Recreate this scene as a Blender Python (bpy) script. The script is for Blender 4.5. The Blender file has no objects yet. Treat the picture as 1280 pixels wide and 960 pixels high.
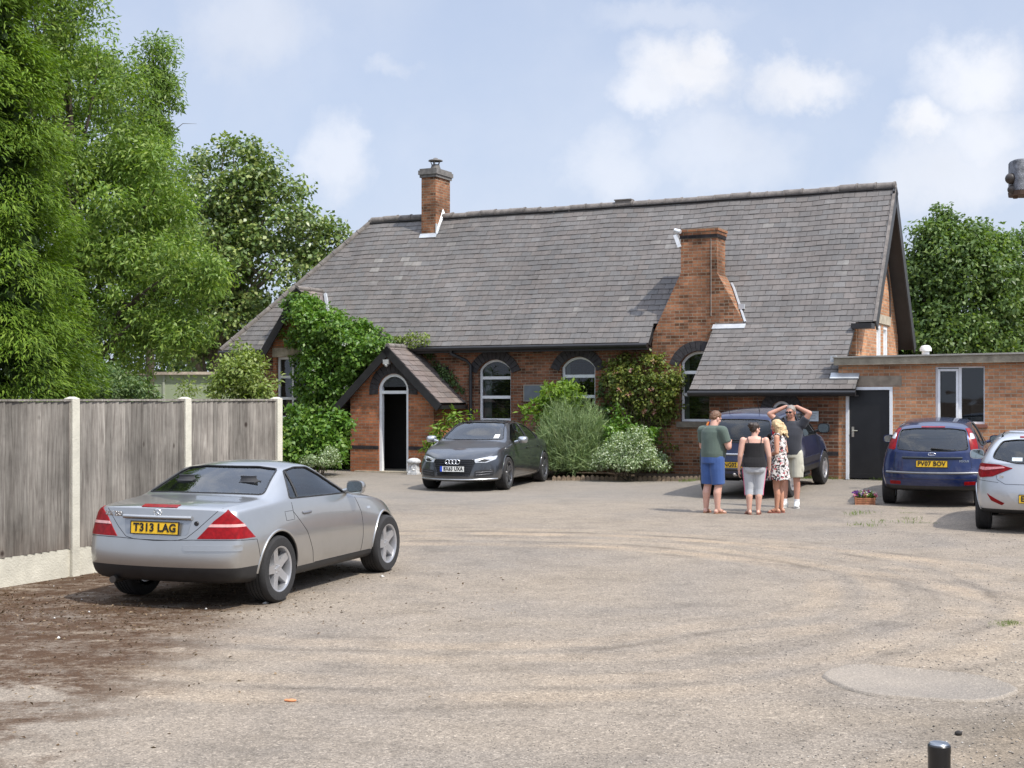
import bpy, bmesh, math, random
import numpy as np
from mathutils import Vector, Matrix, Euler
from mathutils.bvhtree import BVHTree
random.seed(7); RNG = np.random.default_rng(7)
scene = bpy.context.scene
COL = scene.collection
F, H, HOR = 1700.0, 1.92, 498.0          # focal length (px of 1280), eye height, horizon row of the photograph

def W(px, py, Y):
    return Vector(((px-640)*Y/F, Y, H-(py-HOR)*Y/F))
def G(px, py, z=0.0):
    Y = (H-z)*F/(py-HOR)
    return Vector(((px-640)*Y/F, Y, z))

# ---------------------------------------------------------------- objects
def tag(o, label=None, cat=None, group=None, kind=None):
    if label: o['label'] = label
    if cat: o['category'] = cat
    if group: o['group'] = group
    if kind: o['kind'] = kind
    return o
def empty(name, loc, rz=0.0, label=None, cat=None, group=None):
    o = bpy.data.objects.new(name, None); COL.objects.link(o)
    o.location = loc; o.rotation_euler = (0, 0, rz); o.empty_display_size = 0.2
    return tag(o, label, cat, group)
def link(name, me, parent=None, loc=None):
    o = bpy.data.objects.new(name, me); COL.objects.link(o)
    if parent: o.parent = parent
    if loc is not None: o.location = loc
    return o
def shade(me, angle=35):
    if angle is None: return
    me.polygons.foreach_set('use_smooth', [True]*len(me.polygons))
    if angle < 180:
        me.set_sharp_from_angle(angle=math.radians(angle))
def box_uv(me, perm=None):
    uv = me.uv_layers.new(name='UVMap') if not me.uv_layers else me.uv_layers[0]
    vs = me.vertices
    for p in me.polygons:
        n = p.normal
        ax = max(range(3), key=lambda i: abs(n[i]))
        for li in p.loop_indices:
            c = vs[me.loops[li].vertex_index].co
            if ax == 0: uv.data[li].uv = (c.y, c.z)
            elif ax == 1: uv.data[li].uv = (c.x, c.z)
            else: uv.data[li].uv = (c.x, c.y)

class MB:
    def __init__(self): self.v = []; self.f = []; self.m = []
    def add(self, vs, fs, mi=0):
        b = len(self.v); self.v += [tuple(x) for x in vs]
        self.f += [tuple(i+b for i in q) for q in fs]; self.m += [mi]*len(fs); return self
    def box(self, lo, hi, mi=0, M=None):
        x0, y0, z0 = lo; x1, y1, z1 = hi
        vs = [Vector(p) for p in ((x0,y0,z0),(x1,y0,z0),(x1,y1,z0),(x0,y1,z0),(x0,y0,z1),(x1,y0,z1),(x1,y1,z1),(x0,y1,z1))]
        if M is not None: vs = [M @ p for p in vs]
        return self.add(vs, [(0,3,2,1),(4,5,6,7),(0,1,5,4),(1,2,6,5),(2,3,7,6),(3,0,4,7)], mi)
    def prism(self, poly, fn0, fn1, mi=0):
        """poly: 2D points; fn0/fn1 map a 2D point to the 3D near / far cap"""
        n = len(poly); a = [fn0(*p) for p in poly]; b = [fn1(*p) for p in poly]
        fs = [tuple(range(n))[::-1], tuple(range(n, 2*n))]
        fs += [(i, (i+1) % n, n+(i+1) % n, n+i) for i in range(n)]
        return self.add(a+b, fs, mi)
    def cone(self, p0, p1, r0, r1, n=12, caps=True, mi=0, side=None, sq=1.0):
        p0, p1 = Vector(p0), Vector(p1); d = (p1-p0)
        if d.length < 1e-9: return self
        d.normalize()
        s = Vector(side) if side is not None else (Vector((0,0,1)) if abs(d.z) < .9 else Vector((1,0,0)))
        a = (s - d*s.dot(d)).normalized(); b = d.cross(a)
        vs = []
        for p, r in ((p0, r0), (p1, r1)):
            for k in range(n):
                t = 2*math.pi*k/n
                vs.append(p + a*(r*math.cos(t)) + b*(r*sq*math.sin(t)))
        fs = [(k, (k+1) % n, n+(k+1) % n, n+k) for k in range(n)]
        if caps: fs += [tuple(range(n))[::-1], tuple(range(n, 2*n))]
        return self.add(vs, fs, mi)
    def tube(self, path, r, n=8, caps=True, mi=0, closed=False):
        P = [Vector(p) for p in path]; m = len(P)
        rr = r if isinstance(r, (list, tuple)) else [r]*m
        vs = []; prev = None
        for i in range(m):
            if closed: d = P[(i+1) % m]-P[i-1]
            else: d = P[min(i+1, m-1)]-P[max(i-1, 0)]
            if d.length < 1e-9: d = Vector((0,0,1))
            d.normalize()
            if prev is None:
                s = Vector((0,0,1)) if abs(d.z) < .9 else Vector((1,0,0))
            else: s = prev
            a = s - d*s.dot(d)
            if a.length < 1e-6: a = d.orthogonal()
            a.normalize(); b = d.cross(a); prev = a
            for k in range(n):
                t = 2*math.pi*k/n
                vs.append(P[i] + a*(rr[i]*math.cos(t)) + b*(rr[i]*math.sin(t)))
        fs = []
        for i in range(m if closed else m-1):
            j = (i+1) % m
            fs += [(i*n+k, i*n+(k+1) % n, j*n+(k+1) % n, j*n+k) for k in range(n)]
        if caps and not closed: fs += [tuple(range(n))[::-1], tuple(range((m-1)*n, m*n))]
        return self.add(vs, fs, mi)
    def lathe(self, prof, n=24, M=None, mi=0, arc=1.0):
        """prof: list of (r, h) about z"""
        m = len(prof); vs = []; full = arc >= .999
        nn = n if full else n+1
        for k in range(nn):
            t = 2*math.pi*arc*k/n
            for r, h in prof:
                p = Vector((r*math.cos(t), r*math.sin(t), h))
                vs.append(M @ p if M is not None else p)
        fs = []
        for k in range(n):
            j = (k+1) % nn
            for i in range(m-1):
                fs.append((k*m+i, j*m+i, j*m+i+1, k*m+i+1))
        return self.add(vs, fs, mi)
    def ell(self, c, r, n=16, m=10, M=None, mi=0):
        c = Vector(c); vs = []; fs = []
        for i in range(m+1):
            ph = math.pi*i/m
            for k in range(n):
                t = 2*math.pi*k/n
                p = Vector((r[0]*math.sin(ph)*math.cos(t), r[1]*math.sin(ph)*math.sin(t), r[2]*math.cos(ph)))
                if M is not None: p = M @ p
                vs.append(c+p)
        for i in range(m):
            for k in range(n):
                a, b2 = i*n+k, i*n+(k+1) % n
                q = (a, a+n, b2+n, b2)
                fs.append(q)
        return self.add(vs, fs, mi)
    def mesh(self, name='mesh', mats=None):
        me = bpy.data.meshes.new(name); me.from_pydata(self.v, [], self.f)
        for m in (mats or []): me.materials.append(m)
        if mats and len(mats) > 1: me.polygons.foreach_set('material_index', self.m)
        me.validate(); me.update(); return me
    def build(self, name, mat, parent=None, loc=None, smooth=None, uv=False, weld=False, fixn=True):
        mats = mat if isinstance(mat, (list, tuple)) else [mat]
        me = self.mesh(name, mats)
        if weld or fixn:
            bm = bmesh.new(); bm.from_mesh(me)
            if weld: bmesh.ops.remove_doubles(bm, verts=bm.verts, dist=1e-5)
            if fixn: bmesh.ops.recalc_face_normals(bm, faces=bm.faces)
            bm.to_mesh(me); bm.free()
        if smooth: shade(me, smooth)
        if uv: box_uv(me)
        return link(name, me, parent, loc)

class Multi:
    """like MB, but every piece becomes an object of its own"""
    def __init__(self): self.l = []
    def tube(self, *a, **k): m = MB(); m.tube(*a, **k); self.l.append(m); return self
    def box(self, *a, **k): m = MB(); m.box(*a, **k); self.l.append(m); return self
    def build(self, name, *a, **k): return [m.build(name, *a, **k) for m in self.l]

def evaluated(me, mods):
    """run modifiers (list of (type, dict)) on a mesh and return the resulting mesh"""
    o = bpy.data.objects.new('tmp', me); COL.objects.link(o)
    for t, kw in mods:
        m = o.modifiers.new('m', t)
        for k, v in kw.items(): setattr(m, k, v)
    dg = bpy.context.evaluated_depsgraph_get(); dg.update()
    ev = o.evaluated_get(dg)
    out = bpy.data.meshes.new_from_object(ev, preserve_all_data_layers=True, depsgraph=dg)
    bpy.data.objects.remove(o)
    return out
def boolean(me, cutters, op='DIFFERENCE', solver='EXACT'):
    obs = []
    mods = []
    for c in cutters:
        o = bpy.data.objects.new('cut', c); COL.objects.link(o); obs.append(o)
        mods.append(('BOOLEAN', dict(operation=op, object=o, solver=solver)))
    out = evaluated(me, mods)
    for o in obs: bpy.data.objects.remove(o)
    return out
def clip2(poly, a, b, c):
    """keep a*x+b*y+c >= 0"""
    out = []; n = len(poly)
    for i in range(n):
        p, q = poly[i], poly[(i+1) % n]
        dp = a*p[0]+b*p[1]+c; dq = a*q[0]+b*q[1]+c
        if dp >= 0: out.append(p)
        if (dp >= 0) != (dq >= 0):
            t = dp/(dp-dq); out.append((p[0]+(q[0]-p[0])*t, p[1]+(q[1]-p[1])*t))
    return out
def area2(p): return .5*sum(p[i][0]*p[(i+1) % len(p)][1]-p[(i+1) % len(p)][0]*p[i][1] for i in range(len(p)))

# ---------------------------------------------------------------- materials
class N:
    def __init__(self, mat):
        mat.use_nodes = True
        self.t = mat.node_tree; self.t.nodes.clear(); self.out = self.n('ShaderNodeOutputMaterial')
    def n(self, ty, **kw):
        nd = self.t.nodes.new(ty)
        for k, v in kw.items():
            if k.startswith('_'): setattr(nd, k[1:], v)
            else: self.set(nd, k, v)
        return nd
    def set(self, nd, k, v):
        s = nd.inputs[int(k[1:])] if (k[0] == 'i' and k[1:].isdigit()) else nd.inputs[k.replace('__', ' ')]
        if isinstance(v, bpy.types.NodeSocket): self.t.links.new(v, s)
        elif isinstance(v, bpy.types.Node): self.t.links.new(v.outputs[0], s)
        else:
            if s.type == 'RGBA' and len(v) == 3: v = (*v, 1)
            s.default_value = v
    def math(self, op, a, b=None, c=None, clamp=False):
        nd = self.t.nodes.new('ShaderNodeMath'); nd.operation = op; nd.use_clamp = clamp
        for i, x in enumerate((a, b, c)):
            if x is not None: self.set(nd, f'i{i}', x)
        return nd.outputs[0]
    def vmath(self, op, a, b=None, out=0):
        nd = self.t.nodes.new('ShaderNodeVectorMath'); nd.operation = op
        self.set(nd, 'i0', a)
        if b is not None: self.set(nd, 'i1', b)
        return nd.outputs[out]
    def mix(self, fac, a, b, mode='MIX'):
        nd = self.t.nodes.new('ShaderNodeMix'); nd.data_type = 'RGBA'; nd.blend_type = mode
        self.set(nd, 'i0', fac); self.set(nd, 'i6', a); self.set(nd, 'i7', b)
        return nd.outputs[2]
    def ramp(self, fac, stops, interp='LINEAR'):
        nd = self.t.nodes.new('ShaderNodeValToRGB'); cr = nd.color_ramp; cr.interpolation = interp
        while len(cr.elements) < len(stops): cr.elements.new(.5)
        for e, (p, c) in zip(cr.elements, stops):
            e.position = p; e.color = (c, c, c, 1) if isinstance(c, (int, float)) else (*c, 1)
        self.set(nd, 'i0', fac); return nd.outputs[0]
    def mr(self, v, a, b, c=0.0, d=1.0):
        nd = self.t.nodes.new('ShaderNodeMapRange'); nd.clamp = True; nd.interpolation_type = 'SMOOTHSTEP'
        for i, x in enumerate((v, a, b, c, d)): self.set(nd, f'i{i}', x)
        return nd.outputs[0]
    def noise(self, vec, scale, detail=4.0, rough=.55, dist=0.0, color=False):
        nd = self.n('ShaderNodeTexNoise', Scale=scale, Detail=detail, Roughness=rough, Distortion=dist)
        if vec is not None: self.set(nd, 'Vector', vec)
        return nd.outputs['Color' if color else 0]
    def coord(self, which='Object'): return self.n('ShaderNodeTexCoord').outputs[which]
    def geo(self, which): return self.n('ShaderNodeNewGeometry').outputs[which]
    def bump(self, h, dist=.01, strength=1.0):
        return self.n('ShaderNodeBump', Height=h, Distance=dist, Strength=strength).outputs[0]
    def bsdf(self, **kw):
        nd = self.n('ShaderNodeBsdfPrincipled', **kw)
        self.t.links.new(nd.outputs[0], self.out.inputs[0]); return nd
def newmat(name): m = bpy.data.materials.new(name); return m, N(m)
def hexc(r, g, b):
    f = lambda c: (c/255/12.92) if c/255 <= .04045 else ((c/255+.055)/1.055)**2.4
    return (f(r), f(g), f(b))
def M_plain(name, col, rough=.6, metal=0.0, var=.18, scale=6.0, bump=0.0, coat=0.0, spec=.5, detail=5.0, bscale=None):
    m, n = newmat(name); co = n.coord()
    nz = n.noise(co, scale, detail)
    f = n.ramp(nz, [(.25, 1-var), (.75, 1+var)])
    c = n.mix(1.0, col, f, 'MULTIPLY')
    b = n.bsdf(Base__Color=c, Roughness=rough, Metallic=metal)
    n.set(b, 'Coat Weight', coat); n.set(b, 'Specular IOR Level', spec); n.set(b, 'Coat Roughness', .04)
    if bump: n.set(b, 'Normal', n.bump(n.noise(co, bscale or scale*6, 3), bump))
    return m
def M_brick(name, c1, c2, mortar, dark=.35, dirt=.5):
    m, n = newmat(name); uv = n.coord('UV'); obj = n.coord()
    wob = n.vmath('SCALE', n.noise(uv, 3.0, 2, color=True)); 
    wob.node.inputs['Scale'].default_value = .006
    v = n.vmath('ADD', uv, wob)
    br = n.n('ShaderNodeTexBrick', Vector=v, Scale=1.0, Color1=c1, Color2=c2, Mortar=mortar)
    n.set(br, 'Mortar Size', .008); n.set(br, 'Brick Width', .225); n.set(br, 'Row Height', .075); n.set(br, 'Bias', -.1); n.set(br, 'Mortar Smooth', .15)
    # per-brick tone from the cell the point lies in
    sx = n.n('ShaderNodeSeparateXYZ', Vector=v)
    row = n.math('FLOOR', n.math('DIVIDE', sx.outputs[1], .075))
    off = n.math('MULTIPLY', n.math('MODULO', row, 2.0), .5)
    colm = n.math('FLOOR', n.math('ADD', n.math('DIVIDE', sx.outputs[0], .225), off))
    cv = n.n('ShaderNodeCombineXYZ', X=row, Y=colm)
    wn = n.n('ShaderNodeTexWhiteNoise', Vector=cv).outputs[0]
    tone = n.ramp(wn, [(0, 1-dark), (.25, .9), (.6, 1.0), (1, 1.22)])
    base = n.mix(n.math('SUBTRACT', 1.0, br.outputs['Fac']), br.outputs[0], n.mix(1.0, br.outputs[0], tone, 'MULTIPLY'))
    soot = n.ramp(n.noise(obj, .9, 6, .65), [(.38, 1-dirt), (.62, 1.08)])
    eff = n.math('MULTIPLY', n.ramp(n.noise(obj, 1.4, 7, .75), [(.56, 0), (.70, 1)]), .30*dirt)
    base = n.mix(eff, base, (.42, .37, .31))
    fine = n.ramp(n.noise(obj, 22, 4), [(.25, .82), (.75, 1.15)])
    c = n.mix(1.0, n.mix(1.0, base, soot, 'MULTIPLY'), fine, 'MULTIPLY')
    hgt = n.math('ADD', n.math('MULTIPLY', n.math('SUBTRACT', 1.0, br.outputs['Fac']), 1.0), n.math('MULTIPLY', n.noise(obj, 60, 3), .4))
    b = n.bsdf(Base__Color=c, Roughness=.9, Normal=n.bump(hgt, .008)); n.set(b, 'Specular IOR Level', .2)
    return m
def M_slate(name, base, pale, paleamt=.06):
    m, n = newmat(name); obj = n.coord(); r = n.geo('Random Per Island')
    tone = n.ramp(r, [(0, .90), (.3, .97), (.7, 1.02), (.93, 1.07), (1, 1.22)])
    r2 = n.math('FRACT', n.math('MULTIPLY', r, 37.7))
    hue = n.mix(n.math('MULTIPLY', r2, .7), base, tuple(x*y for x, y in zip(base, (1.12, 1.0, .93))))
    c = n.mix(1.0, hue, tone, 'MULTIPLY')
    isp = n.math('MULTIPLY', n.math('GREATER_THAN', n.math('FRACT', n.math('MULTIPLY', r, 91.3)), 1-paleamt*6), n.ramp(n.noise(obj, .45, 3), [(.52, .06), (.60, 1)]))
    c = n.mix(n.math('MULTIPLY', isp, .42), c, pale)
    lich = n.ramp(n.noise(obj, 9, 7, .7), [(.6, 0), (.72, 1)])
    c = n.mix(n.math('MULTIPLY', lich, .35), c, pale)
    moss = n.math('MULTIPLY', n.ramp(n.noise(obj, 1.6, 7, .75), [(.58, 0), (.72, 1)]), .4)
    c = n.mix(moss, c, (.075, .07, .055))
    big = n.ramp(n.noise(obj, .55, 5, .6), [(.3, .82), (.7, 1.15)])
    c = n.mix(1.0, c, big, 'MULTIPLY')
    st = n.n('ShaderNodeMapping'); n.set(st, 'Vector', obj); st.inputs['Scale'].default_value = (7, .6, .6)
    c = n.mix(1.0, c, n.ramp(n.noise(st.outputs[0], 1.5, 5), [(.3, .86), (.7, 1.1)]), 'MULTIPLY')
    b = n.bsdf(Base__Color=c, Roughness=.62, Normal=n.bump(n.noise(obj, 40, 4), .004)); n.set(b, 'Specular IOR Level', .35)
    return m
def M_leaf(name, c1, c2, c3=None, trans=.35, rough=.5, spec=.35):
    m, n = newmat(name); r = n.geo('Random Per Island'); co = n.coord()
    c = n.ramp(r, [(0, c1), (.55, c2), (1, c3 or c2)])
    c = n.mix(1.0, c, n.ramp(n.noise(co, .8, 3), [(.3, .75), (.7, 1.2)]), 'MULTIPLY')
    b = n.n('ShaderNodeBsdfPrincipled', Base__Color=c, Roughness=rough); n.set(b, 'Specular IOR Level', spec)
    tr = n.n('ShaderNodeBsdfTranslucent', Color=n.mix(1.0, c, (1.15, 1.25, .45), 'MULTIPLY'))
    mx = n.n('ShaderNodeMixShader', i0=trans); n.t.links.new(b.outputs[0], mx.inputs[1]); n.t.links.new(tr.outputs[0], mx.inputs[2])
    n.t.links.new(mx.outputs[0], n.out.inputs[0]); return m
def M_glass(name, tint=(.25, .28, .27), amt=.75, refl=1.0, rough=.02):
    m, n = newmat(name)
    co = n.coord()
    tr = n.n('ShaderNodeBsdfTransparent', Color=tint)
    gl = n.n('ShaderNodeBsdfGlossy', Color=(.95, .97, 1), Roughness=rough, Normal=n.bump(n.noise(co, 1.3, 2), .004))
    fr = n.n('ShaderNodeFresnel', IOR=1.55)
    f = n.math('MULTIPLY_ADD', fr.outputs[0], refl, .02, clamp=True)
    mx = n.n('ShaderNodeMixShader', i0=f); n.t.links.new(tr.outputs[0], mx.inputs[1]); n.t.links.new(gl.outputs[0], mx.inputs[2])
    df = n.n('ShaderNodeBsdfDiffuse', Color=n.mix(n.noise(co, 5, 4), (.03, .035, .035), (.06, .065, .06)))
    m2 = n.n('ShaderNodeMixShader', i0=1-amt); n.t.links.new(mx.outputs[0], m2.inputs[1]); n.t.links.new(df.outputs[0], m2.inputs[2])
    n.t.links.new(m2.outputs[0], n.out.inputs[0]); return m
def M_paint(name, col, metal=.6, rough=.32, flake=.06):
    m, n = newmat(name); co = n.coord()
    vor = n.n('ShaderNodeTexVoronoi', Vector=co, Scale=900.0)
    c = n.mix(n.math('MULTIPLY', n.noise(co, 2.0, 3), flake*3), col, tuple(min(1, x*1.15+.004) for x in col))
    dust = n.ramp(n.noise(co, 5.5, 6, .7), [(.45, 0), (.8, .25)])
    c = n.mix(dust, c, tuple(.5*x+.5*y for x, y in zip(col, (.3, .27, .22))))
    sz = n.n('ShaderNodeSeparateXYZ', Vector=co)
    low = n.mr(n.math('ADD', sz.outputs[2], n.math('MULTIPLY', n.noise(co, 7, 4), .25)), .25, .6, .35, 0.0)
    c = n.mix(low, c, (.20, .175, .14))
    b = n.bsdf(Base__Color=c, Metallic=metal, Roughness=n.mix(low, (rough,)*3, (.6,)*3)); n.set(b, 'Coat Weight', .9); n.set(b, 'Coat Roughness', .05)
    return m

mt = {}
mt['brick'] = M_brick('brick_hall', (.29, .118, .062), (.175, .085, .055), (.30, .245, .18), .6, .55)
mt['brick_annexe'] = M_brick('brick_annexe', (.52, .26, .135), (.42, .19, .10), (.44, .37, .28), .28, .2)
mt['brick_porch'] = M_brick('brick_porch', (.46, .175, .08), (.36, .13, .066), (.32, .25, .18), .35, .28)
mt['brick_stack'] = M_brick('brick_stack', (.42, .19, .098), (.27, .118, .066), (.36, .30, .22), .6, .5)
mt['brick_dark'] = M_brick('brick_dark', (.045, .038, .04), (.03, .027, .03), (.07, .06, .055), .4, .3)
mt['slate'] = M_slate('slate', (.140, .133, .127), (.31, .29, .26), .014)
mt['slate_porch'] = M_slate('slate_porch', (.17, .145, .135), (.35, .31, .27), .03)
mt['ridge'] = M_plain('ridge_tile', (.17, .15, .135), .85, 0, .45, 7, .01)
mt['lead'] = M_plain('lead', (.5, .52, .54), .45, .3, .2, 5)
mt['black_paint'] = M_plain('black_paint', (.018, .017, .018), .45, 0, .3, 5)
mt['white_paint'] = M_plain('white_paint', (.78, .79, .80), .45, 0, .08, 9)
mt['dark_room'] = M_plain('dark_interior', (.05, .047, .043), .9)
mt['stone'] = M_plain('stone', (.38, .33, .25), .9, 0, .35, 8, .01)
mt['concrete'] = M_plain('concrete', (.56, .53, .44), .9, 0, .16, 5, .006, bscale=60)
mt['felt'] = M_plain('roof_felt', (.30, .285, .255), .95, 0, .3, 3)
mt['fascia'] = M_plain('concrete_fascia', (.27, .235, .175), .9, 0, .4, 4, .01)
mt['glass_house'] = M_glass('window_glass', (.5, .52, .52), .93, .9)
mt['curtain'] = M_plain('curtain', (.5, .55, .52), .9, 0, .25, 10)
mt['steel'] = M_plain('steel', (.45, .46, .47), .35, .9, .2, 8)
def solid(mb):
    me = mb.mesh(); bm = bmesh.new(); bm.from_mesh(me); bmesh.ops.recalc_face_normals(bm, faces=bm.faces); bm.to_mesh(me); bm.free(); return me
# ================================================================= camera, sun, sky
cam = bpy.data.cameras.new('camera'); camo = bpy.data.objects.new('camera', cam); COL.objects.link(camo)
camo.location = (0, 0, H); camo.rotation_euler = (math.radians(90), 0, 0)
cam.sensor_width = 36; cam.lens = 36*F/1280; cam.shift_y = (HOR-480)/1280; cam.clip_start = .1; cam.clip_end = 6000
scene.camera = camo
scene.view_settings.view_transform = 'Standard'; scene.view_settings.look = 'None'
scene.view_settings.exposure = 0.62; scene.view_settings.gamma = 1
SUN_EL = math.radians(54); SH = Vector((.74, -.673)).normalized()
SUN = Vector((SH.x*math.cos(SUN_EL), SH.y*math.cos(SUN_EL), math.sin(SUN_EL)))
sl = bpy.data.lights.new('sun', 'SUN'); sl.energy = 3.0; sl.angle = math.radians(.53); sl.color = (1, .955, .87)
so = bpy.data.objects.new('sun', sl); COL.objects.link(so); so.rotation_euler = (-SUN).to_track_quat('-Z', 'Y').to_euler()
so.location = SUN*30

world = bpy.data.worlds.new('World'); scene.world = world; world.use_nodes = True
class NW(N):
    def __init__(self, w): self.t = w.node_tree; self.t.nodes.clear(); self.out = self.n('ShaderNodeOutputWorld')
n = NW(world)
sky = n.n('ShaderNodeTexSky', _sky_type='NISHITA', _sun_disc=False, _sun_elevation=SUN_EL,
          _sun_rotation=math.atan2(SH.x, SH.y), _air_density=1.0, _dust_density=2.2, _ozone_density=1.6, _altitude=60)
dirv = n.coord('Generated')
sx = n.n('ShaderNodeSeparateXYZ', Vector=dirv); dz = sx.outputs[2]
warp = n.vmath('SUBTRACT', n.noise(dirv, 15, 8, .62, color=True), (.5, .5, .5))
wv = n.vmath('SCALE', warp); wv.node.inputs['Scale'].default_value = .085
dw = n.vmath('ADD', dirv, wv)
def cdir(px, py): return Vector(((px-640)/F, 1, -(py-HOR)/F)).normalized()
CL = [(850, 88, .048, .032, 1.0), (812, 112, .04, .024, .85), (880, 60, .026, .026, 1.0), (885, 180, .055, .04, .5), (1000, 100, .045, .022, .9), (965, 88, .03, .02, .7), (930, 195, .05, .03, .4), (1232, 92, .05, .035, .9), (1158, 160, .028, .024, 1.0),
      (1238, 165, .055, .04, .8), (1200, 215, .08, .035, .7), (770, 215, .05, .04, .55), (432, 208, .032, .034, .6), (450, 180, .015, .013, .5), (320, 20, .06, .05, .5), (290, 40, .03, .03, .4), (500, 95, .025, .012, .4),
      (1090, 240, .06, .02, .5), (640, 330, .12, .03, .3), (840, 10, .07, .015, .35), (-300, 120, .14, .07, .8), (1700, 60, .2, .08, .9), (2300, 250, .3, .1, .8)]
tot = None
for px, py, rx, rz, a in CL:
    c = cdir(px, py)
    rel = n.vmath('SUBTRACT', dw, tuple(c))
    mp = n.vmath('MULTIPLY', rel, (1/rx, 1/rx, 1/rz))
    d = n.vmath('LENGTH', mp, out=1)
    v = n.math('MULTIPLY', n.mr(d, 1.25, .2), a*.92)
    tot = v if tot is None else n.math('MAXIMUM', tot, v)
# general broken cloud over the rest of the dome (seen in reflections) and a thin veil
gen = n.math('MULTIPLY', n.mr(n.noise(dirv, 3.2, 8, .6), .50, .66), n.mr(dz, .30, .5))
veil = n.math('MULTIPLY', n.mr(n.noise(dirv, 5.0, 6, .6), .35, .75), .22)
tot = n.math('MAXIMUM', n.math('MAXIMUM', tot, n.math('MULTIPLY', gen, .8)), veil)
skyc = n.mix(1.0, sky.outputs[0], (.86, .93, 1.06), 'MULTIPLY')
hz = n.mr(dz, .30, .0)
skyc = n.mix(n.math('MULTIPLY_ADD', hz, .18, .66), skyc, (4.4, 4.95, 6.05))
shade_ = n.ramp(n.noise(dw, 9, 5), [(.3, .88), (.65, 1.0)])
cloudc = n.mix(1.0, (6.5, 6.6, 6.95), shade_, 'MULTIPLY')
final = n.mix(tot, skyc, cloudc)
upb = n.math('MULTIPLY_ADD', n.mr(dz, .34, .75), 1.25, 1.0)  # sky overhead, out of view, brightened to add fill light in the shade
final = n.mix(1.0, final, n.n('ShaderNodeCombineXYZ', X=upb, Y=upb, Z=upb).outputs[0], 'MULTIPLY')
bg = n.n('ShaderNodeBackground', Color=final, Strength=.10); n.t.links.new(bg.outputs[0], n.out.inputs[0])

# ================================================================= building frame
BE, BB = Vector((.898, -.440)), Vector((.440, .898)); P0 = Vector((4.08, 33.0))
BRZ = math.atan2(-.440, .898)
def BW(s, t, z=0.0): return Vector((P0.x+BE.x*s+BB.x*t, P0.y+BE.y*s+BB.y*t, z))
def S(px, t):
    k = (px-640)/F
    return (P0.y*k+BB.y*k*t-P0.x-BB.x*t)/(BE.x-BE.y*k)
def ZZ(px, py, t):
    p = BW(S(px, t), t); return H-(py-HOR)*p.y/F
def bst(x, y):
    d = Vector((x-P0.x, y-P0.y)); return d.dot(BE), d.dot(BB)
def sm(x): x = min(1, max(0, x)); return x*x*(3-2*x)
def gz(x, y):
    s, t = bst(x, y)
    return .15*sm((t+7.0)/4.0)*sm((s-.3)/2.0)
FD = Vector((.438, .899)).normalized(); FP1 = Vector((-4.756, 14.7)); FN = Vector((FD.y, -FD.x))
FENCE_SP = 1.86

# ================================================================= ground
def axis(a, b, st, far): return [-far, -far/3, a*2, *[a+st*i for i in range(int((b-a)/st)+1)], b*2, far/3, far]
gx = axis(-24, 24, 1.0, 3000); gy = [-3000, -600, -60, -10, *[0+1.0*i for i in range(50)], 80, 160, 500, 1200, 4000]
g = MB(); g.v = [(x, y, gz(x, y)) for y in gy for x in gx]
nx = len(gx)
g.f = [(j*nx+i, j*nx+i+1, (j+1)*nx+i+1, (j+1)*nx+i) for j in range(len(gy)-1) for i in range(nx-1)]; g.m = [0]*len(g.f)
m, n = newmat('gravel_ground'); co = n.coord(); sx = n.n('ShaderNodeSeparateXYZ', Vector=co)
cb = n.ramp(n.noise(co, .33, 7, .62, .6), [(.30, (.205, .178, .150)), (.5, (.246, .206, .163)), (.68, (.275, .226, .172))])
cb = n.mix(1.0, cb, n.ramp(n.noise(co, 1.7, 7, .7), [(.27, .76), (.48, 1.0), (.75, 1.13)]), 'MULTIPLY')
strm = n.n('ShaderNodeMapping', Vector=co); strm.inputs['Scale'].default_value = (.8, 1.7, 1); strm.inputs['Rotation'].default_value = (0, 0, .25)
cb = n.mix(1.0, cb, n.ramp(n.noise(strm.outputs[0], 2.2, 6, .7), [(.3, .91), (.5, 1.0), (.72, 1.06)]), 'MULTIPLY')
# tyre-worn arcs where cars swing round
wx = n.vmath('ADD', co, n.vmath('MULTIPLY', n.vmath('SUBTRACT', n.noise(co, .5, 3, color=True), (.5, .5, .5)), (.7, .7, 0)))
for cx, cy, bands in ((-.6, 14.3, (3.75, 4.35, 5.1, 5.65)), (-1.2, 12.0, (5.9, 7.4))):
    d = n.vmath('LENGTH', n.vmath('MULTIPLY', n.vmath('SUBTRACT', wx, (cx, cy, 0)), (1, 1, 0)), out=1)
    for r in bands:
        e = n.math('ABSOLUTE', n.math('SUBTRACT', d, r))
        bnd = n.math('MULTIPLY', n.mr(e, .26, .08), n.ramp(n.noise(co, .9, 4), [(.34, .12), (.56, .75)]))
        cb = n.mix(bnd, cb, n.mix(1.0, cb, (1.2, 1.15, 1.08), 'MULTIPLY'))
        rim = n.math('MULTIPLY', n.math('SUBTRACT', n.mr(e, .42, .28), n.mr(e, .28, .2)), n.ramp(n.noise(co, 1.1, 4), [(.42, .0), (.62, .42)]))
        cb = n.mix(rim, cb, n.mix(1.0, cb, (.62, .6, .58), 'MULTIPLY'))
v1 = n.n('ShaderNodeTexVoronoi', Vector=co, Scale=38.0); v2 = n.n('ShaderNodeTexVoronoi', Vector=co, Scale=105.0)
rc = n.n('ShaderNodeSeparateColor', Color=v1.outputs['Color']).outputs[0]
rc2 = n.n('ShaderNodeSeparateColor', Color=v2.outputs['Color']).outputs[0]
cb = n.mix(1.0, cb, n.ramp(rc2, [(0, .66), (.45, 1.0), (.9, 1.15), (1, 1.7)]), 'MULTIPLY')
cb = n.mix(.55, cb, n.mix(1.0, cb, n.ramp(rc, [(0, .55), (.12, .9), (.9, 1.08), (1, 1.5)]), 'MULTIPLY'))
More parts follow.
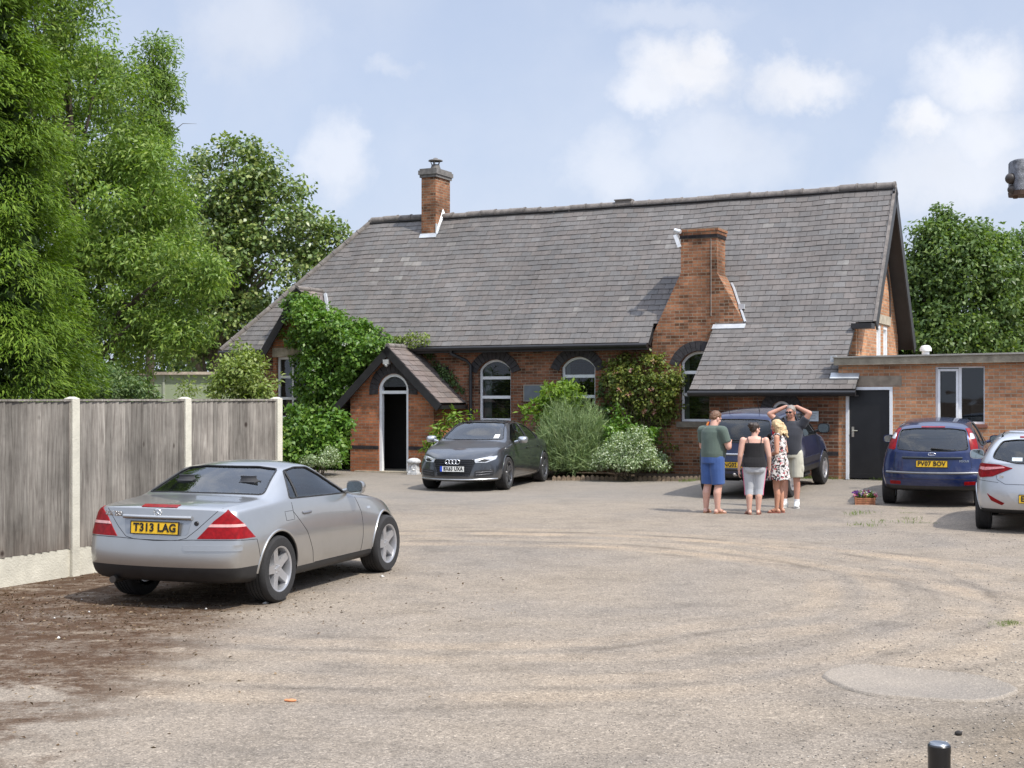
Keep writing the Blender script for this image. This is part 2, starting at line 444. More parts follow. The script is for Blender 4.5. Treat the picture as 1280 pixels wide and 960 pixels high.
# darker loose grit near the viewer and to the right, dark oily patches
pat = n.ramp(n.noise(co, .55, 6, .7, .4), [(.54, 0), (.66, 1)])
cb = n.mix(n.math('MULTIPLY', pat, .28), cb, n.mix(1.0, cb, (.60, .575, .53), 'MULTIPLY'))
near = n.math('MULTIPLY', n.mr(sx.outputs[0], 1.6, 3.2), n.mr(n.math('ADD', sx.outputs[1], n.math('MULTIPLY', n.noise(co, 1.5, 4), 2.2)), 10.2, 8.8))
cb = n.mix(n.math('MULTIPLY', near, .7), cb, n.mix(1.0, cb, (.56, .53, .46), 'MULTIPLY'))
# grey worn tarmac towards the buildings
bk = n.mr(n.math('ADD', sx.outputs[1], n.math('MULTIPLY', n.noise(co, .6, 4), 5.0)), 25.0, 29.0)
cb = n.mix(n.math('MULTIPLY', bk, .45), cb, (.20, .185, .165))
# leaf mould along the fence
fd = n.vmath('DOT_PRODUCT', n.vmath('SUBTRACT', co, (FP1.x, FP1.y, 0)), (FN.x, FN.y, 0), out=1)
lit_n = n.noise(co, 1.05, 8, .68, .3)
lit = n.math('MULTIPLY', n.mr(n.math('SUBTRACT', n.math('MULTIPLY', lit_n, 11.5), fd), .3, 1.7), n.mr(n.math('ADD', sx.outputs[0], n.math('MULTIPLY', n.noise(co, .8, 4), 1.2)), -1.3, -2.4))
lit = n.math('MULTIPLY', lit, n.mr(sx.outputs[1], 18.5, 15.5))
lit = n.math('MULTIPLY', lit, n.ramp(n.math('ADD', n.math('MULTIPLY', n.noise(strm.outputs[0], 1.6, 8, .75), .40), n.math('MULTIPLY', n.noise(co, 8, 10, .88), .60)), [(.40, .08), (.515, .95)]))
cl = n.ramp(n.noise(co, 34, 8, .85), [(.3, (.018, .010, .005)), (.5, (.060, .028, .011)), (.66, (.105, .055, .025)), (.8, (.2, .15, .1))])
cb = n.mix(lit, cb, cl)
hb = n.math('ADD', n.math('MULTIPLY', n.noise(co, 3, 5), .5), n.math('ADD', n.math('MULTIPLY', v1.outputs[0], .22), n.math('MULTIPLY', n.noise(co, 90, 3), .45)))
b = n.bsdf(Base__Color=cb, Roughness=.93, Normal=n.bump(hb, .016)); n.set(b, 'Specular IOR Level', .25)
M_ground = m
gr = g.build('ground', M_ground, None, uv=False, smooth=60); tag(gr, kind='structure')

# oval repair patch with a raised lip
def outline(pts, n_=64, wob=.02, seed=1):
    r = random.Random(seed); out = []
    m_ = len(pts)
    for i in range(m_):
        p0, p1, p2, p3 = (Vector(pts[(i+k-1) % m_]) for k in range(4))
        st = max(2, n_//m_)
        for k in range(st):
            t = k/st
            q = .5*((2*p1)+(-p0+p2)*t+(2*p0-5*p1+4*p2-p3)*t*t+(-p0+3*p1-3*p2+p3)*t**3)
            out.append(Vector((q.x+r.uniform(-wob, wob), q.y+r.uniform(-wob, wob), 0)))
    return out
op = [G(*p) for p in ((1030, 846), (1070, 833), (1150, 839), (1225, 847), (1268, 861), (1262, 870), (1225, 878), (1150, 875), (1080, 868))]
ol = outline(op, 90, .006)
mp = MB(); c0 = sum(ol, Vector())/len(ol)
ringz = ((1.02, .0), (1.0, .016), (.975, .020), (.94, .007), (.0, .005))
k_ = len(ol)
for sc, z in ringz[:-1]: mp.v += [tuple(c0+(p-c0)*sc+Vector((0, 0, z+.002*math.sin(i*1.7)))) for i, p in enumerate(ol)]
mp.v.append((c0.x, c0.y, .006))
for r in range(3): mp.f += [(r*k_+i, r*k_+(i+1) % k_, (r+1)*k_+(i+1) % k_, (r+1)*k_+i) for i in range(k_)]
mp.f += [(3*k_+i, 3*k_+(i+1) % k_, 4*k_) for i in range(k_)]; mp.m = [0]*len(mp.f)
m, n = newmat('sandy_patch'); co = n.coord()
cp = n.ramp(n.noise(co, 2.2, 7, .65), [(.3, (.235, .203, .168)), (.7, (.285, .243, .196))])
vv = n.n('ShaderNodeTexVoronoi', Vector=co, Scale=120.0)
cp = n.mix(1.0, cp, n.ramp(n.n('ShaderNodeSeparateColor', Color=vv.outputs['Color']).outputs[0], [(0, .78), (.9, 1.1), (1, 1.4)]), 'MULTIPLY')
n.bsdf(Base__Color=cp, Roughness=.95, Normal=n.bump(n.noise(co, 60, 4), .008))
tag(mp.build('ground_patch', m, None, smooth=60), kind='structure')

# planting bed soil along the hall
bed = [BW(S(682, -2.2), -2.35), BW(S(760, -1.6), -1.75), BW(S(830, -1.3), -1.45), BW(1.15, -1.5), BW(1.15, -.07), BW(-5.6, -.07), BW(-5.6, -2.4)]
mb = MB(); mb.add([(p.x, p.y, gz(p.x, p.y)+.05) for p in bed], [tuple(range(len(bed)))])
mb.add([(p.x, p.y, gz(p.x, p.y)+(.05 if k == 0 else -.05)) for k in (0, 1) for p in bed], [(i, (i+1) % 7, 7+(i+1) % 7, 7+i) for i in range(7)])
tag(mb.build('flower_bed', M_plain('soil', (.09, .062, .04), .95, 0, .5, 9, .03), None), kind='structure')
# terracotta rope edging along its front
ed = MB(); path = [BW(S(690, -2.45), -2.45), BW(S(760, -1.85), -1.85), BW(S(830, -1.55), -1.55), BW(1.15, -1.6)]
L_ = [0]
for a, b_ in zip(path, path[1:]): L_.append(L_[-1]+(b_-a).length)
q = 0.0
while q < L_[-1]-.1:
    i = max(k for k in range(len(path)-1) if L_[k] <= q)
    d = (path[i+1]-path[i]).normalized(); p = path[i]+d*(q-L_[i]); z = gz(p.x, p.y)
    M_ = Matrix.Translation((p.x, p.y, z-.02)) @ Matrix.Rotation(math.atan2(d.y, d.x)+random.uniform(-.04, .04), 4, 'Z')
    hgt = .105+random.uniform(-.012, .012)
    ed.box((.004, -.03, 0), (.104, .03, hgt), 0, M_); ed.cone(M_ @ Vector((.05, -.032, hgt)), M_ @ Vector((.05, .032, hgt)), .035, .035, 10)
    q += .112
tag(ed.build('bed_edging', M_plain('terracotta_edge', (.25, .185, .125), .9, 0, .5, 9), None, smooth=40),
    'low row of weathered terracotta edging blocks in front of the flower bed', 'edging')
# ================================================================= the old brick hall
hall = empty('church_hall', BW(0, 0), BRZ, 'long low Victorian red brick hall with slate roof and arched windows', 'hall')
SLOPE, EAVE_T, EAVE_Z, TW = 1.37, -.35, 3.28, 2.45
def zroof(t): return EAVE_Z+SLOPE*(t-EAVE_T)
RIDGE_Z = zroof(TW)
S_L, S_R = -13.25, 4.28           # outer wall faces left / right
def wallpoly(poly, t0, t1):       # polygon in (s,z) extruded t0..t1
    b = MB(); b.prism(poly, lambda s, z: Vector((s, t0, z)), lambda s, z: Vector((s, t1, z))); return b
def arch(s0, s1, z0, zs, za, n=10):
    """opening outline: sill z0, springing zs, crown za"""
    c = (s0+s1)/2; h = za-zs; w = (s1-s0)/2; R = (w*w+h*h)/(2*h); out = [(s0, z0), (s1, z0), (s1, zs)]
    a0 = math.asin(min(1, w/R))
    for k in range(1, n):
        a = a0-2*a0*k/n; out.append((c+R*math.sin(a), za-R+R*math.cos(a)))
    out.append((s0, zs)); return out
def cutter(poly, t0, t1): return solid(wallpoly(poly, t0, t1))
def wall(poly, t0, t1, cuts, mat, name='wall', axis_='t', s0=None, s1=None):
    me = solid(wallpoly(poly, t0, t1)) if axis_ == 't' else None
    if axis_ == 's':
        b = MB(); b.prism(poly, lambda t, z: Vector((s0, t, z)), lambda t, z: Vector((s1, t, z))); me = solid(b)
    if cuts: me = boolean(me, cuts)
    me.materials.clear(); me.materials.append(mat); box_uv(me)
    return link(name, me, hall)
# --- arched windows of the front wall: pixel columns -> s
def win_spec(px0, px1, t, zsill, zspring, zcrown): return (S(px0, t), S(px1, t), zsill, zspring, zcrown)
WINS = [win_spec(598, 638.5, 0, 1.34, 2.66, 2.93), win_spec(701, 744, 0, 1.34, 2.70, 2.97)]
w3 = S(850.5, -.05); WINS.append((w3, w3+.92, 1.36, 2.78, 3.06))
wl = S(346.5, -.02); WLEFT = (wl, wl+1.0, 1.36, 3.08, 3.10)
cuts = [cutter(arch(*w), -.5, .95) for w in WINS]
gs = S(372, -.3)                                                      # gablet axis
GH = 1.19                                                              # half width at its eaves
def gz_roof(ds): return 4.97-1.41*abs(ds)
front = wall([(S_L, -.3), (S_R-.3, -.3), (S_R-.3, 3.52), (S_L, 3.52)], 0, .3,
             [cutter(arch(*w), -.5, .95) for w in WINS]+[cutter([(WLEFT[0], WLEFT[2]), (WLEFT[1], WLEFT[2]), (WLEFT[1], WLEFT[3]), (WLEFT[0], WLEFT[3])], -.5, .95)], mt['brick'])
# gabled bay standing a little proud of the front wall
gp = [(gs-1.0, -.3), (gs+1.0, -.3), (gs+1.0, gz_roof(1.0)-.09), (gs, gz_roof(0)-.09), (gs-1.0, gz_roof(1.0)-.09)]
wall(gp, -.06, -.004, [cutter([(WLEFT[0], WLEFT[2]), (WLEFT[1], WLEFT[2]), (WLEFT[1], WLEFT[3]), (WLEFT[0], WLEFT[3])], -.5, .95)], mt['brick_porch'])
wall([(gs-1.0, 3.525), (gs+1.0, 3.525), (gs, gz_roof(0)-.10)], .0, .9, [], mt['brick_porch'])
# end walls and back wall
tb = 2*TW
gable_poly = [(0, -.3), (tb, -.3), (tb, zroof(0)-.10), (TW, RIDGE_Z-.12), (0, zroof(0)-.10)]
GW = [(2.1, 2.68, 2.45, 3.72), (2.95, 3.53, 2.45, 3.72)]             # twin lights in the right gable (t0,t1,z0,z1)
def scut(t0, t1, z0, z1):
    b = MB(); b.box((S_R-.6, t0, z0), (S_R+.3, t1, z1)); return solid(b)
wall(gable_poly, 0, 0, [scut(*q) for q in GW], mt['brick_annexe'], axis_='s', s0=S_R-.3, s1=S_R)
wall([(.3, -.3), (tb-.3, -.3), (tb-.3, 3.52), (.3, 3.52)], 0, 0, [], mt['brick'], axis_='s', s0=S_L, s1=S_L+.3)
wall([(S_L, -.3), (S_R-.3, -.3), (S_R-.3, 3.52), (S_L, 3.52)], tb-.3, tb, [], mt['brick'])
fl = MB(); fl.box((S_L+.3, .3, .02), (S_R-.3, tb-.3, .06)); fl.build('floor', mt['dark_room'], hall)
# twin gable lights: frame, stone band and brick tympanum
for t0, t1, z0, z1 in GW:
    f = MB(); w_ = .075
    for lo, hi in (((t0, z0), (t0+w_, z1)), ((t1-w_, z0), (t1, z1)), ((t0+w_, z1-w_), (t1-w_, z1)), ((t0+w_, z0), (t1-w_, z0+w_))):
        f.box((S_R-.16, lo[0], lo[1]), (S_R-.02, hi[0], hi[1]))
    fr = f.build('window', mt['white_paint'], hall)
    p = MB(); p.box((S_R-.10, t0+w_, z0+w_), (S_R-.085, t1-w_, z1-w_)); p.build('pane', M_plain('white_blind', (.72, .73, .73), .4, 0, .08, 5), fr)
sb = MB(); sb.box((S_R+.001, 1.75, 3.76), (S_R+.03, 3.75, 3.98)); sb.build('stone_band', mt['stone'], hall)
ar = MB(); pa = []
for k in range(13):
    a = math.pi*k/12; pa.append((2.78-.95*math.cos(a), 3.98+1.25*math.sin(a)**.8))
for k in range(12):
    (ta, za), (tb_, zb_) = pa[k], pa[k+1]; o = lambda t, z: (2.78+(t-2.78)*1.14, 3.98+(z-3.98)*1.12)
    (tc, zc), (td, zd) = o(ta, za), o(tb_, zb_)
    ar.add([(S_R+.02, ta, za), (S_R+.02, tb_, zb_), (S_R+.02, td, zd), (S_R+.02, tc, zc), (S_R-.01, ta, za), (S_R-.01, tb_, zb_), (S_R-.01, td, zd), (S_R-.01, tc, zc)],
           [(0, 1, 2, 3), (0, 4, 5, 1), (1, 5, 6, 2), (2, 6, 7, 3), (3, 7, 4, 0)])
ar.build('arch_hood', mt['brick_dark'], hall)

# --- windows
def arch_window(sp, t, transoms, arched=True, curtain=True, rec=.09):
    s0, s1, z0, zs, za = sp
    fw = .06; b = MB()
    outer = arch(s0+.002, s1-.002, z0+.002, zs, za-.002, 14)
    inner = arch(s0+fw, s1-fw, z0+fw, zs, za-fw, 14)
    nn = len(outer)
    vs = [(s, t+.02, z) for s, z in outer]+[(s, t+.02, z) for s, z in inner]+[(s, t+.09, z) for s, z in outer]+[(s, t+.09, z) for s, z in inner]
    fs = []
    for i in range(nn):
        j = (i+1) % nn
        fs += [(i, j, nn+j, nn+i), (nn+i, nn+j, 3*nn+j, 3*nn+i), (2*nn+j, 2*nn+i, 3*nn+i, 3*nn+j), (j, i, 2*nn+i, 2*nn+j)]
    b.add(vs, fs)
    for zt in transoms: b.box((s0+fw+.001, t+.012, zt-.038), (s1-fw-.001, t+.085, zt+.038))
    fr = b.build('window', mt['white_paint'], hall)
    g_ = MB(); g_.add([(s, t+.055, z) for s, z in inner], [tuple(range(nn))]); g_.build('pane', mt['glass_house'], fr)
    si = MB(); si.box((s0-.09, t-rec-.05, z0-.14), (s1+.09, t+.1, z0-.002)); si.build('sill', M_plain('stone_sill', (.2, .17, .13), .9, 0, .3, 9), fr)
    if curtain:
        c = MB(); ns = 9; x0 = s0+.03; x1 = s0+.03+curtain*(s1-s0)
        c.v = [(x0+(x1-x0)*i/ns, t+.2+.03*(i % 2), z) for z in (z0+.03, zs+.1) for i in range(ns+1)]
        c.f = [(i, i+1, ns+2+i, ns+1+i) for i in range(ns)]; c.m = [0]*ns
        c.build('curtain', mt['curtain'], fr, fixn=False)
    # dark hood of voussoirs, three rings of bricks with shoulders
    hb = MB(); c = (s0+s1)/2; w = (s1-s0)/2; hh = za-zs; R = (w*w+hh*hh)/(2*hh); a0 = math.asin(w/R)*1.0; cz = za-R
    A = a0*1.18; kk = 13
    for k in range(kk):
        a, a2 = -A+2*A*k/kk+.008, -A+2*A*(k+1)/kk-.008
        pr = [(c+r*math.sin(q), cz+r*math.cos(q)) for r, q in ((R+.006, a), (R+.006, a2), (R+.245, a2), (R+.245, a))]
        hb.prism(pr, lambda s, z: Vector((s, t-rec-.035, z)), lambda s, z: Vector((s, t-rec-.003, z)))
    hb.build('arch_hood', M_plain('blue_brick', (.038, .034, .036), .75, 0, .5, 12, .006), hall)
    return fr
for i, w in enumerate(WINS):
    t = -.05 if i == 2 else 0
    arch_window(w, t+.09, (w[2]+(w[4]-w[2])*.385, w[2]+(w[4]-w[2])*.70), curtain=(.22, .1, .1)[i])
# flat-headed window of the gabled bay
s0, s1, z0, z1, _ = WLEFT
b = MB(); fw = .07; tt = .03
for a, c in (((s0, z0), (s0+fw, z1)), ((s1-fw, z0), (s1, z1)), ((s0+fw, z0), (s1-fw, z0+fw)), ((s0+fw, z1-fw), (s1-fw, z1))):
    b.box((a[0]+.002, tt, a[1]+.002), (c[0]-.002, tt+.08, c[1]-.002))
for z in (z0+.56, z0+1.16): b.box((s0+fw, tt-.008, z-.035), (s1-fw, tt+.07, z+.035))
b.box(((s0+s1)/2-.03, tt-.004, z0+fw), ((s0+s1)/2+.03, tt+.06, z1-fw))
fr = b.build('window', mt['white_paint'], hall)
p = MB(); p.box((s0+fw, tt+.03, z0+fw), (s1-fw, tt+.036, z1-fw)); p.build('pane', mt['glass_house'], fr)
p = MB(); p.box((s0-.12, -.085, z1+.002), (s1+.12, -.062, z1+.26)); p.build('lintel', mt['stone'], fr)
# dark string course
st = Multi(); st.box((gs+1.01, -.014, .63), (-8.72, -.003, .72)); st.box((-6.1, -.014, .63), (-.75, -.003, .72))
st.build('string_course', mt['brick_dark'], hall, uv=True)

# ----------------------------------------------------------------- slates
def slates(name, poly, fn, gauge=.2, width=.31, mat=None, parent=None, v0=None, seed=1, deck=.05, notches=()):
    """poly (u,v): u along the eaves, v up the slope; fn(u,v,h) -> point at height h above the roof plane"""
    r = random.Random(seed); b = MB(); us = [p[0] for p in poly]; vs = [p[1] for p in poly]
    if area2(poly) < 0: poly = poly[::-1]
    v = min(vs) if v0 is None else v0; row = 0
    while v < max(vs)-.01:
        hi = v+gauge+.03
        strip = clip2(clip2(poly, 0, 1, -v), 0, -1, hi)
        if len(strip) > 2:
            u = min(us)-width*(row % 2)*.5-width*.3
            umax = max(p[0] for p in strip); umin = min(p[0] for p in strip)
            while u < umax:
                if u+width > umin:
                    cell = clip2(clip2(strip, 1, 0, -(u+.004)), -1, 0, u+width-.004)
                    if len(cell) > 2 and abs(area2(cell)) > .002:
                        j = r.uniform(0, .006); dv = r.uniform(-.008, .008) if v > min(vs)+.05 else 0; tw = r.uniform(-.003, .003)
                        if r.random() < .012: dv -= r.uniform(.015, .05)
                        H0, H1 = .016+j, .004
                        def hh(p): return H0+(H1-H0)*(p[1]-v)/(hi-v)+tw*(p[0]-u)/width
                        top = [fn(p[0], p[1]+(dv if p[1]-v < 1e-4 else 0), hh(p)) for p in cell]
                        k = len(cell); b.add(top+[fn(p[0], p[1]+(dv if p[1]-v < 1e-4 else 0), hh(p)-.011) for p in cell],
                              [tuple(range(k))]+[(i, k+i, k+(i+1) % k, (i+1) % k) for i in range(k)])
                u += width
        v += gauge; row += 1
    o = b.build(name, mat or mt['slate'], parent, fixn=False)
    return o
f_front = f_back = None
def deck(name, poly, fn, th, mat, parent):
    d_ = .085 if fn in (f_front, f_back) else .002
    b = MB(); b.prism(poly, lambda u, v: fn(u, v, -d_), lambda u, v: fn(u, v, -th-d_)); return b.build(name, mat, parent)
q_ = math.hypot(1, SLOPE)
nrm = Vector((0, -SLOPE, 1)).normalized()
def sag(u): return -.035*math.sin(math.pi*min(1, max(0, (u+10.3)/15)))+.011*math.sin(u*1.9+.7)+.007*math.sin(u*4.3)
def f_front(u, v, h): return Vector((u, EAVE_T+v/q_, EAVE_Z+SLOPE*v/q_+sag(u)*v/V(TW)+.008*math.sin(u*1.3)*math.sin(v*2.1)))+nrm*h
def V(t): return (t-EAVE_T)*q_
XL, XR, XRID = -13.6, 4.68, -10.3
main_poly = [(XL, 0), (gs-GH, 0), (gs, V(.88)), (gs+GH, 0), (-.68, 0), (-.68, V(.0)), (.9, V(.0)), (.9, V(-.07)), (XR, V(-.07)), (XR, V(TW)), (XRID, V(TW))]
slates('roof', main_poly, f_front, .17, .29, mt['slate'], hall, v0=0, seed=3)
deck('roof_deck', main_poly, f_front, .07, mt['black_paint'], hall)
# back slope
nb = Vector((0, SLOPE, 1)).normalized()
def f_back(u, v, h): return Vector((u, 2*TW-EAVE_T-v/q_, EAVE_Z+SLOPE*v/q_+sag(u)*v/V(TW)))+nb*h
bp = [(XL, 0), (XR, 0), (XR, V(TW)), (XRID, V(TW))]
slates('roof', bp, f_back, .4, .6, mt['slate'], hall, v0=0, seed=4); deck('roof_deck', bp, f_back, .07, mt['black_paint'], hall)
# hipped end: u runs along t
hs = (RIDGE_Z-EAVE_Z)/(XRID-XL); qh = math.hypot(1, hs); nh = Vector((-hs, 0, 1)).normalized()
def f_hip(u, v, h): return Vector((XL+v/qh, u, EAVE_Z+hs*v/qh))+nh*h
hp = [(EAVE_T, 0), (2*TW-EAVE_T, 0), (TW, (XRID-XL)*qh)]
slates('roof', hp, f_hip, .3, .5, mt['slate'], hall, v0=0, seed=5); deck('roof_deck', hp, f_hip, .06, mt['black_paint'], hall)
# catslide over the side room
CS = .87; qc = math.hypot(1, CS); nc = Vector((0, -CS, 1)).normalized(); CT, CZ = -1.85, 2.115
def f_cat(u, v, h): return Vector((u, CT+v/qc, CZ+CS*v/qc))+nc*h
vt = (-.07-CT)*qc
CX0 = .86
cat = [(CX0, 0), (4.6, 0), (4.6, (.75)*qc), (4.24, .75*qc), (4.24, vt), (CX0+.03, vt)]
slates('roof', cat, f_cat, .17, .29, mt['slate'], hall, v0=0, seed=6); deck('roof_deck', cat, f_cat, .07, mt['black_paint'], hall)
# ridge and hip tiles
def ridge_tiles(a, b_, name='ridge_tiles', step=.45, r=.11, skip=None):
    a, b_ = Vector(a), Vector(b_); L = (b_-a).length; d = (b_-a)/L; mb_ = MB(); k = int(L/step); rr = random.Random(5)
    for i in range(k):
        p, q2 = a+d*(L*i/k), a+d*(L*(i+1)/k-.006); o = Vector((0, 0, rr.uniform(-.006, .008)+(sag(p.x) if name == 'ridge_tiles' and abs(p.z-RIDGE_Z) < .1 else 0)))
        mb_.cone(p+o, q2+o, r, r*.97, 10); mb_.cone(q2+o-d*.05, q2+o, r+.012, r+.012, 10)
    return mb_.build(name, mt['ridge'], hall, smooth=50)
ridge_tiles((XRID, TW, RIDGE_Z-.02), (XR, TW, RIDGE_Z-.02))
ridge_tiles((XL+.02, EAVE_T+.02, EAVE_Z), (XRID, TW, RIDGE_Z-.04), 'hip_tiles', r=.09)
ridge_tiles((XL+.02, 2*TW-EAVE_T-.02, EAVE_Z), (XRID, TW, RIDGE_Z-.04), 'hip_tiles', r=.09)
sv = S(780, TW); rv = MB()
rv.box((sv-.22, TW-.10, RIDGE_Z-.04), (sv+.22, TW+.10, RIDGE_Z+.075)); rv.box((sv-.24, TW-.12, RIDGE_Z+.076), (sv+.24, TW+.12, RIDGE_Z+.105))
rv.build('ridge_vent', mt['ridge'], hall)
# barge boards at the right gable, verge and soffit
bb = MB()
for sgn, fn_ in ((1, f_front), (-1, f_back)):
    va = V(-.07) if sgn == 1 else 0
    for u0, u1, h0, h1 in ((XR-.03, XR+.01, -.30, -.005), (S_R-.02, XR-.031, -.105, -.075)):
        pts = [fn_(u, v, h) for v in (va, V(TW)-(.0 if sgn == 1 else .0)) for u, h in ((u0, h0), (u1, h0), (u1, h1), (u0, h1))]
        bb.add(pts, [(0, 1, 2, 3), (7, 6, 5, 4), (0, 4, 5, 1), (1, 5, 6, 2), (2, 6, 7, 3), (3, 7, 4, 0)])
bb.build('barge_board', mt['black_paint'], hall)
vg = MB()
pts = [f_front(u, v, h) for v in (V(-.07), V(TW)) for u, h in ((XR-.05, .002), (XR+.02, .002), (XR+.02, .035), (XR-.05, .035))]
vg.add(pts, [(0, 1, 2, 3), (7, 6, 5, 4), (0, 4, 5, 1), (1, 5, 6, 2), (2, 6, 7, 3), (3, 7, 4, 0)]); vg.build('verge', mt['ridge'], hall)
# boxed end under the verge and brick nib beside the catslide
nb_ = MB(); nb_.box((4.20, -.42, 3.50), (4.66, -.02, 3.62)); nb_.build('soffit_box', mt['black_paint'], hall)
nb_ = MB(); nb_.box((3.97, -.16, 2.9), (4.26, -.001, 3.50)); nb_.build('wall', mt['brick_annexe'], hall, uv=True)
# gablet roof
GT = -.34
for sg in (1, -1):
    ng = Vector((sg*1.41, 0, 1)).normalized(); qg = math.hypot(1, 1.41)
    def f_g(u, v, h, sg=sg, ng=ng, qg=qg): return Vector((gs+sg*(GH+.06-v/qg), u, gz_roof(GH+.06)+1.41*v/qg))+ng*h
    vtop = (GH+.06)*qg; z_e = gz_roof(GH+.06); t_e = max(EAVE_T, EAVE_T+(z_e-EAVE_Z)/SLOPE)
    pg = [(GT, 0), (t_e+.02, 0), (.90, vtop), (GT, vtop)]
    slates('roof', pg, f_g, .2, .3, mt['slate_porch'], hall, v0=0, seed=8); deck('roof_deck', pg, f_g, .05, mt['black_paint'], hall)
    pb = MB(); pts = [f_g(u, v, h) for v in (-.05, vtop) for u, h in ((GT-.03, -.22), (GT+.01, -.22), (GT+.01, -.003), (GT-.03, -.003))]
    pb.add(pts, [(0, 1, 2, 3), (7, 6, 5, 4), (0, 4, 5, 1), (1, 5, 6, 2), (2, 6, 7, 3), (3, 7, 4, 0)]); pb.build('barge_board', mt['black_paint'], hall)
ridge_tiles((gs, GT, gz_roof(0)-.01), (gs, .88, gz_roof(0)-.01), r=.07)
fl = MB()
a, c = f_front(S(407, .78), V(.80), .03), f_front(S(411, .40), V(.40), .03)
for p0_, p1_ in ((a, c),): fl.cone(p0_, p1_, .055, .055, 4)
fl.build('flashing', mt['lead'], hall)
# gutters and downpipe
gt = MB()
def gutter(s0, s1, t, z, r=.065):
    gt.lathe([(r, 0), (r, s1-s0)], 10, Matrix.Translation((s0, t, z)) @ Matrix.Rotation(math.pi/2, 4, 'Y') @ Matrix.Rotation(-math.pi/2, 4, 'Z'), arc=.5)
    gt.cone((s0, t, z-.01), (s1, t, z-.01), r*.93, r*.93, 10)
gutter(gs+GH+.1, -.70, EAVE_T-.06, EAVE_Z-.06); gutter(XL, gs-GH-.1, EAVE_T-.06, EAVE_Z-.06); gutter(CX0-.02, 4.62, CT-.06, CZ-.07)
gt.box((gs+GH, EAVE_T-.0, EAVE_Z-.18), (-.7, EAVE_T+.03, EAVE_Z-.01)); gt.box((XL, EAVE_T, EAVE_Z-.24), (gs-GH, EAVE_T+.03, EAVE_Z-.01)); gt.box((CX0, CT+.0, CZ-.15), (4.6, CT+.03, CZ-.01))
gt.build('gutter', mt['black_paint'], hall)
sf = MB(); sf.box((gs+GH, EAVE_T+.035, EAVE_Z-.14), (-.7, -.003, EAVE_Z-.11)); sf.box((CX0, CT+.035, CZ-.15), (4.6, -1.503, CZ-.12)); sf.build('soffit', mt['black_paint'], hall)
dp = MB(); sd = S(588.5, -.08); dp.tube([(sd-.42, EAVE_T-.05, EAVE_Z-.12), (sd-.42, EAVE_T-.05, EAVE_Z-.2), (sd-.1, -.12, EAVE_Z-.38), (sd, -.09, EAVE_Z-.5), (sd, -.09, .05)], .045, 10)
for z in (.6, 1.5, 2.4): dp.cone((sd, -.09, z), (sd, -.09, z+.05), .058, .058, 10)
dp.build('drainpipe', mt['black_paint'], hall, smooth=50)

# ----------------------------------------------------------------- chimney on the ridge
sc = S(545, TW-.4); cz0, cz1 = RIDGE_Z-1.0, RIDGE_Z+1.05
c = MB(); c.box((sc-.46, TW-.42, cz0), (sc, TW+.42, cz1)); ch = c.build('chimney', mt['brick_stack'], hall, uv=True)
c = MB(); c.box((sc-.50, TW-.46, cz1+.001), (sc+.04, TW+.46, cz1+.08)); c.box((sc-.53, TW-.49, cz1+.081), (sc+.07, TW+.49, cz1+.2)); c.box((sc-.5, TW-.46, cz1+.201), (sc+.04, TW+.46, cz1+.25))
c.build('chimney_cap', M_plain('weathered_cap', (.16, .15, .14), .9, 0, .4, 8), ch)
c = MB(); cx, cy = sc-.24, TW
c.lathe([(.0, 0), (.17, 0), (.13, .10), (.11, .17)], 14, Matrix.Translation((cx, cy, cz1+.251)))
for k in range(5):
    a = k*math.tau/5; c.cone((cx+.10*math.cos(a), cy+.10*math.sin(a), cz1+.40), (cx+.15*math.cos(a), cy+.15*math.sin(a), cz1+.53), .015, .015, 6)
c.lathe([(.21, 0), (.20, .025), (.08, .06), (.05, .09), (0, .10)], 14, Matrix.Translation((cx, cy, cz1+.52)))
c.build('cowl', M_plain('cowl_clay', (.14, .13, .12), .7, .2, .3, 8), ch, smooth=40)
c = MB(); zf = lambda t: zroof(t)
c.add([(sc-.50, TW-.50, zf(TW-.50)+.03), (sc+.05, TW-.50, zf(TW-.50)+.03), (sc+.05, TW-.425, zf(TW-.42)+.04), (sc-.50, TW-.425, zf(TW-.42)+.04)], [(0, 1, 2, 3)])
c.box((sc+.002, TW-.44, zf(TW-.4)-.25), (sc+.02, TW-.34, zf(TW-.4)+.28)); c.add([(sc+.004, TW-.44, zf(TW-.44)+.03), (sc+.07, TW-.44, zf(TW-.44)+.03), (sc+.07, TW, zf(TW)+.06), (sc+.004, TW, zf(TW)+.2)], [(0, 1, 2, 3)])
c.build('flashing', mt['lead'], ch)
# ----------------------------------------------------------------- big shouldered stack on the front wall
sL = S(815, -.05)
def sz(px, py): return (S(px, -.05), ZZ(px, py, -.05))
xr = S(896, -.05)
prof = [(sL, -.3), (1.62, -.3), (1.62, 3.70), sz(930, 404), (xr, ZZ(880, 341, -.05)), (xr, 5.78), (S(851, -.05), 5.78), sz(851, 341), sz(817, 416), (sL, 3.2)]
stack_me = boolean(solid(wallpoly(prof, -.05, .62)), [cutter(arch(*WINS[2]), -.5, .95)])
stack_me.materials.clear(); stack_me.materials.append(mt['brick_stack']); box_uv(stack_me)
stack = link('chimney_stack', stack_me, hall)
x0, x1 = prof[6][0], prof[5][0]
c = MB(); c.box((x0-.02, -.07, 5.781), (x1+.02, .64, 5.86)); c.build('chimney_cap', mt['brick_dark'], stack, uv=True)
c = MB(); c.box((x0-.03, -.08, 5.861), (x1+.03, .65, 5.94)); c.box((x0-.05, -.10, 5.941), (x1+.05, .67, 6.01)); c.build('chimney_cap', mt['brick_stack'], stack, uv=True)
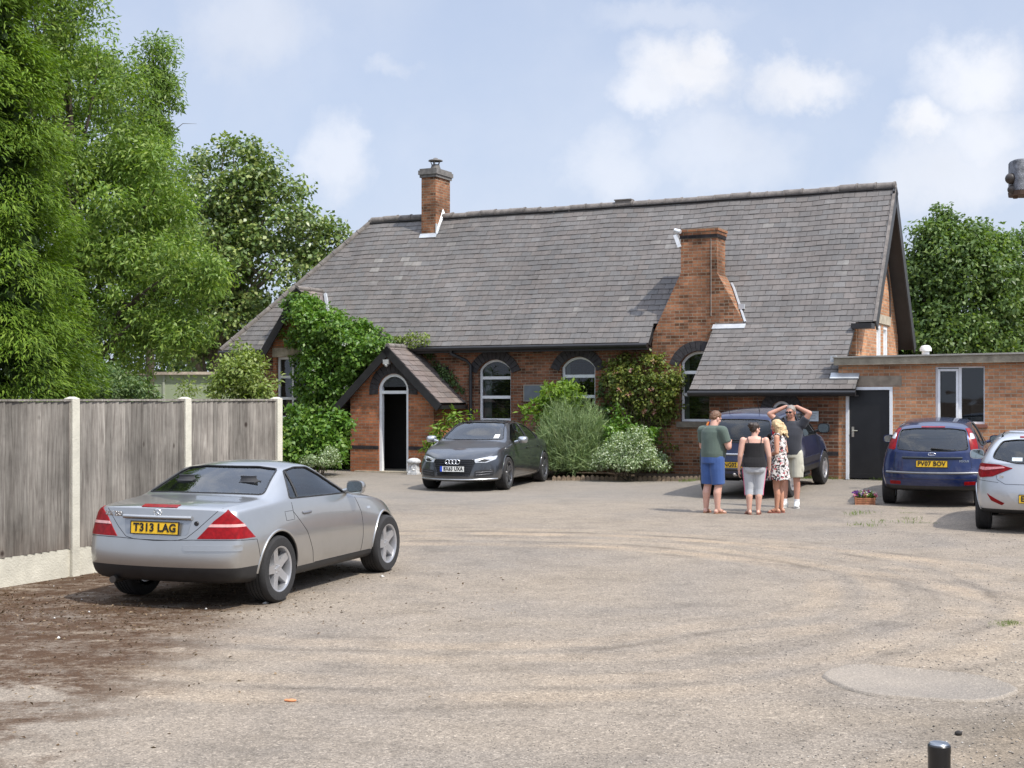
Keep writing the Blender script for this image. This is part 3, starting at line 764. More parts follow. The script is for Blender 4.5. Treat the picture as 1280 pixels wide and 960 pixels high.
c = MB(); M_ = Matrix.Translation((x0-.05, -.13, 5.72)) @ Matrix.Rotation(-.35, 4, 'Y') @ Matrix.Rotation(.2, 4, 'Z'); c.box((-.05, -.06, -.16), (.04, .03, .16), 0, M_); c.cone((x0-.13, -.13, 5.99), (x0+.03, -.16, 5.94), .05, .05, 8)
c.build('bracket', M_plain('white_metal', (.7, .71, .72), .4, .3, .15, 12), stack)
c = MB(); c.tube([(x1-.14, -.058, 5.75), (x1-.14, -.058, 3.9)], .008, 5); c.build('cable', M_plain('cable', (.32, .28, .24), .7), stack)
c = MB(); p3, p4 = Vector((prof[3][0], 0, prof[3][1])), Vector((prof[4][0], 0, prof[4][1])); path = []
for k in range(9):
    q = p3.lerp(p4, k/8*.8); path.append((q.x+.03, min(.60, max(-.05, (q.z-zroof(0))/SLOPE-.02)), q.z+.03))
c.tube(path, .032, 5); c.box((path[3][0]-.02, path[3][1]-.08, path[3][2]-.05), (path[3][0]+.12, path[3][1]+.0, path[3][2]+.07)); c.build('flashing', mt['lead'], stack)
c = MB(); pts = [f_cat(u, v, h) for v in (vt-.16, vt+.0) for u, h in ((CX0+.0, .004), (1.66, .004), (1.66, .035), (CX0+.0, .035))]
c.add(pts, [(0, 1, 2, 3), (7, 6, 5, 4), (0, 4, 5, 1), (1, 5, 6, 2), (2, 6, 7, 3), (3, 7, 4, 0)]); c.build('flashing', mt['lead'], hall)

# ----------------------------------------------------------------- side room under the catslide
SR0, SR1 = 1.22, 4.16
aw = (S(964, -1.5), S(989, -1.5), .95, 1.66, 1.86)
wall([(SR0, -.3), (SR1, -.3), (SR1, CZ+.16), (SR0, CZ+.16)], -1.5, -1.25, [cutter(arch(*aw), -2, -1)], mt['brick'])
b = MB(); b.prism([(-1.25, -.3), (-.055, -.3), (-.055, CZ+CS*(1.79)-.12), (-1.25, CZ+CS*.6-.12)], lambda t, z: Vector((SR0, t, z)), lambda t, z: Vector((SR0+.2, t, z))); b.build('wall', mt['brick'], hall, uv=True)
b = MB(); b.box((aw[0]-.3, -1.2, .5), (aw[1]+.3, -1.17, 2.05)); b.build('interior', mt['dark_room'], hall)
arch_window(aw, -1.5+.06, (1.6,), curtain=0, rec=.06)
st = MB(); st.box((SR0-.011, -1.512, .66), (SR1-.001, -1.502, .75)); st.build('string_course', mt['brick_dark'], hall, uv=True)
lm = MB(); x9 = S(1008, -1.5)

# ----------------------------------------------------------------- porch
PS0, PS1, PT = S(438, -1.2), S(542, -1.2), -1.2
pc = (PS0+PS1)/2; PA = 3.27; PHW = 1.55; PSL = (PA-1.80)/PHW
dz0 = S(473.5, PT); dz1 = S(510.5, PT)
door_out = arch(dz0, dz1, -.5, 2.22, 2.56, 12)
def pz(s): return PA-PSL*abs(s-pc)-.1
me = boolean(solid(wallpoly([(PS0, -.3), (PS1, -.3), (PS1, pz(PS1)), (pc, pz(pc)), (PS0, pz(PS0))], PT, PT+.24)), [cutter(door_out, PT-.5, PT+.6)])
me.materials.clear(); me.materials.append(mt['brick_porch']); box_uv(me); porch = link('porch', me, hall)
for s0, s1 in ((PS0, PS0+.22), (PS1-.22, PS1)):
    b = MB(); b.box((s0, PT+.241, -.3), (s1, -.003, pz(PS0))); b.build('porch_wall', mt['brick_porch'], porch, uv=True)
st = Multi(); st.box((PS0-.011, PT-.011, .60), (dz0-.002, PT-.002, .69)); st.box((dz1+.002, PT-.011, .60), (PS1+.011, PT-.002, .69)); st.box((PS1+.001, PT-.002, .60), (PS1+.011, -.015, .69)); st.build('string_course', mt['brick_dark'], porch, uv=True)
b = MB(); b.box((PS0+.22, PT-.15, -.05), (PS1-.22, -.003, .035)); b.build('doorstep', mt['stone'], porch)
qp = math.hypot(1, PSL)
for sg in (1, -1):
    ng = Vector((sg*PSL, 0, 1)).normalized()
    def f_p(u, v, h, sg=sg, ng=ng): return Vector((pc+sg*(PHW-v/qp), u, PA-PSL*PHW+PSL*v/qp))+ng*h
    pg = [(PT-.2, 0), (-.01, 0), (-.01, PHW*qp), (PT-.2, PHW*qp)]
    slates('porch_roof', pg, f_p, .2, .3, mt['slate_porch'], porch, v0=0, seed=11); deck('porch_roof_deck', pg, f_p, .06, mt['black_paint'], porch)
    pb = MB(); pts = [f_p(u, v, h) for v in (-.07, PHW*qp) for u, h in ((PT-.235, -.2), (PT-.19, -.2), (PT-.19, -.002), (PT-.235, -.002))]
    pb.add(pts, [(0, 1, 2, 3), (7, 6, 5, 4), (0, 4, 5, 1), (1, 5, 6, 2), (2, 6, 7, 3), (3, 7, 4, 0)])
    e0 = f_p(0, -.02, -.03); pb.box((min(e0.x, e0.x+.05)-.02, PT-.2, e0.z-.11), (max(e0.x, e0.x+.05)+.02, -.02, e0.z-.02)); pb.build('barge_board', mt['black_paint'], porch)
rt = MB()
for k in range(4): rt.cone((pc, PT-.2+k*.3, PA), (pc, PT-.2+k*.3+.29, PA), .075, .072, 10)
rt.build('ridge_tiles', mt['ridge'], porch, smooth=50)
b = MB(); b.box((PS0+.225, -.03, .04), (PS1-.225, -.006, 2.75)); b.box((PS0+.222, PT+.26, .04), (PS0+.235, -.031, 2.0)); b.build('lobby_shade_sheet', M_plain('lobby_shade', (.012, .011, .010), .8), porch)  # near-black sheets added to paint the shade seen through the doorway
# door frame with transom and fanlight
fw = .075; b = MB(); o_ = arch(dz0+.002, dz1-.002, .035, 2.22, 2.558, 14); i_ = arch(dz0+fw, dz1-fw, .036, 2.22, 2.558-fw, 14); nn = len(o_)
vs = [(s, PT+.03, z) for s, z in o_]+[(s, PT+.03, z) for s, z in i_]+[(s, PT+.14, z) for s, z in o_]+[(s, PT+.14, z) for s, z in i_]
fs = []
for i in range(1, nn):
    j = (i+1) % nn
    fs += [(i, j, nn+j, nn+i), (nn+i, nn+j, 3*nn+j, 3*nn+i), (2*nn+j, 2*nn+i, 3*nn+i, 3*nn+j), (j, i, 2*nn+i, 2*nn+j)]
b.add(vs, fs); b.box((dz0+fw, PT+.025, 2.04), (dz1-fw, PT+.135, 2.12))
dfm = b.build('door_frame', mt['white_paint'], porch)
g_ = MB(); g_.add([(s, PT+.08, z) for s, z in i_ if z > 2.1]+[(dz0+fw, PT+.08, 2.12), (dz1-fw, PT+.08, 2.12)][:0], [tuple(range(len([1 for s, z in i_ if z > 2.1])))]); g_.build('fanlight', M_glass('fanlight_glass', (.3, .28, .24), .5, .8), porch)
b = MB(); b.box((dz1-fw-.055, PT+.15, .05), (dz1-fw-.01, PT+.9, 2.03)); b.build('door', M_plain('door_paint', (.16, .14, .11), .5, 0, .2, 8), porch)
hb = MB(); c = (dz0+dz1)/2; w = (dz1-dz0)/2; hh = .34; R = (w*w+hh*hh)/(2*hh); A = math.asin(w/R)*1.3; czz = 2.56-R
for k in range(15):
    a, a2 = -A+2*A*k/15+.008, -A+2*A*(k+1)/15-.008
    hb.prism([(c+r*math.sin(q), czz+r*math.cos(q)) for r, q in ((R+.006, a), (R+.006, a2), (R+.26, a2), (R+.26, a))], lambda s, z: Vector((s, PT-.03, z)), lambda s, z: Vector((s, PT-.003, z)))
hb.build('arch_hood', M_plain('blue_brick_porch', (.04, .035, .037), .75, 0, .5, 12, .006), porch)
lp = MB(); lp.cone((pc-.03, PT-.01, 2.90), (pc-.03, PT-.14, 2.93), .035, .035, 8); lp.box((pc-.11, PT-.24, 2.80), (pc+.05, PT-.12, 2.92)); lp.ell((pc-.03, PT-.2, 2.78), (.05, .05, .05), 10, 8)
lp.build('porch_lamp', M_plain('lamp_shell', (.55, .55, .53), .4, .3, .2, 9), porch, smooth=40)

# ----------------------------------------------------------------- signs on the walls
def sign(px0, px1, py0, py1, t, name, mat_, label, frame=None):
    s0, s1 = S(px0, t), S(px1, t); z1, z0 = ZZ((px0+px1)/2, py0, t), ZZ((px0+px1)/2, py1, t)
    e = empty(name, BW((s0+s1)/2, t, z0), BRZ, label, 'sign'); w, h = s1-s0, z1-z0
    b = MB(); b.box((-w/2, -.03, 0), (w/2, -.008, h)); b.build('board', mat_, e)
    if frame:
        b = MB(); f_ = .025
        for lo, hi in (((-w/2-f_, -.002-f_), (w/2+f_, -.002)), ((-w/2-f_, h+.002), (w/2+f_, h+f_)), ((-w/2-f_, -.001), (-w/2-.002, h+.001)), ((w/2+.002, -.001), (w/2+f_, h+.001))):
            b.box((lo[0], -.036, lo[1]), (hi[0], -.008, hi[1]))
        b.build('frame', frame, e)
    return e, w, h
sign(656, 680, 482, 500.5, 0, 'notice_board', M_plain('slate_board', (.13, .15, .17), .35, 0, .2, 6), 'grey notice board with a pale frame on the wall between two arched windows', M_plain('board_frame', (.30, .27, .22), .6))
e, w, h = sign(1007.5, 1023.5, 514, 526.5, -1.5, 'wall_plaque', M_plain('plaque_white', (.52, .56, .58), .4, 0, .12, 9), 'small pale plaque on the brick wall under the low catslide roof')
b = MB()
for k in range(4): b.box((-w*.36, -.0335, h*(.74-.17*k)), (w*(.36-.1*(k % 2)), -.0305, h*(.79-.17*k)))
b.build('text_lines', M_plain('plaque_ink', (.2, .22, .24), .6), e)

# ================================================================= flat-roofed brick annexe
annx = empty('annexe', BW(6.5, -1.5), BRZ, 'flat roofed single storey brick annexe with black door and two pane window', 'annexe')
OX, OY = -6.5, 1.5     # local offset: (s+OX, t+OY)
AT = -1.5
dS0, dS1 = S(1057.5, AT), S(1116, AT); DZ0, DZ1 = .15, 2.17
aS0, aS1 = S(1169, AT), S(1231, AT); AZ0, AZ1 = ZZ(1200, 530, AT), ZZ(1200, 458, AT)
AR0, AR1 = SR1+.004, 12.0
def rect(a, b_, c, d): return [(a, c), (b_, c), (b_, d), (a, d)]
ZT = 2.665
me = boolean(solid(wallpoly(rect(AR0, AR1, -.3, ZT), AT, AT+.25)), [cutter(rect(dS0, dS1, -1, DZ1), AT-.5, AT+.6), cutter(rect(aS0, aS1, AZ0, AZ1), AT-.5, AT+.6)])
me.transform(Matrix.Translation((OX, OY, 0))); me.materials.clear(); me.materials.append(mt['brick_annexe']); box_uv(me); link('wall', me, annx)
b = MB(); b.box((AR1-.25, AT+.251, -.3), (AR1, 4.5, ZT)); b.box((S_R+.004, 4.25, -.3), (AR1-.251, 4.5, ZT)); b.v = [(x+OX, y+OY, z) for x, y, z in b.v]; b.build('wall', mt['brick_annexe'], annx, uv=True)
b = MB(); b.box((S_R+.02, AT+.3, .1), (AR1-.3, 4.2, .14)); b.box((4.9, 1.5, .14), (AR1-.3, 1.55, 2.6)); b.v = [(x+OX, y+OY, z) for x, y, z in b.v]; b.build('interior', mt['dark_room'], annx)
fx0 = S(1042, AT-.15)
b = MB(); b.prism([(fx0, 2.645), (AR1+.1, 2.70), (AR1+.1, 2.87), (fx0, 2.80)], lambda s, z: Vector((s+OX, AT-.15+OY, z)), lambda s, z: Vector((s+OX, AT+.02+OY, z)))
b.build('fascia', mt['fascia'], annx)
b = MB(); b.prism([(fx0-.02, 2.802), (AR1+.1, 2.872), (AR1+.1, 2.91), (fx0-.02, 2.835)], lambda s, z: Vector((s+OX, AT-.18+OY, z)), lambda s, z: Vector((s+OX, AT+.25+OY, z)))
b.prism([(S_R+.004, 2.68), (AR1+.1, 2.74), (AR1+.1, 2.90), (S_R+.004, 2.83)], lambda s, z: Vector((s+OX, AT+.251+OY, z)), lambda s, z: Vector((s+OX, 4.6+OY, z)))
b.build('roof', mt['felt'], annx)
b = MB(); b.box((dS0+.12+OX, AT-.012+OY, DZ1+.02), (S(1120, AT)+.12+OX, AT-.002+OY, DZ1+.24)); b.build('lintel', M_plain('door_lintel', (.27, .22, .165), .9, 0, .3, 6), annx)
# lead flashing where the catslide meets the annexe
b = MB(); pts = [f_cat(u, v, h) for v in (.33, .52) for u, h in ((4.0, .004), (4.62, .004), (4.62, .04), (4.0, .04))]
b.add(pts, [(0, 1, 2, 3), (7, 6, 5, 4), (0, 4, 5, 1), (1, 5, 6, 2), (2, 6, 7, 3), (3, 7, 4, 0)]); b.box((3.98, CT+.36, 2.72), (4.1, CT+.5, 2.86)); b.build('flashing', mt['lead'], hall)
# door
fw = .065; b = MB()
for a, c in (((dS0+.002, DZ0), (dS0+fw, DZ1-.002)), ((dS1-fw, DZ0), (dS1-.002, DZ1-.002)), ((dS0+fw, DZ1-fw), (dS1-fw, DZ1-.002))):
    b.box((a[0]+OX, AT-.03+OY, a[1]), (c[0]+OX, AT+.1+OY, c[1]))
b.build('door_frame', mt['white_paint'], annx)
b = MB(); b.box((dS0+fw+.003+OX, AT+.03+OY, DZ0+.03), (dS1-fw-.003+OX, AT+.075+OY, DZ1-fw-.003)); b.box((dS0+fw+.003+OX, AT+.02+OY, DZ0+.031), (dS1-fw-.003+OX, AT+.0295+OY, DZ0+.13))
dr = b.build('door', M_plain('black_door', (.012, .012, .013), .4, 0, .3, 4), annx)
b = MB(); hx = dS0+fw+.08+OX; hy = AT+.03+OY; b.box((hx-.025, hy-.012, 1.08), (hx+.025, hy-.001, 1.30)); b.tube([(hx, hy-.01, 1.22), (hx, hy-.06, 1.22), (hx+.11, hy-.06, 1.215)], .012, 8); b.build('handle', M_plain('brass_handle', (.55, .52, .42), .3, .8, .1, 9), dr)
b = MB(); b.box((dS0-.05+OX, AT-.14+OY, -.05), (dS1+.05+OX, AT-.001+OY, DZ0)); b.box((dS0+OX, AT+.0+OY, DZ0-.1), (dS1+OX, AT+.25+OY, DZ0+.001)); b.build('doorstep', mt['concrete'], annx)
# window
b = MB(); y0, y1 = AT+.05+OY, AT+.12+OY; sm_ = aS0+(aS1-aS0)*.5; f2 = .05
for a, c in (((aS0, AZ0), (aS0+f2, AZ1)), ((aS1-f2*.6, AZ0), (aS1, AZ1)), ((aS0+f2, AZ0), (aS1-f2*.6, AZ0+f2)), ((aS0+f2, AZ1-f2*.6), (aS1-f2*.6, AZ1)), ((sm_-.03, AZ0+f2), (sm_+.03, AZ1-f2*.6))):
    b.box((a[0]+.001+OX, y0, a[1]+.001), (c[0]-.001+OX, y1, c[1]-.001))
for a, c in (((aS0+f2, AZ0+f2), (aS0+f2+.05, AZ1-f2)), ((sm_-.08, AZ0+f2), (sm_-.031, AZ1-f2)), ((aS0+f2+.05, AZ0+f2), (sm_-.08, AZ0+f2+.05)), ((aS0+f2+.05, AZ1-f2-.05), (sm_-.08, AZ1-f2))):
    b.box((a[0]+.001+OX, y0-.03, a[1]+.001), (c[0]-.001+OX, y0-.001, c[1]-.001))
wf = b.build('window', mt['white_paint'], annx)
b = MB(); b.box((aS0+f2+OX, y0+.03, AZ0+f2), (aS1-f2*.6+OX, y0+.036, AZ1-f2*.6)); b.build('pane', mt['glass_house'], wf)
b = MB(); b.box((aS0-.06+OX, AT-.05+OY, AZ0-.07), (aS1+.06+OX, AT+.05+OY, AZ0-.002)); b.build('sill', M_plain('tile_sill', (.22, .09, .06), .7, 0, .2, 9), wf)
b = MB(); b.box((aS1-.32+OX, AT+.32+OY, AZ0), (aS1-.05+OX, AT+.34+OY, AZ0+.42)); b.build('paper', M_plain('paper', (.3, .28, .24), .8), wf)
# white vent cowl on the annexe roof
vp = BW(S(1157, 3.0), 3.0, 2.83); e = empty('roof_vent', vp, 0, 'small white vent pipe with rounded cap on the flat annexe roof', 'vent')
b = MB(); b.lathe([(.09, -.02), (.09, .26)], 16); b.build('pipe', mt['white_paint'], e, smooth=40)
b = MB(); b.lathe([(.0, .25), (.14, .25), (.14, .32), (.10, .38), (.0, .40)], 16); b.build('cap', mt['white_paint'], e, smooth=40)
# ================================================================= cars (x forward, y left, z up; origin on the ground midway between the axles)
mt['tyre'] = M_plain('tyre', (.022, .021, .021), .85, 0, .25, 14, .006)
mt['alloy'] = M_plain('alloy', (.52, .52, .53), .35, .75, .12, 9)
mt['alloy_dark'] = M_plain('alloy_dark', (.20, .20, .21), .35, .8, .15, 9)
mt['brake'] = M_plain('brake_dark', (.035, .033, .032), .6, .3)
mt['trim'] = M_plain('black_trim', (.016, .016, .017), .5, 0, .25, 8)
mt['seam'] = M_plain('seam', (.012, .012, .013), .8)
mt['chrome'] = M_plain('chrome', (.75, .76, .77), .15, .95, .05, 9)
mt['red_lens'] = M_plain('red_lens', (.22, .004, .006), .28, 0, .4, 24, 0, 0, .25)
mt['clear_lens'] = M_plain('clear_lens', (.62, .62, .62), .08, .5, .35, 30, 0, 1.0)
mt['amber_lens'] = M_plain('amber_lens', (.8, .22, .02), .12, 0, .2, 20, 0, 1.0)
mt['plate_y'] = M_plain('plate_yellow', (.78, .47, .02), .4, 0, .06, 8)
mt['plate_w'] = M_plain('plate_white', (.78, .78, .74), .4, 0, .06, 8)
mt['plate_ink'] = M_plain('plate_ink', (.012, .012, .012), .5)
mt['car_glass'] = M_glass('car_glass', (.42, .48, .46), .93, 1.25)
mt['car_glass_dark'] = M_glass('car_glass_dark', (.12, .13, .14), .9, 1.25)
mt['seat'] = M_plain('car_seat', (.035, .035, .038), .8)
mt['cabin'] = M_plain('car_cabin', (.05, .05, .052), .85)

def interp(tab, x):
    if x <= tab[0][0]: return tab[0][1]
    for (a, p), (b, q) in zip(tab, tab[1:]):
        if x <= b: return p+(q-p)*(x-a)/(b-a)
    return tab[-1][1]
def car_body_mesh(sp):
    """sub-divided box lattice deformed to the car's profile, then smoothed"""
    xs = sp['xs']; nx_ = len(xs); C = 3
    T = lambda k, x: interp(sp[k], x)
    x_r, x_f = xs[0], xs[-1]
    def pos(x, row, frac):           # frac 0..1 out from centreline, row 0..6
        zb, zt, zl = T('zb', x), T('zt', x), T('zbelt', x)
        wm, wb_, wt = T('wmax', x), T('wbelt', x), T('wtop', x)
        ws = wm*sp.get('sill', .93)
        hgt = zl-zb
        r = [(ws*.93, zb), (ws, zb+.06), (wm*.985, zb+.28*hgt), (wm, zb+.62*hgt), (wb_, zl), None, (wt, zt)]
        e = T('edge', x) if 'edge' in sp else .03      # roof edge lies this far below the centreline
        if row == 6: w, z = wt, zt-e*frac**2.2
        elif row == 5:
            q = .5; w = wb_+(wt-wb_)*q+.018*min(1, (zt-zl)/.3); z = zl+(zt-e-zl)*q
        else: w, z = r[row]
        y = w*frac
        # end profiles and plan bow
        xx = x
        fr = (x-x_r); bl = max(0, 1-fr/sp.get('rbl', .45))**1.5
        if bl > 0: xx += bl*interp(sp['rear'], z) - bl*0 + bl*sp['rbow']*(abs(y)/wm)**2.6
        ff = (x_f-x); bl = max(0, 1-ff/sp.get('fbl', .5))**1.5
        if bl > 0: xx += bl*interp(sp['front'], z) - bl*sp['fbow']*(abs(y)/wm)**2.4
        return (xx, y, z)
    idx = {}; V_ = []
    def vid(i, row, col):            # col -3..3
        if 0 < row < 6 and abs(col) != C and 0 < i < nx_-1: raise KeyError
        k = (i, row, col)
        if k not in idx:
            p = pos(xs[i], row, abs(col)/C); idx[k] = len(V_); V_.append((p[0], math.copysign(p[1], col) if col else 0, p[2]))
        return idx[k]
    Fc = []
    for i in range(nx_-1):
        for c in range(-C, C):
            Fc.append((vid(i, 6, c), vid(i, 6, c+1), vid(i+1, 6, c+1), vid(i+1, 6, c)))
            Fc.append((vid(i, 0, c), vid(i+1, 0, c), vid(i+1, 0, c+1), vid(i, 0, c+1)))
        for r in range(6):
            for c in (-C, C): Fc.append((vid(i, r, c), vid(i+1, r, c), vid(i+1, r+1, c), vid(i, r+1, c)))
    for i in (0, nx_-1):
        for r in range(6):
            for c in range(-C, C): Fc.append((vid(i, r, c), vid(i, r, c+1), vid(i, r+1, c+1), vid(i, r+1, c)))
    me = bpy.data.meshes.new('body'); me.from_pydata(V_, [], Fc)
    bm = bmesh.new(); bm.from_mesh(me); bmesh.ops.recalc_face_normals(bm, faces=bm.faces)
    cl = bm.edges.layers.float.get('crease_edge') or bm.edges.layers.float.new('crease_edge')
    inv = {v: k for k, v in idx.items()}
    for e in bm.edges:
        a, b = inv[e.verts[0].index], inv[e.verts[1].index]
        if a[1] == b[1] and a[0] != b[0] and abs(a[2]) == C and abs(b[2]) == C:
            e[cl] = sp.get('crease', {}).get(a[1], 0.0)
    bm.to_mesh(me); bm.free()
    return evaluated(me, [('SUBSURF', dict(levels=3 if sp.get('fine') else 2, subdivision_type='CATMULL_CLARK'))])

class Car:
    def __init__(self, sp, root, paint):
        self.sp, self.root, self.paint = sp, root, paint
        self.smooth = car_body_mesh(sp)
        bm = bmesh.new(); bm.from_mesh(self.smooth); bmesh.ops.triangulate(bm, faces=bm.faces); self.bvh = BVHTree.FromBMesh(bm); bm.free()
        self.wins = []       # window cutter prisms
    def frame(self, d):
        d = Vector(d).normalized(); r = d.cross(Vector((0, 0, 1))).normalized(); u = r.cross(d); return d, r, u
    def hit(self, d, a, b_, off):
        """ray along -d (d points outwards); a along r, b_ is world z (r horizontal)"""
        D, r, u = self.frame(d)
        hz = Vector((D.x, D.y, 0)); 
        if hz.length < .05: o = r*a+u*b_+D*6
        else: o = r*a+Vector((0, 0, b_))+D*6; o = o+Vector((0, 0, 0))
        h = self.bvh.ray_cast(o, -D)
        if h[0] is None: return None
        nn = h[1] if h[1].dot(D) > 0 else -h[1]
        return h[0]+nn*off
    def to2(self, d, pts):
        D, r, u = self.frame(d); out = []
        for p in pts:
            p = Vector(p); out.append((p.dot(r), p.z if abs(D.z) < .01 else p.dot(u)))
        return out
    def patch(self, name, d, pts, mat, parent=None, off=.004, cell=.05, skirt=.01, round_=0, mirror=False, smooth=60):
        """closed outline of 3D points, draped on the body along d"""
        objs = []
        for sgn in ((1, -1) if mirror else (1,)):
            dd = (d[0], d[1]*sgn, d[2]); pp = [(p[0], p[1]*sgn, p[2]) for p in pts]
            poly = self.to2(dd, pp)
            if round_: poly = roundpoly(poly, round_)
            if area2(poly) < 0: poly = poly[::-1]
            bm = bmesh.new(); vs = [bm.verts.new((x, y, 0)) for x, y in poly]; bm.faces.new(vs)
            xs_ = [p[0] for p in poly]; ys_ = [p[1] for p in poly]
            for k in range(1, int((max(xs_)-min(xs_))/cell)+1):
                bmesh.ops.bisect_plane(bm, geom=bm.verts[:]+bm.edges[:]+bm.faces[:], plane_co=(min(xs_)+k*cell, 0, 0), plane_no=(1, 0, 0))
            for k in range(1, int((max(ys_)-min(ys_))/cell)+1):
                bmesh.ops.bisect_plane(bm, geom=bm.verts[:]+bm.edges[:]+bm.faces[:], plane_co=(0, min(ys_)+k*cell, 0), plane_no=(0, 1, 0))
            bad = []
            for v in bm.verts:
                h = self.hit(dd, v.co.x, v.co.y, off)
                if h is None: bad.append(v)
                else: v.co = h
            if bad: bmesh.ops.delete(bm, geom=bad, context='VERTS')
            if skirt:
                be = [e for e in bm.edges if e.is_boundary]
                ex = bmesh.ops.extrude_edge_only(bm, edges=be); D = Vector(dd).normalized()
                for v in ex['geom']:
                    if isinstance(v, bmesh.types.BMVert): v.co -= D*skirt
            bmesh.ops.recalc_face_normals(bm, faces=bm.faces)
            # make normals face outwards
            D = Vector(dd).normalized(); s_ = sum(f.normal.dot(D)*f.calc_area() for f in bm.faces)
            if s_ < 0: bmesh.ops.reverse_faces(bm, faces=bm.faces)
            me = bpy.data.meshes.new(name); bm.to_mesh(me); bm.free(); me.materials.append(mat); shade(me, smooth)
            objs.append(link(name, me, parent or self.root))
        return objs
    def line(self, d, pts, r=.0028, off=0.0, closed=False, step=.03, mirror=False, acc=None, mi=0):
        for sgn in ((1, -1) if mirror else (1,)):
            dd = (d[0], d[1]*sgn, d[2]); poly = self.to2(dd, [(p[0], p[1]*sgn, p[2]) for p in pts])
            path = []
            m_ = len(poly)
            for i in range(m_ if closed else m_-1):
                a, b_ = poly[i], poly[(i+1) % m_]; L = math.hypot(b_[0]-a[0], b_[1]-a[1]); k = max(1, int(L/step))
                for j in range(k): path.append((a[0]+(b_[0]-a[0])*j/k, a[1]+(b_[1]-a[1])*j/k))
            if not closed: path.append(poly[-1])
            P = [self.hit(dd, x, y, off) for x, y in path]; P = [p for p in P if p is not None]
            if len(P) > 2: acc.tube(P, r, 6, closed=closed and len(P) == len(path), mi=mi)
    def window(self, d, pts, glass, parent, mirror=False, trim=.009, depth=(.16, 1.6), inset=-.007, name='window', round_=.03):
        for sgn in ((1, -1) if mirror else (1,)):
            dd = (d[0], d[1]*sgn, d[2]); pp = [(p[0], p[1]*sgn, p[2]) for p in pts]
            poly = roundpoly(self.to2(dd, pp), round_); D, r, u = self.frame(dd)
            o, = self.patch(name, dd, pp, glass, parent, off=inset, cell=.06, skirt=0, round_=round_)
            P = []
            m_ = len(poly)
            for i in range(m_):
                a, b_ = poly[i], poly[(i+1) % m_]; L = math.hypot(b_[0]-a[0], b_[1]-a[1]); k = max(1, int(L/.04))
                P += [(a[0]+(b_[0]-a[0])*j/k, a[1]+(b_[1]-a[1])*j/k) for j in range(k)]
            path = [h for h in (self.hit(dd, x, y, .0) for x, y in P) if h is not None]
            t = MB(); t.tube(path, trim, 6, closed=True); t.build('trim', mt['trim'], o, smooth=60)
            # cutter prism running inwards from outside the body
            b = MB(); cs_ = [h.dot(D) for h in (self.hit(dd, x, y, 0) for x, y in poly) if h is not None]
            c1, c0 = max(cs_)+.1, min(cs_)-depth[0]
            b.prism(poly, lambda a, z: r*a+Vector((0, 0, z))+D*c1, lambda a, z: r*a+Vector((0, 0, z))+D*c0)
            self.wins.append(solid(b))
    def finish(self, cabin, arches, black=None, name='body', low=None):
        """cut cabin, windows and wheel arches out of the solid body. cabin: list of (x, z, halfwidth)"""
        me = self.smooth.copy()
        if low is not None:
            bm = bmesh.new(); bm.from_mesh(me)
            for z in low: bmesh.ops.bisect_plane(bm, geom=bm.verts[:]+bm.edges[:]+bm.faces[:], plane_co=(0, 0, z), plane_no=(0, 0, 1), dist=1e-4)
            bm.to_mesh(me); bm.free()
        me.materials.clear(); me.materials.append(self.paint); me.materials.append(mt['trim']); me.materials.append(mt['cabin'])
        for p in me.polygons:
            p.material_index = 1 if (black and black(p.center)) else 0
        cs = []
        n_ = len(cabin); b = MB()
        b.v = [(x, w, z) for x, z, w in cabin]+[(x, -w, z) for x, z, w in cabin]
        b.f = [tuple(range(n_)), tuple(range(n_, 2*n_))]+[(i, (i+1) % n_, n_+(i+1) % n_, n_+i) for i in range(n_)]; b.m = [0]*len(b.f)
        cs.append(solid(b)); cs += self.wins
        for (x, z, r, w) in arches:
            for sg in (1, -1):
                c = MB(); c.cone((x, sg*(w-.30), z), (x, sg*(w+.3), z), r, r, 40)
                c.box((x-r*.9, min(sg*(w-.3), sg*(w+.3))+.001, -.3), (x+r*.9, max(sg*(w-.3), sg*(w+.3))-.001, z-.1*r)) if False else None
                cs.append(solid(c))
        for c in cs:
            c.materials.clear(); c.materials.append(self.paint); c.materials.append(mt['trim']); c.materials.append(mt['cabin'])
            for p in c.polygons: p.material_index = 2
        for c in cs[len(cs)-2*len(arches):]:
            for p in c.polygons: p.material_index = 1
        out = me
        ext = lambda q: [max(v.co[i] for v in q.vertices)-min(v.co[i] for v in q.vertices) for i in range(3)] if len(q.vertices) else [0, 0, 0]
        e0 = ext(me)
        for c in cs:
            for sv in ('EXACT', 'FAST'):
                t_ = boolean(out.copy(), [c.copy()], solver=sv)
                e1 = ext(t_)
                if all(abs(a-b_) < .12 for a, b_ in zip(e0, e1)) and len(t_.polygons) > .6*len(out.polygons): out = t_; break
                print('boolean retry', self.root.name, sv, e1)
        shade(out, 32)
        o = link(name, out, self.root); self.body = o
        return o
    def arch_lips(self, arches, acc, r=.012, span=(.0, 1.0)):
        for (x, z, R, w) in arches:
            for sg in (1, -1):
                P = []
                for k in range(41):
                    a = math.pi*(span[0]+(span[1]-span[0])*k/40)
                    h = self.hit((0, sg, 0), (x+R*math.cos(a))*sg*1.0 if False else Vector((x+R*math.cos(a), 0, 0)).dot(self.frame((0, sg, 0))[1]), z+R*math.sin(a), -.004)
                    if h is not None: P.append(h)
                if len(P) > 5: acc.tube(P, r, 6)

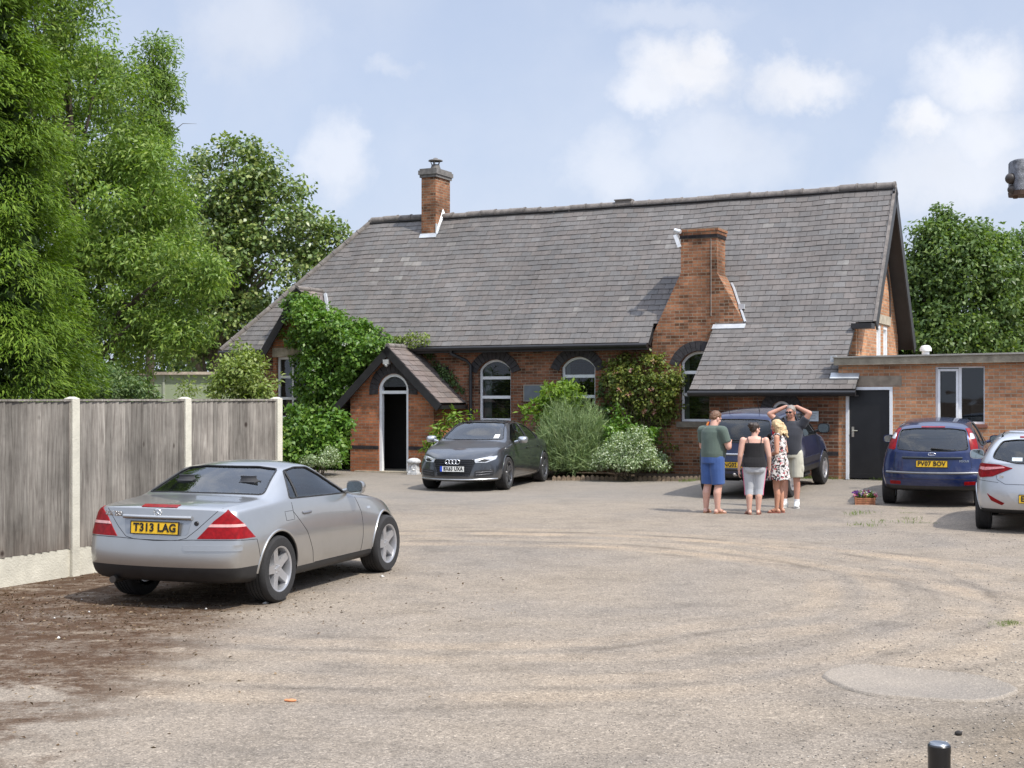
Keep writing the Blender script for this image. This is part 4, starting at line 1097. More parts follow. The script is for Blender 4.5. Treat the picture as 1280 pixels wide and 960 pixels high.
def roundpoly(poly, r, n=4):
    out = []; m_ = len(poly)
    for i in range(m_):
        p = Vector(poly[i]).to_2d() if len(poly[i]) > 2 else Vector(poly[i]); a = Vector(poly[i-1]); c = Vector(poly[(i+1) % m_])
        va, vc = a-p, c-p; ra = min(r, va.length*.45); rc = min(r, vc.length*.45)
        s, e = p+va.normalized()*ra, p+vc.normalized()*rc
        for k in range(n+1):
            t = k/n; q = s*(1-t)**2+p*2*t*(1-t)+e*t*t; out.append((q.x, q.y))
    return out

def make_wheel(root, loc, side, R, rimr, width, spokes, mat, style=0, steer=0.0):
    """wheel > tyre, rim; axis along y, outer face towards +y*side"""
    fl = Matrix.Rotation(steer, 4, 'Z') @ (Matrix.Identity(4) if side > 0 else Matrix.Rotation(math.pi, 4, 'Z'))
    A = Matrix.Rotation(-math.pi/2, 4, 'X')        # lathe axis z -> y
    h = width/2
    b = MB(); b.lathe([(0, -.02), (rimr*.72, -.02), (rimr*.72, .0), (0, .0)], 24, A); b.cone((0, h*.2, 0), (0, h*.62, 0), rimr*.2, rimr*.2, 12)
    b.v = [tuple(fl @ Vector(p)) for p in b.v]
    w = b.build('wheel', mt['brake'], root, loc)
    t = MB(); pr = [(rimr, -h), (rimr+.012, -h-.004), (R*.93, -h*1.0), (R*.985, -h*.86), (R, -h*.6)]
    for k in range(4):
        c = h*(-.48+.32*k); pr += [(R, c-.05*h), (R-.008, c-.04*h), (R-.008, c+.04*h), (R, c+.05*h)]
    pr += [(R, h*.6), (R*.985, h*.86), (R*.93, h*1.02), (rimr+.012, h+.004), (rimr, h)]
    t.lathe(pr, 48, A); t.v = [tuple(fl @ Vector(p)) for p in t.v]; t.build('tyre', mt['tyre'], w, smooth=40)
    r = MB(); r.lathe([(rimr*.86, -h*.95), (rimr*.9, -h*.2), (rimr*.88, h*.4), (rimr*.93, h*.93), (rimr*1.0, h*1.0), (rimr*1.03, h*1.0), (rimr*1.03, h*.8)], 48, A)
    r.lathe([(0, h*.74), (rimr*.12, h*.74), (rimr*.2, h*.68), (rimr*.24, h*.5)], 20, A)
    for k in range(spokes):
        a0 = math.tau*k/spokes+.3
        for da in ((0,) if style == 0 else (-.13, .13)):
            a = a0+da; d = Vector((math.sin(a0+da*.4), 0, math.cos(a0+da*.4))); de = Vector((math.sin(a0+da*1.5), 0, math.cos(a0+da*1.5)))
            s = Vector((math.cos(a), 0, -math.sin(a))); w0, w1 = (rimr*.23, rimr*.15) if style == 0 else (rimr*.09, rimr*.07)
            p0 = d*rimr*.12; p1 = (d*.5+de*.5)*rimr*.55; p2 = de*rimr*.92
            up = Vector((0, 1, 0))
            vs = []
            for p, ww, hh in ((p0, w0, h*.70), (p1, (w0*.75+w1*.25) if style == 0 else w0, h*.74), (p2, w1*(1.35 if style == 0 else 1), h*.84)):
                vs += [p-s*ww+up*(hh-.05), p-s*ww*.86+up*hh, p+s*ww*.86+up*hh, p+s*ww+up*(hh-.05)]
            r.add(vs, [(0, 1, 5, 4), (1, 2, 6, 5), (2, 3, 7, 6), (4, 5, 9, 8), (5, 6, 10, 9), (6, 7, 11, 10), (3, 0, 4, 7), (7, 4, 8, 11)])
    for k in range(5):
        a = math.tau*k/5; r.cone((rimr*.17*math.cos(a), h*.66, rimr*.17*math.sin(a)), (rimr*.17*math.cos(a), h*.76, rimr*.17*math.sin(a)), .009, .009, 6)
    r.v = [tuple(fl @ Vector(p)) for p in r.v]; r.build('rim', mat, w, smooth=35)
    return w

def text_mesh(txt, h, depth=.002, cond=1.0):
    cu = bpy.data.curves.new('txt', 'FONT'); cu.body = txt; cu.size = h*1.38; cu.extrude = depth; cu.align_x = 'CENTER'; cu.align_y = 'CENTER'; cu.space_character = 1.08; cu.offset = .0035*h/.08
    o = bpy.data.objects.new('txt', cu); COL.objects.link(o); dg = bpy.context.evaluated_depsgraph_get(); dg.update()
    me = bpy.data.meshes.new_from_object(o.evaluated_get(dg)); bpy.data.objects.remove(o)
    me.transform(Matrix.Diagonal((cond, 1, 1, 1)))
    return me
def number_plate(root, loc, facing, txt, mat, w=.52, h=.111, tilt=0.0, blue=False, name='number_plate'):
    """facing: -1 rear (looks towards -x), +1 front"""
    M_ = Matrix.Translation(loc) @ Matrix.Rotation(0 if facing > 0 else math.pi, 4, 'Z') @ Matrix.Rotation(tilt, 4, 'Y')
    # local: x outwards, y to the reader's right (for facing +1: reader's right = +y ... mirrored below)
    b = MB(); b.box((-.006, -w/2, -h/2), (.0, w/2, h/2), 0, M_)
    p = b.build(name, mat, root)
    B = MB(); e = .008
    for lo, hi in (((-w/2-e, -h/2-e), (w/2+e, -h/2)), ((-w/2-e, h/2), (w/2+e, h/2+e)), ((-w/2-e, -h/2), (-w/2, h/2)), ((w/2, -h/2), (w/2+e, h/2))):
        B.box((-.008, lo[0], lo[1]), (.003, hi[0], hi[1]), 0, M_)
    B.build('plate_surround', mt['trim'], p)
    me = text_mesh(txt, h*.70)
    xs_ = [v.co.x for v in me.vertices]; wid = max(xs_)-min(xs_); room = w*(.80 if blue else .9); cx_ = (max(xs_)+min(xs_))/2
    sc_ = min(1.0, room/wid)
    R_ = Matrix(((0, 0, 1, 0), (1, 0, 0, 0), (0, 1, 0, 0), (0, 0, 0, 1)))     # text x -> y, text y -> z, text z -> x
    me.transform(M_ @ Matrix.Translation((.0025, .025 if blue else 0, 0)) @ R_ @ Matrix.Diagonal((sc_, 1, 1, 1)) @ Matrix.Translation((-cx_, 0, 0)))
    me.materials.append(mt['plate_ink']); link('lettering', me, p)
    if blue:
        B = MB(); B.box((.0005, -w/2, -h/2), (.0015, -w/2+.045, h/2), 0, M_); B.build('country_band', M_plain('plate_blue', (.02, .07, .5), .4), p)
    return p
def seats(root, xs_, z, w=.36, hgt=.62, mat=None, head=True):
    for x in xs_:
        for sg in (1, -1):
            b = MB(); y = sg*w
            b.box((x-.25, y-.24, z-.12), (x+.27, y+.24, z+.04))
            M_ = Matrix.Translation((x-.26, y, z)) @ Matrix.Rotation(-.25, 4, 'Y'); b.box((-.07, -.23, 0), (.07, .23, hgt-.05), 0, M_)
            me = b.mesh('seat', [mat or mt['seat']]); bm = bmesh.new(); bm.from_mesh(me); bmesh.ops.recalc_face_normals(bm, faces=bm.faces); bmesh.ops.bevel(bm, geom=bm.edges[:], offset=.05, segments=3, affect='EDGES'); bm.to_mesh(me); bm.free(); shade(me, 50)
            st = link('seat', me, root)
            if head:
                b = MB(); b.box((-.05, -.13, hgt+.0), (.05, .13, hgt+.16), 0, M_); me = b.mesh('head_rest', [mat or mt['seat']]); bm = bmesh.new(); bm.from_mesh(me); bmesh.ops.recalc_face_normals(bm, faces=bm.faces); bmesh.ops.bevel(bm, geom=bm.edges[:], offset=.045, segments=3, affect='EDGES'); bm.to_mesh(me); bm.free(); shade(me, 50)
                link('head_rest', me, st)
def steering_wheel(root, x, y, z):
    b = MB(); M_ = Matrix.Translation((x, y, z)) @ Matrix.Rotation(math.radians(65), 4, 'Y')
    b.tube([M_ @ Vector((.18*math.cos(a), .18*math.sin(a), 0)) for a in np.linspace(0, math.tau, 24, endpoint=False)], .015, 8, closed=True)
    b.cone(M_ @ Vector((-.17, 0, 0)), M_ @ Vector((.17, 0, 0)), .02, .02, 6); b.build('steering_wheel', mt['seat'], root, smooth=60)
def mirror_pair(root, x, y, z, size, mat, glassside=-1):
    for sg in (1, -1):
        b = MB(); a, c_, h = size
        M_ = Matrix.Translation((x, sg*(y+c_*.95), z)) @ Matrix.Rotation(sg*.12, 4, 'Z')
        # shell: rounded in front, cut flat behind
        rings = 7; n_ = 16; vs = []
        for i in range(rings):
            t = i/(rings-1); r = math.sqrt(max(.0, 1-(t)**2.4)) if i < rings-1 else .15
            for k in range(n_):
                q = math.tau*k/n_; ex = lambda v: math.copysign(abs(v)**.62, v)
                vs.append(M_ @ Vector((a*t*1.0, c_*r*ex(math.cos(q)), h*r*ex(math.sin(q)))))
        fs = [(i*n_+k, i*n_+(k+1) % n_, (i+1)*n_+(k+1) % n_, (i+1)*n_+k) for i in range(rings-1) for k in range(n_)]
        fs += [tuple(range(n_))[::-1], tuple(range((rings-1)*n_, rings*n_))]
        b.add(vs, fs); b.cone((x+a*.4, sg*(y-.06), z-h*.7), (x+a*.45, sg*(y+c_*.5), z-h*.3), .03, .035, 8)
        m_ = b.build('door_mirror', mat, root, smooth=50)
        g_ = MB(); g_.add([M_ @ Vector((-.004, c_*.86*math.copysign(abs(math.cos(q))**.62, math.cos(q)), h*.82*math.copysign(abs(math.sin(q))**.62, math.sin(q)))) for q in np.linspace(0, math.tau, 20, endpoint=False)], [tuple(range(20))])
        g_.build('mirror_glass', M_plain('mirror_glass', (.5, .56, .56), .06, .95, .05, 6), m_)

# ----------------------------------------------------------------- silver two-seat coupe
def place(center, fwd, z=0.0): return (center[0], center[1], z), math.atan2(fwd[1], fwd[0])
def ring(c, r, n, M_): return [M_ @ Vector((0, c[0]+r*math.cos(a), c[1]+r*math.sin(a))) for a in np.linspace(0, math.tau, n, endpoint=False)]

loc, rz = place((-2.57, 14.22), (.338, .941))
slk = empty('silver_coupe', loc, rz, 'silver two seat coupe with yellow number plate parked beside the wooden fence', 'car')
sp = dict(fine=True,
  xs=[-1.93, -1.83, -1.66, -1.40, -1.310, -1.190, -0.910, -0.710, -0.590, -0.330, -0.150, -0.040, 0.290, 0.530, 0.660, 1.05, 1.45, 1.72, 1.86],
  zb=[(-1.93, .25), (-1.5, .21), (-.8, .19), (1.0, .19), (1.9, .22)],
  zt=[(-1.930, .935), (-1.830, .955), (-1.660, .968), (-1.310, .995), (-1.190, 1.005), (-0.910, 1.16), (-0.710, 1.25), (-0.590, 1.28), (-0.330, 1.302), (-0.150, 1.292), (-0.040, 1.262), (0.290, 1.09), (0.530, .965), (0.660, .935), (1.050, .90), (1.450, .83), (1.720, .74), (1.860, .645)],
  zbelt=[(-1.93, .895), (-1.62, .91), (-1.1, .93), (-.4, .905), (.4, .885), (.9, .86), (1.2, .82), (1.6, .72), (1.86, .59)],
  wmax=[(-1.93, .805), (-1.6, .848), (-1.2, .86), (-.4, .848), (.6, .848), (1.2, .852), (1.6, .825), (1.86, .755)],
  wbelt=[(-1.93, .735), (-1.6, .765), (-1.1, .78), (-.4, .785), (.5, .775), (1.0, .755), (1.5, .70), (1.86, .60)],
  wtop=[(-1.930, .62), (-1.600, .655), (-1.310, .665), (-1.190, .66), (-0.910, .605), (-0.710, .567), (-0.590, .555), (-0.150, .545), (-0.040, .555), (0.290, .615), (0.530, .66), (0.660, .66), (1.300, .60), (1.600, .54), (1.860, .45)],
  edge=[(-1.93, .022), (-1.2, .025), (-.6, .05), (0, .05), (.7, .03), (1.86, .04)],
  rear=[(.20, .06), (.30, -.05), (.42, -.10), (.56, -.115), (.63, -.10), (.655, -.06), (.78, -.05), (.91, -.005), (.95, .0)], rbow=.13,
  front=[(.2, .0), (.32, .10), (.48, .11), (.6, .04), (.8, 0)], fbow=.34,
  crease={4: .35, 5: .0, 6: .45, 1: .4}, sill=.95)
paint = M_paint('silver_paint', (.46, .452, .435), .85, .28)
c = Car(sp, slk, paint)
FRX, RRX = 1.2, -1.2; R_ = .315
ar_ = [(FRX, .315, .365, .80), (RRX, .315, .365, .80)]
side = (0, 1, 0)
c.window(side, [(-0.870, .8, .955), (-0.660, .8, 1.205), (-0.420, .8, 1.232), (-0.190, .8, 1.222), (0.020, .8, 1.13), (0.290, .8, .985), (0.360, .8, .93)], mt['car_glass'], slk, True, depth=(.3, 1))
c.window((-1, 0, .0), [(0, -.635, 1.005), (0, -.515, 1.222), (0, -.3, 1.245), (0, .3, 1.245), (0, .515, 1.222), (0, .635, 1.005), (0, .3, 1.012), (0, -.3, 1.012)], mt['car_glass'], slk, depth=(.35, 1), name='rear_window', round_=.04)
c.window((1, 0, 0), [(0, -.62, .97), (0, -.48, 1.23), (0, .48, 1.23), (0, .62, .97)], mt['car_glass'], slk, depth=(.3, 1), name='windscreen', round_=.04)
cabin = [(-1.130, .74, .62), (-1.130, .93, .64), (-0.890, 1.105, .58), (-0.640, 1.23, .49), (-0.190, 1.24, .48), (-0.050, 1.195, .50), (0.310, 1.01, .60), (0.490, .88, .62), (0.490, .50, .62), (-1.130, .50, .62)]
c.finish(cabin, ar_, low=(.295, .395), black=lambda p: p.z < .295 or (p.z < .395 and p.x < -1.56))
# lamps, plate recess, trim
dg_ = (-.72, .70, 0)
for z0, z1, m_ in ((.618, .672, 'red_lens'), (.676, .708, 'clear_lens'), (.712, .748, 'red_lens'), (.752, .89, 'red_lens')):
    pass
tl = [(-2.0, .455, .655), (-1.80, .84, .655), (-1.67, .86, .655), (-1.80, .81, .79), (-1.92, .735, .912), (-1.98, .625, .815)]
for sg in (1, -1):
    dd = (-.80, .60*sg, 0); q = [(x, y*sg, z) for x, y, z in tl]
    base, = c.patch('tail_light', dd, q, mt['red_lens'], off=.006, cell=.03, skirt=.012)
    D, r, u = c.frame(dd)
    pol = c.to2(dd, q)
    for z0, z1, m_ in ((.76, .785, 'tail_clear'),):
        st_ = clip2(clip2(pol, 0, 1, -z0), 0, -1, z1)
        if len(st_) > 2:
            P3 = [r*a+Vector((0, 0, b_)) for a, b_ in st_]
            mt.setdefault('tail_clear', M_plain('tail_clear', (.66, .33, .30), .12, 0, .2, 20, 0, 1.0))
            c.patch('tail_light_band', dd, P3, mt['tail_clear'], base, off=.009, cell=.03, skirt=.004)
acc = Multi()
c.line((0, 1, 0), [(-.87, 0, .915), (-.88, 0, .83), (-.66, 0, .62), (-.54, 0, .42), (-.50, 0, .30)], .0028, acc=acc, mirror=True)
c.line((0, 1, 0), [(.50, 0, .90), (.58, 0, .72), (.58, 0, .45), (.56, 0, .30)], .0028, acc=acc, mirror=True)
c.line((0, 1, 0), [(-.47, 0, .297), (.78, 0, .297)], .0035, acc=acc, mirror=True)
c.line((0, 1, 0), [(-1.90, 0, .645), (-1.60, 0, .635), (-1.55, 0, .47)], .0028, acc=acc, mirror=True)
c.line((-1, 0, 0), [(0, -.80, .645), (0, -.38, .645), (0, 0, .63), (0, .38, .645), (0, .80, .645)], .003, acc=acc)
c.line((-1, 0, 0), [(0, -.61, .925), (0, -.42, .74), (0, -.32, .658), (0, -.22, .637), (0, .22, .637), (0, .32, .658), (0, .42, .74), (0, .61, .925)], .0028, acc=acc)
c.line((0, 0, 1), [(-1.88, -.64, 0), (-1.25, -.68, 0)], .0028, acc=acc, mirror=True)
c.line((0, 0, 1), [(-1.20, -.66, 0), (-1.22, 0, 0), (-1.20, .66, 0)], .0035, acc=acc)
c.line((0, 1, 0), [(-.88, 0, .84), (-.88, 0, .755), (-1.04, 0, .755), (-1.04, 0, .84)], .0022, closed=True, acc=acc, mirror=True)
acc.build('panel_gap', mt['seam'], slk, smooth=60)
acc = Multi(); c.arch_lips(ar_, acc, .014); acc.build('arch_lip', paint, slk, smooth=60)
# bumper strip
for sg in (-1,):
    c.patch('bumper_strip', (-.8, .6*sg, 0), [(-1.98, .30*sg, .545), (-1.82, .80*sg, .55), (-1.82, .80*sg, .60), (-2.0, .30*sg, .595)], paint, off=.012, cell=.05, skirt=.015, round_=.02)
c.patch('plate_recess', (-1, 0, 0), [(0, -.33, .68), (0, -.36, .825), (0, .36, .825), (0, .33, .68)], M_paint('recess_paint', (.33, .34, .35), .7, .35), off=.002, cell=.08, skirt=0, round_=.03)
number_plate(slk, (c.hit((-1, 0, 0), 0, .745, .02).x-.004, 0, .745), -1, 'T313 LAG', mt['plate_y'], .50, .105, -.07)
b = MB(); P = [c.hit((-1, 0, 0), y_, .835, .015) for y_ in np.linspace(-.36, .36, 13)]; b.tube(P, .02, 8); b.build('boot_handle', paint, slk, smooth=60)
c.patch('brake_light', (-1, 0, 0), [(0, -.19, .925), (0, .19, .925), (0, .19, .945), (0, -.19, .945)], mt['red_lens'], off=.006, cell=.1, skirt=.008)
# badge: ring with three-pointed star
hb_ = c.hit((-1, 0, 0), 0, .875, .008); M_ = Matrix.Translation(hb_) @ Matrix.Rotation(-.12, 4, 'Y')
b = MB(); b.tube(ring((0, 0), .036, 24, M_), .0045, 6, closed=True)
for k in range(3):
    a = math.tau*k/3+math.pi/2; b.cone(M_ @ Vector((0, 0, 0)), M_ @ Vector((0, .034*math.cos(a), .034*math.sin(a))), .008, .002, 6)
b.build('badge', mt['chrome'], slk, smooth=60)
RT = Matrix(((0, 0, -1, 0), (-1, 0, 0, 0), (0, 1, 0, 0), (0, 0, 0, 1)))
def rear_text(car, root, txt, y, z, h, mat=None, name='badge_lettering'):
    p = car.hit((-1, 0, 0), Vector((0, y, 0)).dot(car.frame((-1, 0, 0))[1]), z, .006)
    p2 = car.hit((-1, 0, 0), Vector((0, y+.1, 0)).dot(car.frame((-1, 0, 0))[1]), z, .006)
    me = text_mesh(txt, h, .003); yaw = math.atan2(p2.x-p.x, .1)
    me.transform(Matrix.Translation(p) @ Matrix.Rotation(-yaw, 4, 'Z') @ RT); me.materials.append(mat or mt['chrome']); link(name, me, root)
rear_text(c, slk, 'SLK 230', .50, .855, .042)
p = c.hit((-1, 0, 0), Vector((0, -.405, 0)).dot(c.frame((-1, 0, 0))[1]), .79, .004); b = MB(); b.cone(p+Vector((.01, 0, 0)), p-Vector((.008, 0, 0)), .022, .020, 14); b.build('boot_lock', mt['trim'], slk, smooth=40)
for sg in (1, -1):
    P = [c.hit((0, sg, 0), Vector((x_, 0, 0)).dot(c.frame((0, sg, 0))[1]), .80, .012) for x_ in np.linspace(-.70, -.53, 6)]
    P[0] = P[0]-Vector((0, sg*.015, 0)); P[-1] = P[-1]-Vector((0, sg*.015, 0)); b = MB(); b.tube(P, .014, 8); b.build('door_handle', M_plain('handle_grey', (.2, .2, .21), .35, .6, .1), slk, smooth=60)
    c.patch('side_repeater', (0, sg, 0), [(.74, 0, .735), (.82, 0, .732), (.82, 0, .758), (.74, 0, .76)], mt['chrome'], off=.005, cell=.1, skirt=.006)
    c.patch('headlight', (.8, .6*sg, 0), [(1.9, .30*sg, .56), (1.72, .66*sg, .58), (1.62, .72*sg, .68), (1.80, .36*sg, .66)], mt['clear_lens'], off=.005, cell=.05, skirt=.01, round_=.04)
b = Multi(); d0 = c.hit((0, 1, 0), 0, .9, 0)
for sg in (1, -1):        # window divider behind the door glass
    f_ = c.frame((0, sg, 0))[1]
    P = [c.hit((0, sg, 0), Vector((x_, 0, 0)).dot(f_), z_, -.002) for x_, z_ in ((-.71, .945), (-.675, 1.04), (-.65, 1.13), (-.635, 1.20))]
    b.tube([p for p in P if p], .011, 6)
b.build('window_divider', mt['trim'], slk, smooth=60)
mirror_pair(slk, .32, .77, .99, (.14, .10, .072), paint)
for x_, st_ in ((FRX, 0.0), (RRX, 0)):
    for sg in (1, -1): make_wheel(slk, (x_, sg*.735, R_), sg, R_, .215, .225, 5, mt['alloy'], 0, st_)
seats(slk, (-.50,), .45, .35, .58); steering_wheel(slk, .18, -.36, .86)
b = MB(); b.box((.30, -.60, .70), (.57, .60, .87)); b.build('dashboard', mt['seat'], slk)
b = MB(); b.cone((-1.65, .48, .255), (-1.96, .48, .25), .03, .034, 14); b.build('exhaust', M_plain('exhaust_steel', (.12, .11, .1), .4, .8), slk, smooth=40)
# ----------------------------------------------------------------- dark grey executive saloon facing the camera
(lx, ly, _), rz = place((-.53, 30.25), (-.28, -.96))
audi = empty('grey_saloon', (lx, ly, gz(lx, ly)), rz, 'dark grey executive saloon facing forward beside the brick porch', 'car')
sp = dict(
  xs=[-2.36, -2.26, -2.05, -1.70, -1.50, -1.15, -.80, -.45, .10, .42, .62, .95, 1.16, 1.30, 1.65, 2.0, 2.22, 2.36],
  zb=[(-2.36, .32), (-1.9, .24), (-1.0, .19), (1.0, .19), (2.36, .21)],
  zt=[(-2.36, .93), (-2.26, .985), (-2.05, 1.02), (-1.70, 1.055), (-1.5, 1.12), (-1.15, 1.29), (-.8, 1.40), (-.45, 1.445), (.1, 1.455), (.42, 1.43), (.62, 1.37), (.95, 1.18), (1.16, 1.055), (1.30, 1.01), (1.65, .955), (2.0, .88), (2.22, .80), (2.36, .70)],
  zbelt=[(-2.36, .88), (-2.0, .95), (-1.0, .98), (.6, .945), (1.2, .925), (1.7, .875), (2.1, .79), (2.36, .65)],
  wmax=[(-2.36, .80), (-2.0, .88), (-1.4, .925), (-.5, .925), (.8, .925), (1.5, .93), (1.95, .90), (2.36, .80)],
  wbelt=[(-2.36, .74), (-2.0, .80), (-1.3, .845), (.6, .86), (1.1, .85), (1.6, .82), (2.1, .74), (2.36, .66)],
  wtop=[(-2.36, .62), (-1.7, .66), (-1.15, .63), (-.8, .595), (-.45, .58), (.42, .58), (.62, .59), (.95, .66), (1.16, .72), (1.3, .73), (1.8, .68), (2.2, .60), (2.36, .52)],
  edge=[(-2.4, .03), (-1.0, .04), (.4, .05), (1.2, .03), (2.0, .04), (2.4, .05)],
  rear=[(.2, .05), (.4, -.08), (.6, -.08), (.8, -.04), (.95, 0)], rbow=.25,
  front=[(.15, .0), (.24, .12), (.40, .12), (.6, .10), (.72, .05), (.85, 0)], fbow=.40,
  crease={4: .4, 1: .4, 3: .15}, sill=.95)
paint = M_paint('grey_paint', (.052, .057, .066), .55, .28, .03)
c = Car(sp, audi, paint)
wb = 1.456; R_ = .345; ar_ = [(wb, .345, .385, .86), (-wb, .345, .385, .86)]
side = (0, 1, 0)
c.window(side, [(-.20, 0, .985), (-.20, 0, 1.36), (.05, 0, 1.37), (.35, 0, 1.34), (.55, 0, 1.25), (.92, 0, 1.05), (.95, 0, .975)], mt['car_glass'], audi, True, depth=(.25, 1))
c.window(side, [(-.29, 0, .99), (-.29, 0, 1.355), (-.6, 0, 1.335), (-.85, 0, 1.27), (-1.05, 0, 1.17), (-1.10, 0, 1.01)], mt['car_glass_dark'], audi, True, depth=(.25, 1))
c.window(side, [(-1.15, 0, 1.03), (-1.12, 0, 1.14), (-1.35, 0, 1.05)], mt['car_glass_dark'], audi, True, depth=(.1, 1), round_=.01)
c.window((1, 0, 0), [(0, -.68, 1.05), (0, -.52, 1.385), (0, -.3, 1.40), (0, .3, 1.40), (0, .52, 1.385), (0, .68, 1.05), (0, .35, 1.04), (0, -.35, 1.04)], mt['car_glass'], audi, depth=(.35, 1), name='windscreen', round_=.04)
c.window((-1, 0, 0), [(0, -.58, 1.09), (0, -.50, 1.36), (0, .50, 1.36), (0, .58, 1.09)], mt['car_glass_dark'], audi, depth=(.35, 1), name='rear_window', round_=.04)
cabin = [(-1.35, .60, .66), (-1.35, 1.06, .66), (-1.05, 1.25, .60), (-.75, 1.36, .54), (-.4, 1.405, .52), (.35, 1.39, .52), (.6, 1.31, .54), (.95, 1.10, .66), (1.1, .98, .68), (1.1, .60, .70)]
c.finish(cabin, ar_, low=(.235,), black=lambda p: p.z < .235)
acc = Multi(); c.arch_lips(ar_, acc, .013); acc.build('arch_lip', paint, audi, smooth=60)
acc = Multi()
for pts in ([(1.0, 0, .93), (1.02, 0, .6), (.98, 0, .30)], [(-.245, 0, .97), (-.26, 0, .6), (-.28, 0, .28)], [(-1.14, 0, 1.0), (-1.18, 0, .8), (-1.02, 0, .55), (-1.0, 0, .28)], [(-1.0, 0, .28), (.98, 0, .28)], [(-1.9, 0, .85), (1.6, 0, .80)]):
    c.line(side, pts, .003, acc=acc, mirror=True)
c.line((0, 0, 1), [(1.20, -.74, 0), (1.7, -.70, 0), (2.12, -.60, 0)], .003, acc=acc, mirror=True)
acc.build('panel_gap', mt['seam'], audi, smooth=60)
# grille, lamps, intakes
fx = (1, 0, 0)
gpts = [(0, -.40, .66), (0, -.43, .60), (0, -.33, .33), (0, .33, .33), (0, .43, .60), (0, .40, .66)]
gr_, = c.patch('grille', fx, gpts, M_plain('grille_black', (.012, .012, .013), .3, .2), off=.003, cell=.05, skirt=.012, round_=.04)
b = Multi()
for z_ in (.62, .575, .53, .485, .44, .395, .355):
    w_ = .41 if z_ > .6 else .33+.10*(z_-.33)/.27
    P = [c.hit(fx, Vector((0, y_, 0)).dot(c.frame(fx)[1]), z_, .008) for y_ in np.linspace(-w_+.02, w_-.02, 12)]
    b.tube([p for p in P if p], .008, 6)
b.build('grille_bar', M_plain('gloss_black', (.02, .02, .022), .15, .4), gr_, smooth=60)
acc = Multi(); c.line(fx, [(p[0], p[1]*1.02, p[2]) for p in gpts], .010, .004, True, acc=acc); acc.build('grille_surround', M_plain('dark_chrome', (.07, .07, .075), .2, .8), audi, smooth=60)
b = MB(); hp_ = c.hit(fx, 0, .612, .03); M_ = Matrix.Translation(hp_) @ Matrix.Rotation(-.1, 4, 'Y')
for k in range(4): b.tube(ring(((k-1.5)*.073, 0), .047, 24, M_), .0085, 6, closed=True)
b.build('badge', mt['chrome'], audi, smooth=60)
number_plate(audi, (c.hit(fx, 0, .475, .035).x, 0, .475), 1, 'BX63 UXA', mt['plate_w'], .52, .112, 0, True)
for sg in (1, -1):
    dd = (.86, .5*sg, 0)
    hl, = c.patch('headlight', dd, [(2.40, .47*sg, .60), (2.30, .70*sg, .60), (2.10, .84*sg, .665), (2.02, .86*sg, .735), (2.2, .72*sg, .715), (2.36, .45*sg, .665)], mt['clear_lens'], off=.006, cell=.04, skirt=.012, round_=.02)
    c.patch('headlight_shade', dd, [(2.36, .52*sg, .62), (2.28, .66*sg, .615), (2.2, .74*sg, .65), (2.28, .62*sg, .675)], mt['trim'], hl, off=.009, cell=.04, skirt=.004, round_=.02)
    it, = c.patch('air_intake', dd, [(2.42, .44*sg, .30), (2.38, .46*sg, .44), (2.15, .82*sg, .46), (2.18, .80*sg, .33)], mt['trim'], off=.004, cell=.05, skirt=.01, round_=.03)
    acc = Multi()
    for z_ in (.35, .40): c.line(dd, [(2.38, .48*sg, z_), (2.18, .78*sg, z_+.02)], .006, .006, acc=acc)
    acc.build('intake_bar', M_plain('bar_grey', (.09, .09, .1), .3, .6), it, smooth=60)
acc = Multi(); c.line(fx, [(0, -.82, .265), (0, -.4, .255), (0, .4, .255), (0, .82, .265)], .016, .004, acc=acc); acc.build('chin_spoiler', M_plain('silver_lip', (.45, .46, .47), .3, .8), audi, smooth=60)
acc = Multi(); c.line((0, 1, 0), [(-1.2, 0, 1.0), (-.9, 0, 1.30), (-.5, 0, 1.38), (.1, 0, 1.40), (.42, 0, 1.36)], .006, .003, acc=acc, mirror=True); acc.build('window_chrome', mt['chrome'], audi, smooth=60) if False else None
mirror_pair(audi, .80, .93, 1.035, (.16, .11, .075), M_plain('matt_silver_mirror', (.5, .52, .54), .3, .8))
for sg in (1, -1):
    for x_ in (-.02, -1.0):
        f_ = c.frame((0, sg, 0))[1]; P = [c.hit((0, sg, 0), Vector((q_x, 0, 0)).dot(f_), .84, .02) for q_x in np.linspace(x_-.1, x_+.1, 6)]
        b = MB(); b.tube(P, .014, 8); b.build('door_handle', paint, audi, smooth=60)
for x_ in (wb, -wb):
    for sg in (1, -1): make_wheel(audi, (x_, sg*.80, R_), sg, R_, .255, .24, 5, mt['alloy_dark'], 1, 0)
seats(audi, (.25, -.75), .38, .52, .60); steering_wheel(audi, .68, -.38, .92)
b = MB(); b.box((.62, -.66, .75), (1.05, .66, 1.0)); b.build('dashboard', mt['seat'], audi)
pp = c.hit(fx, Vector((0, .50, 0)).dot(c.frame(fx)[1]), 1.09, -.015)
c.patch('tax_disc', fx, [(0, .46, 1.075), (0, .57, 1.075), (0, .57, 1.15), (0, .46, 1.15)], M_plain('disc_paper', (.7, .7, .68), .6), off=-.004, cell=.1, skirt=0)

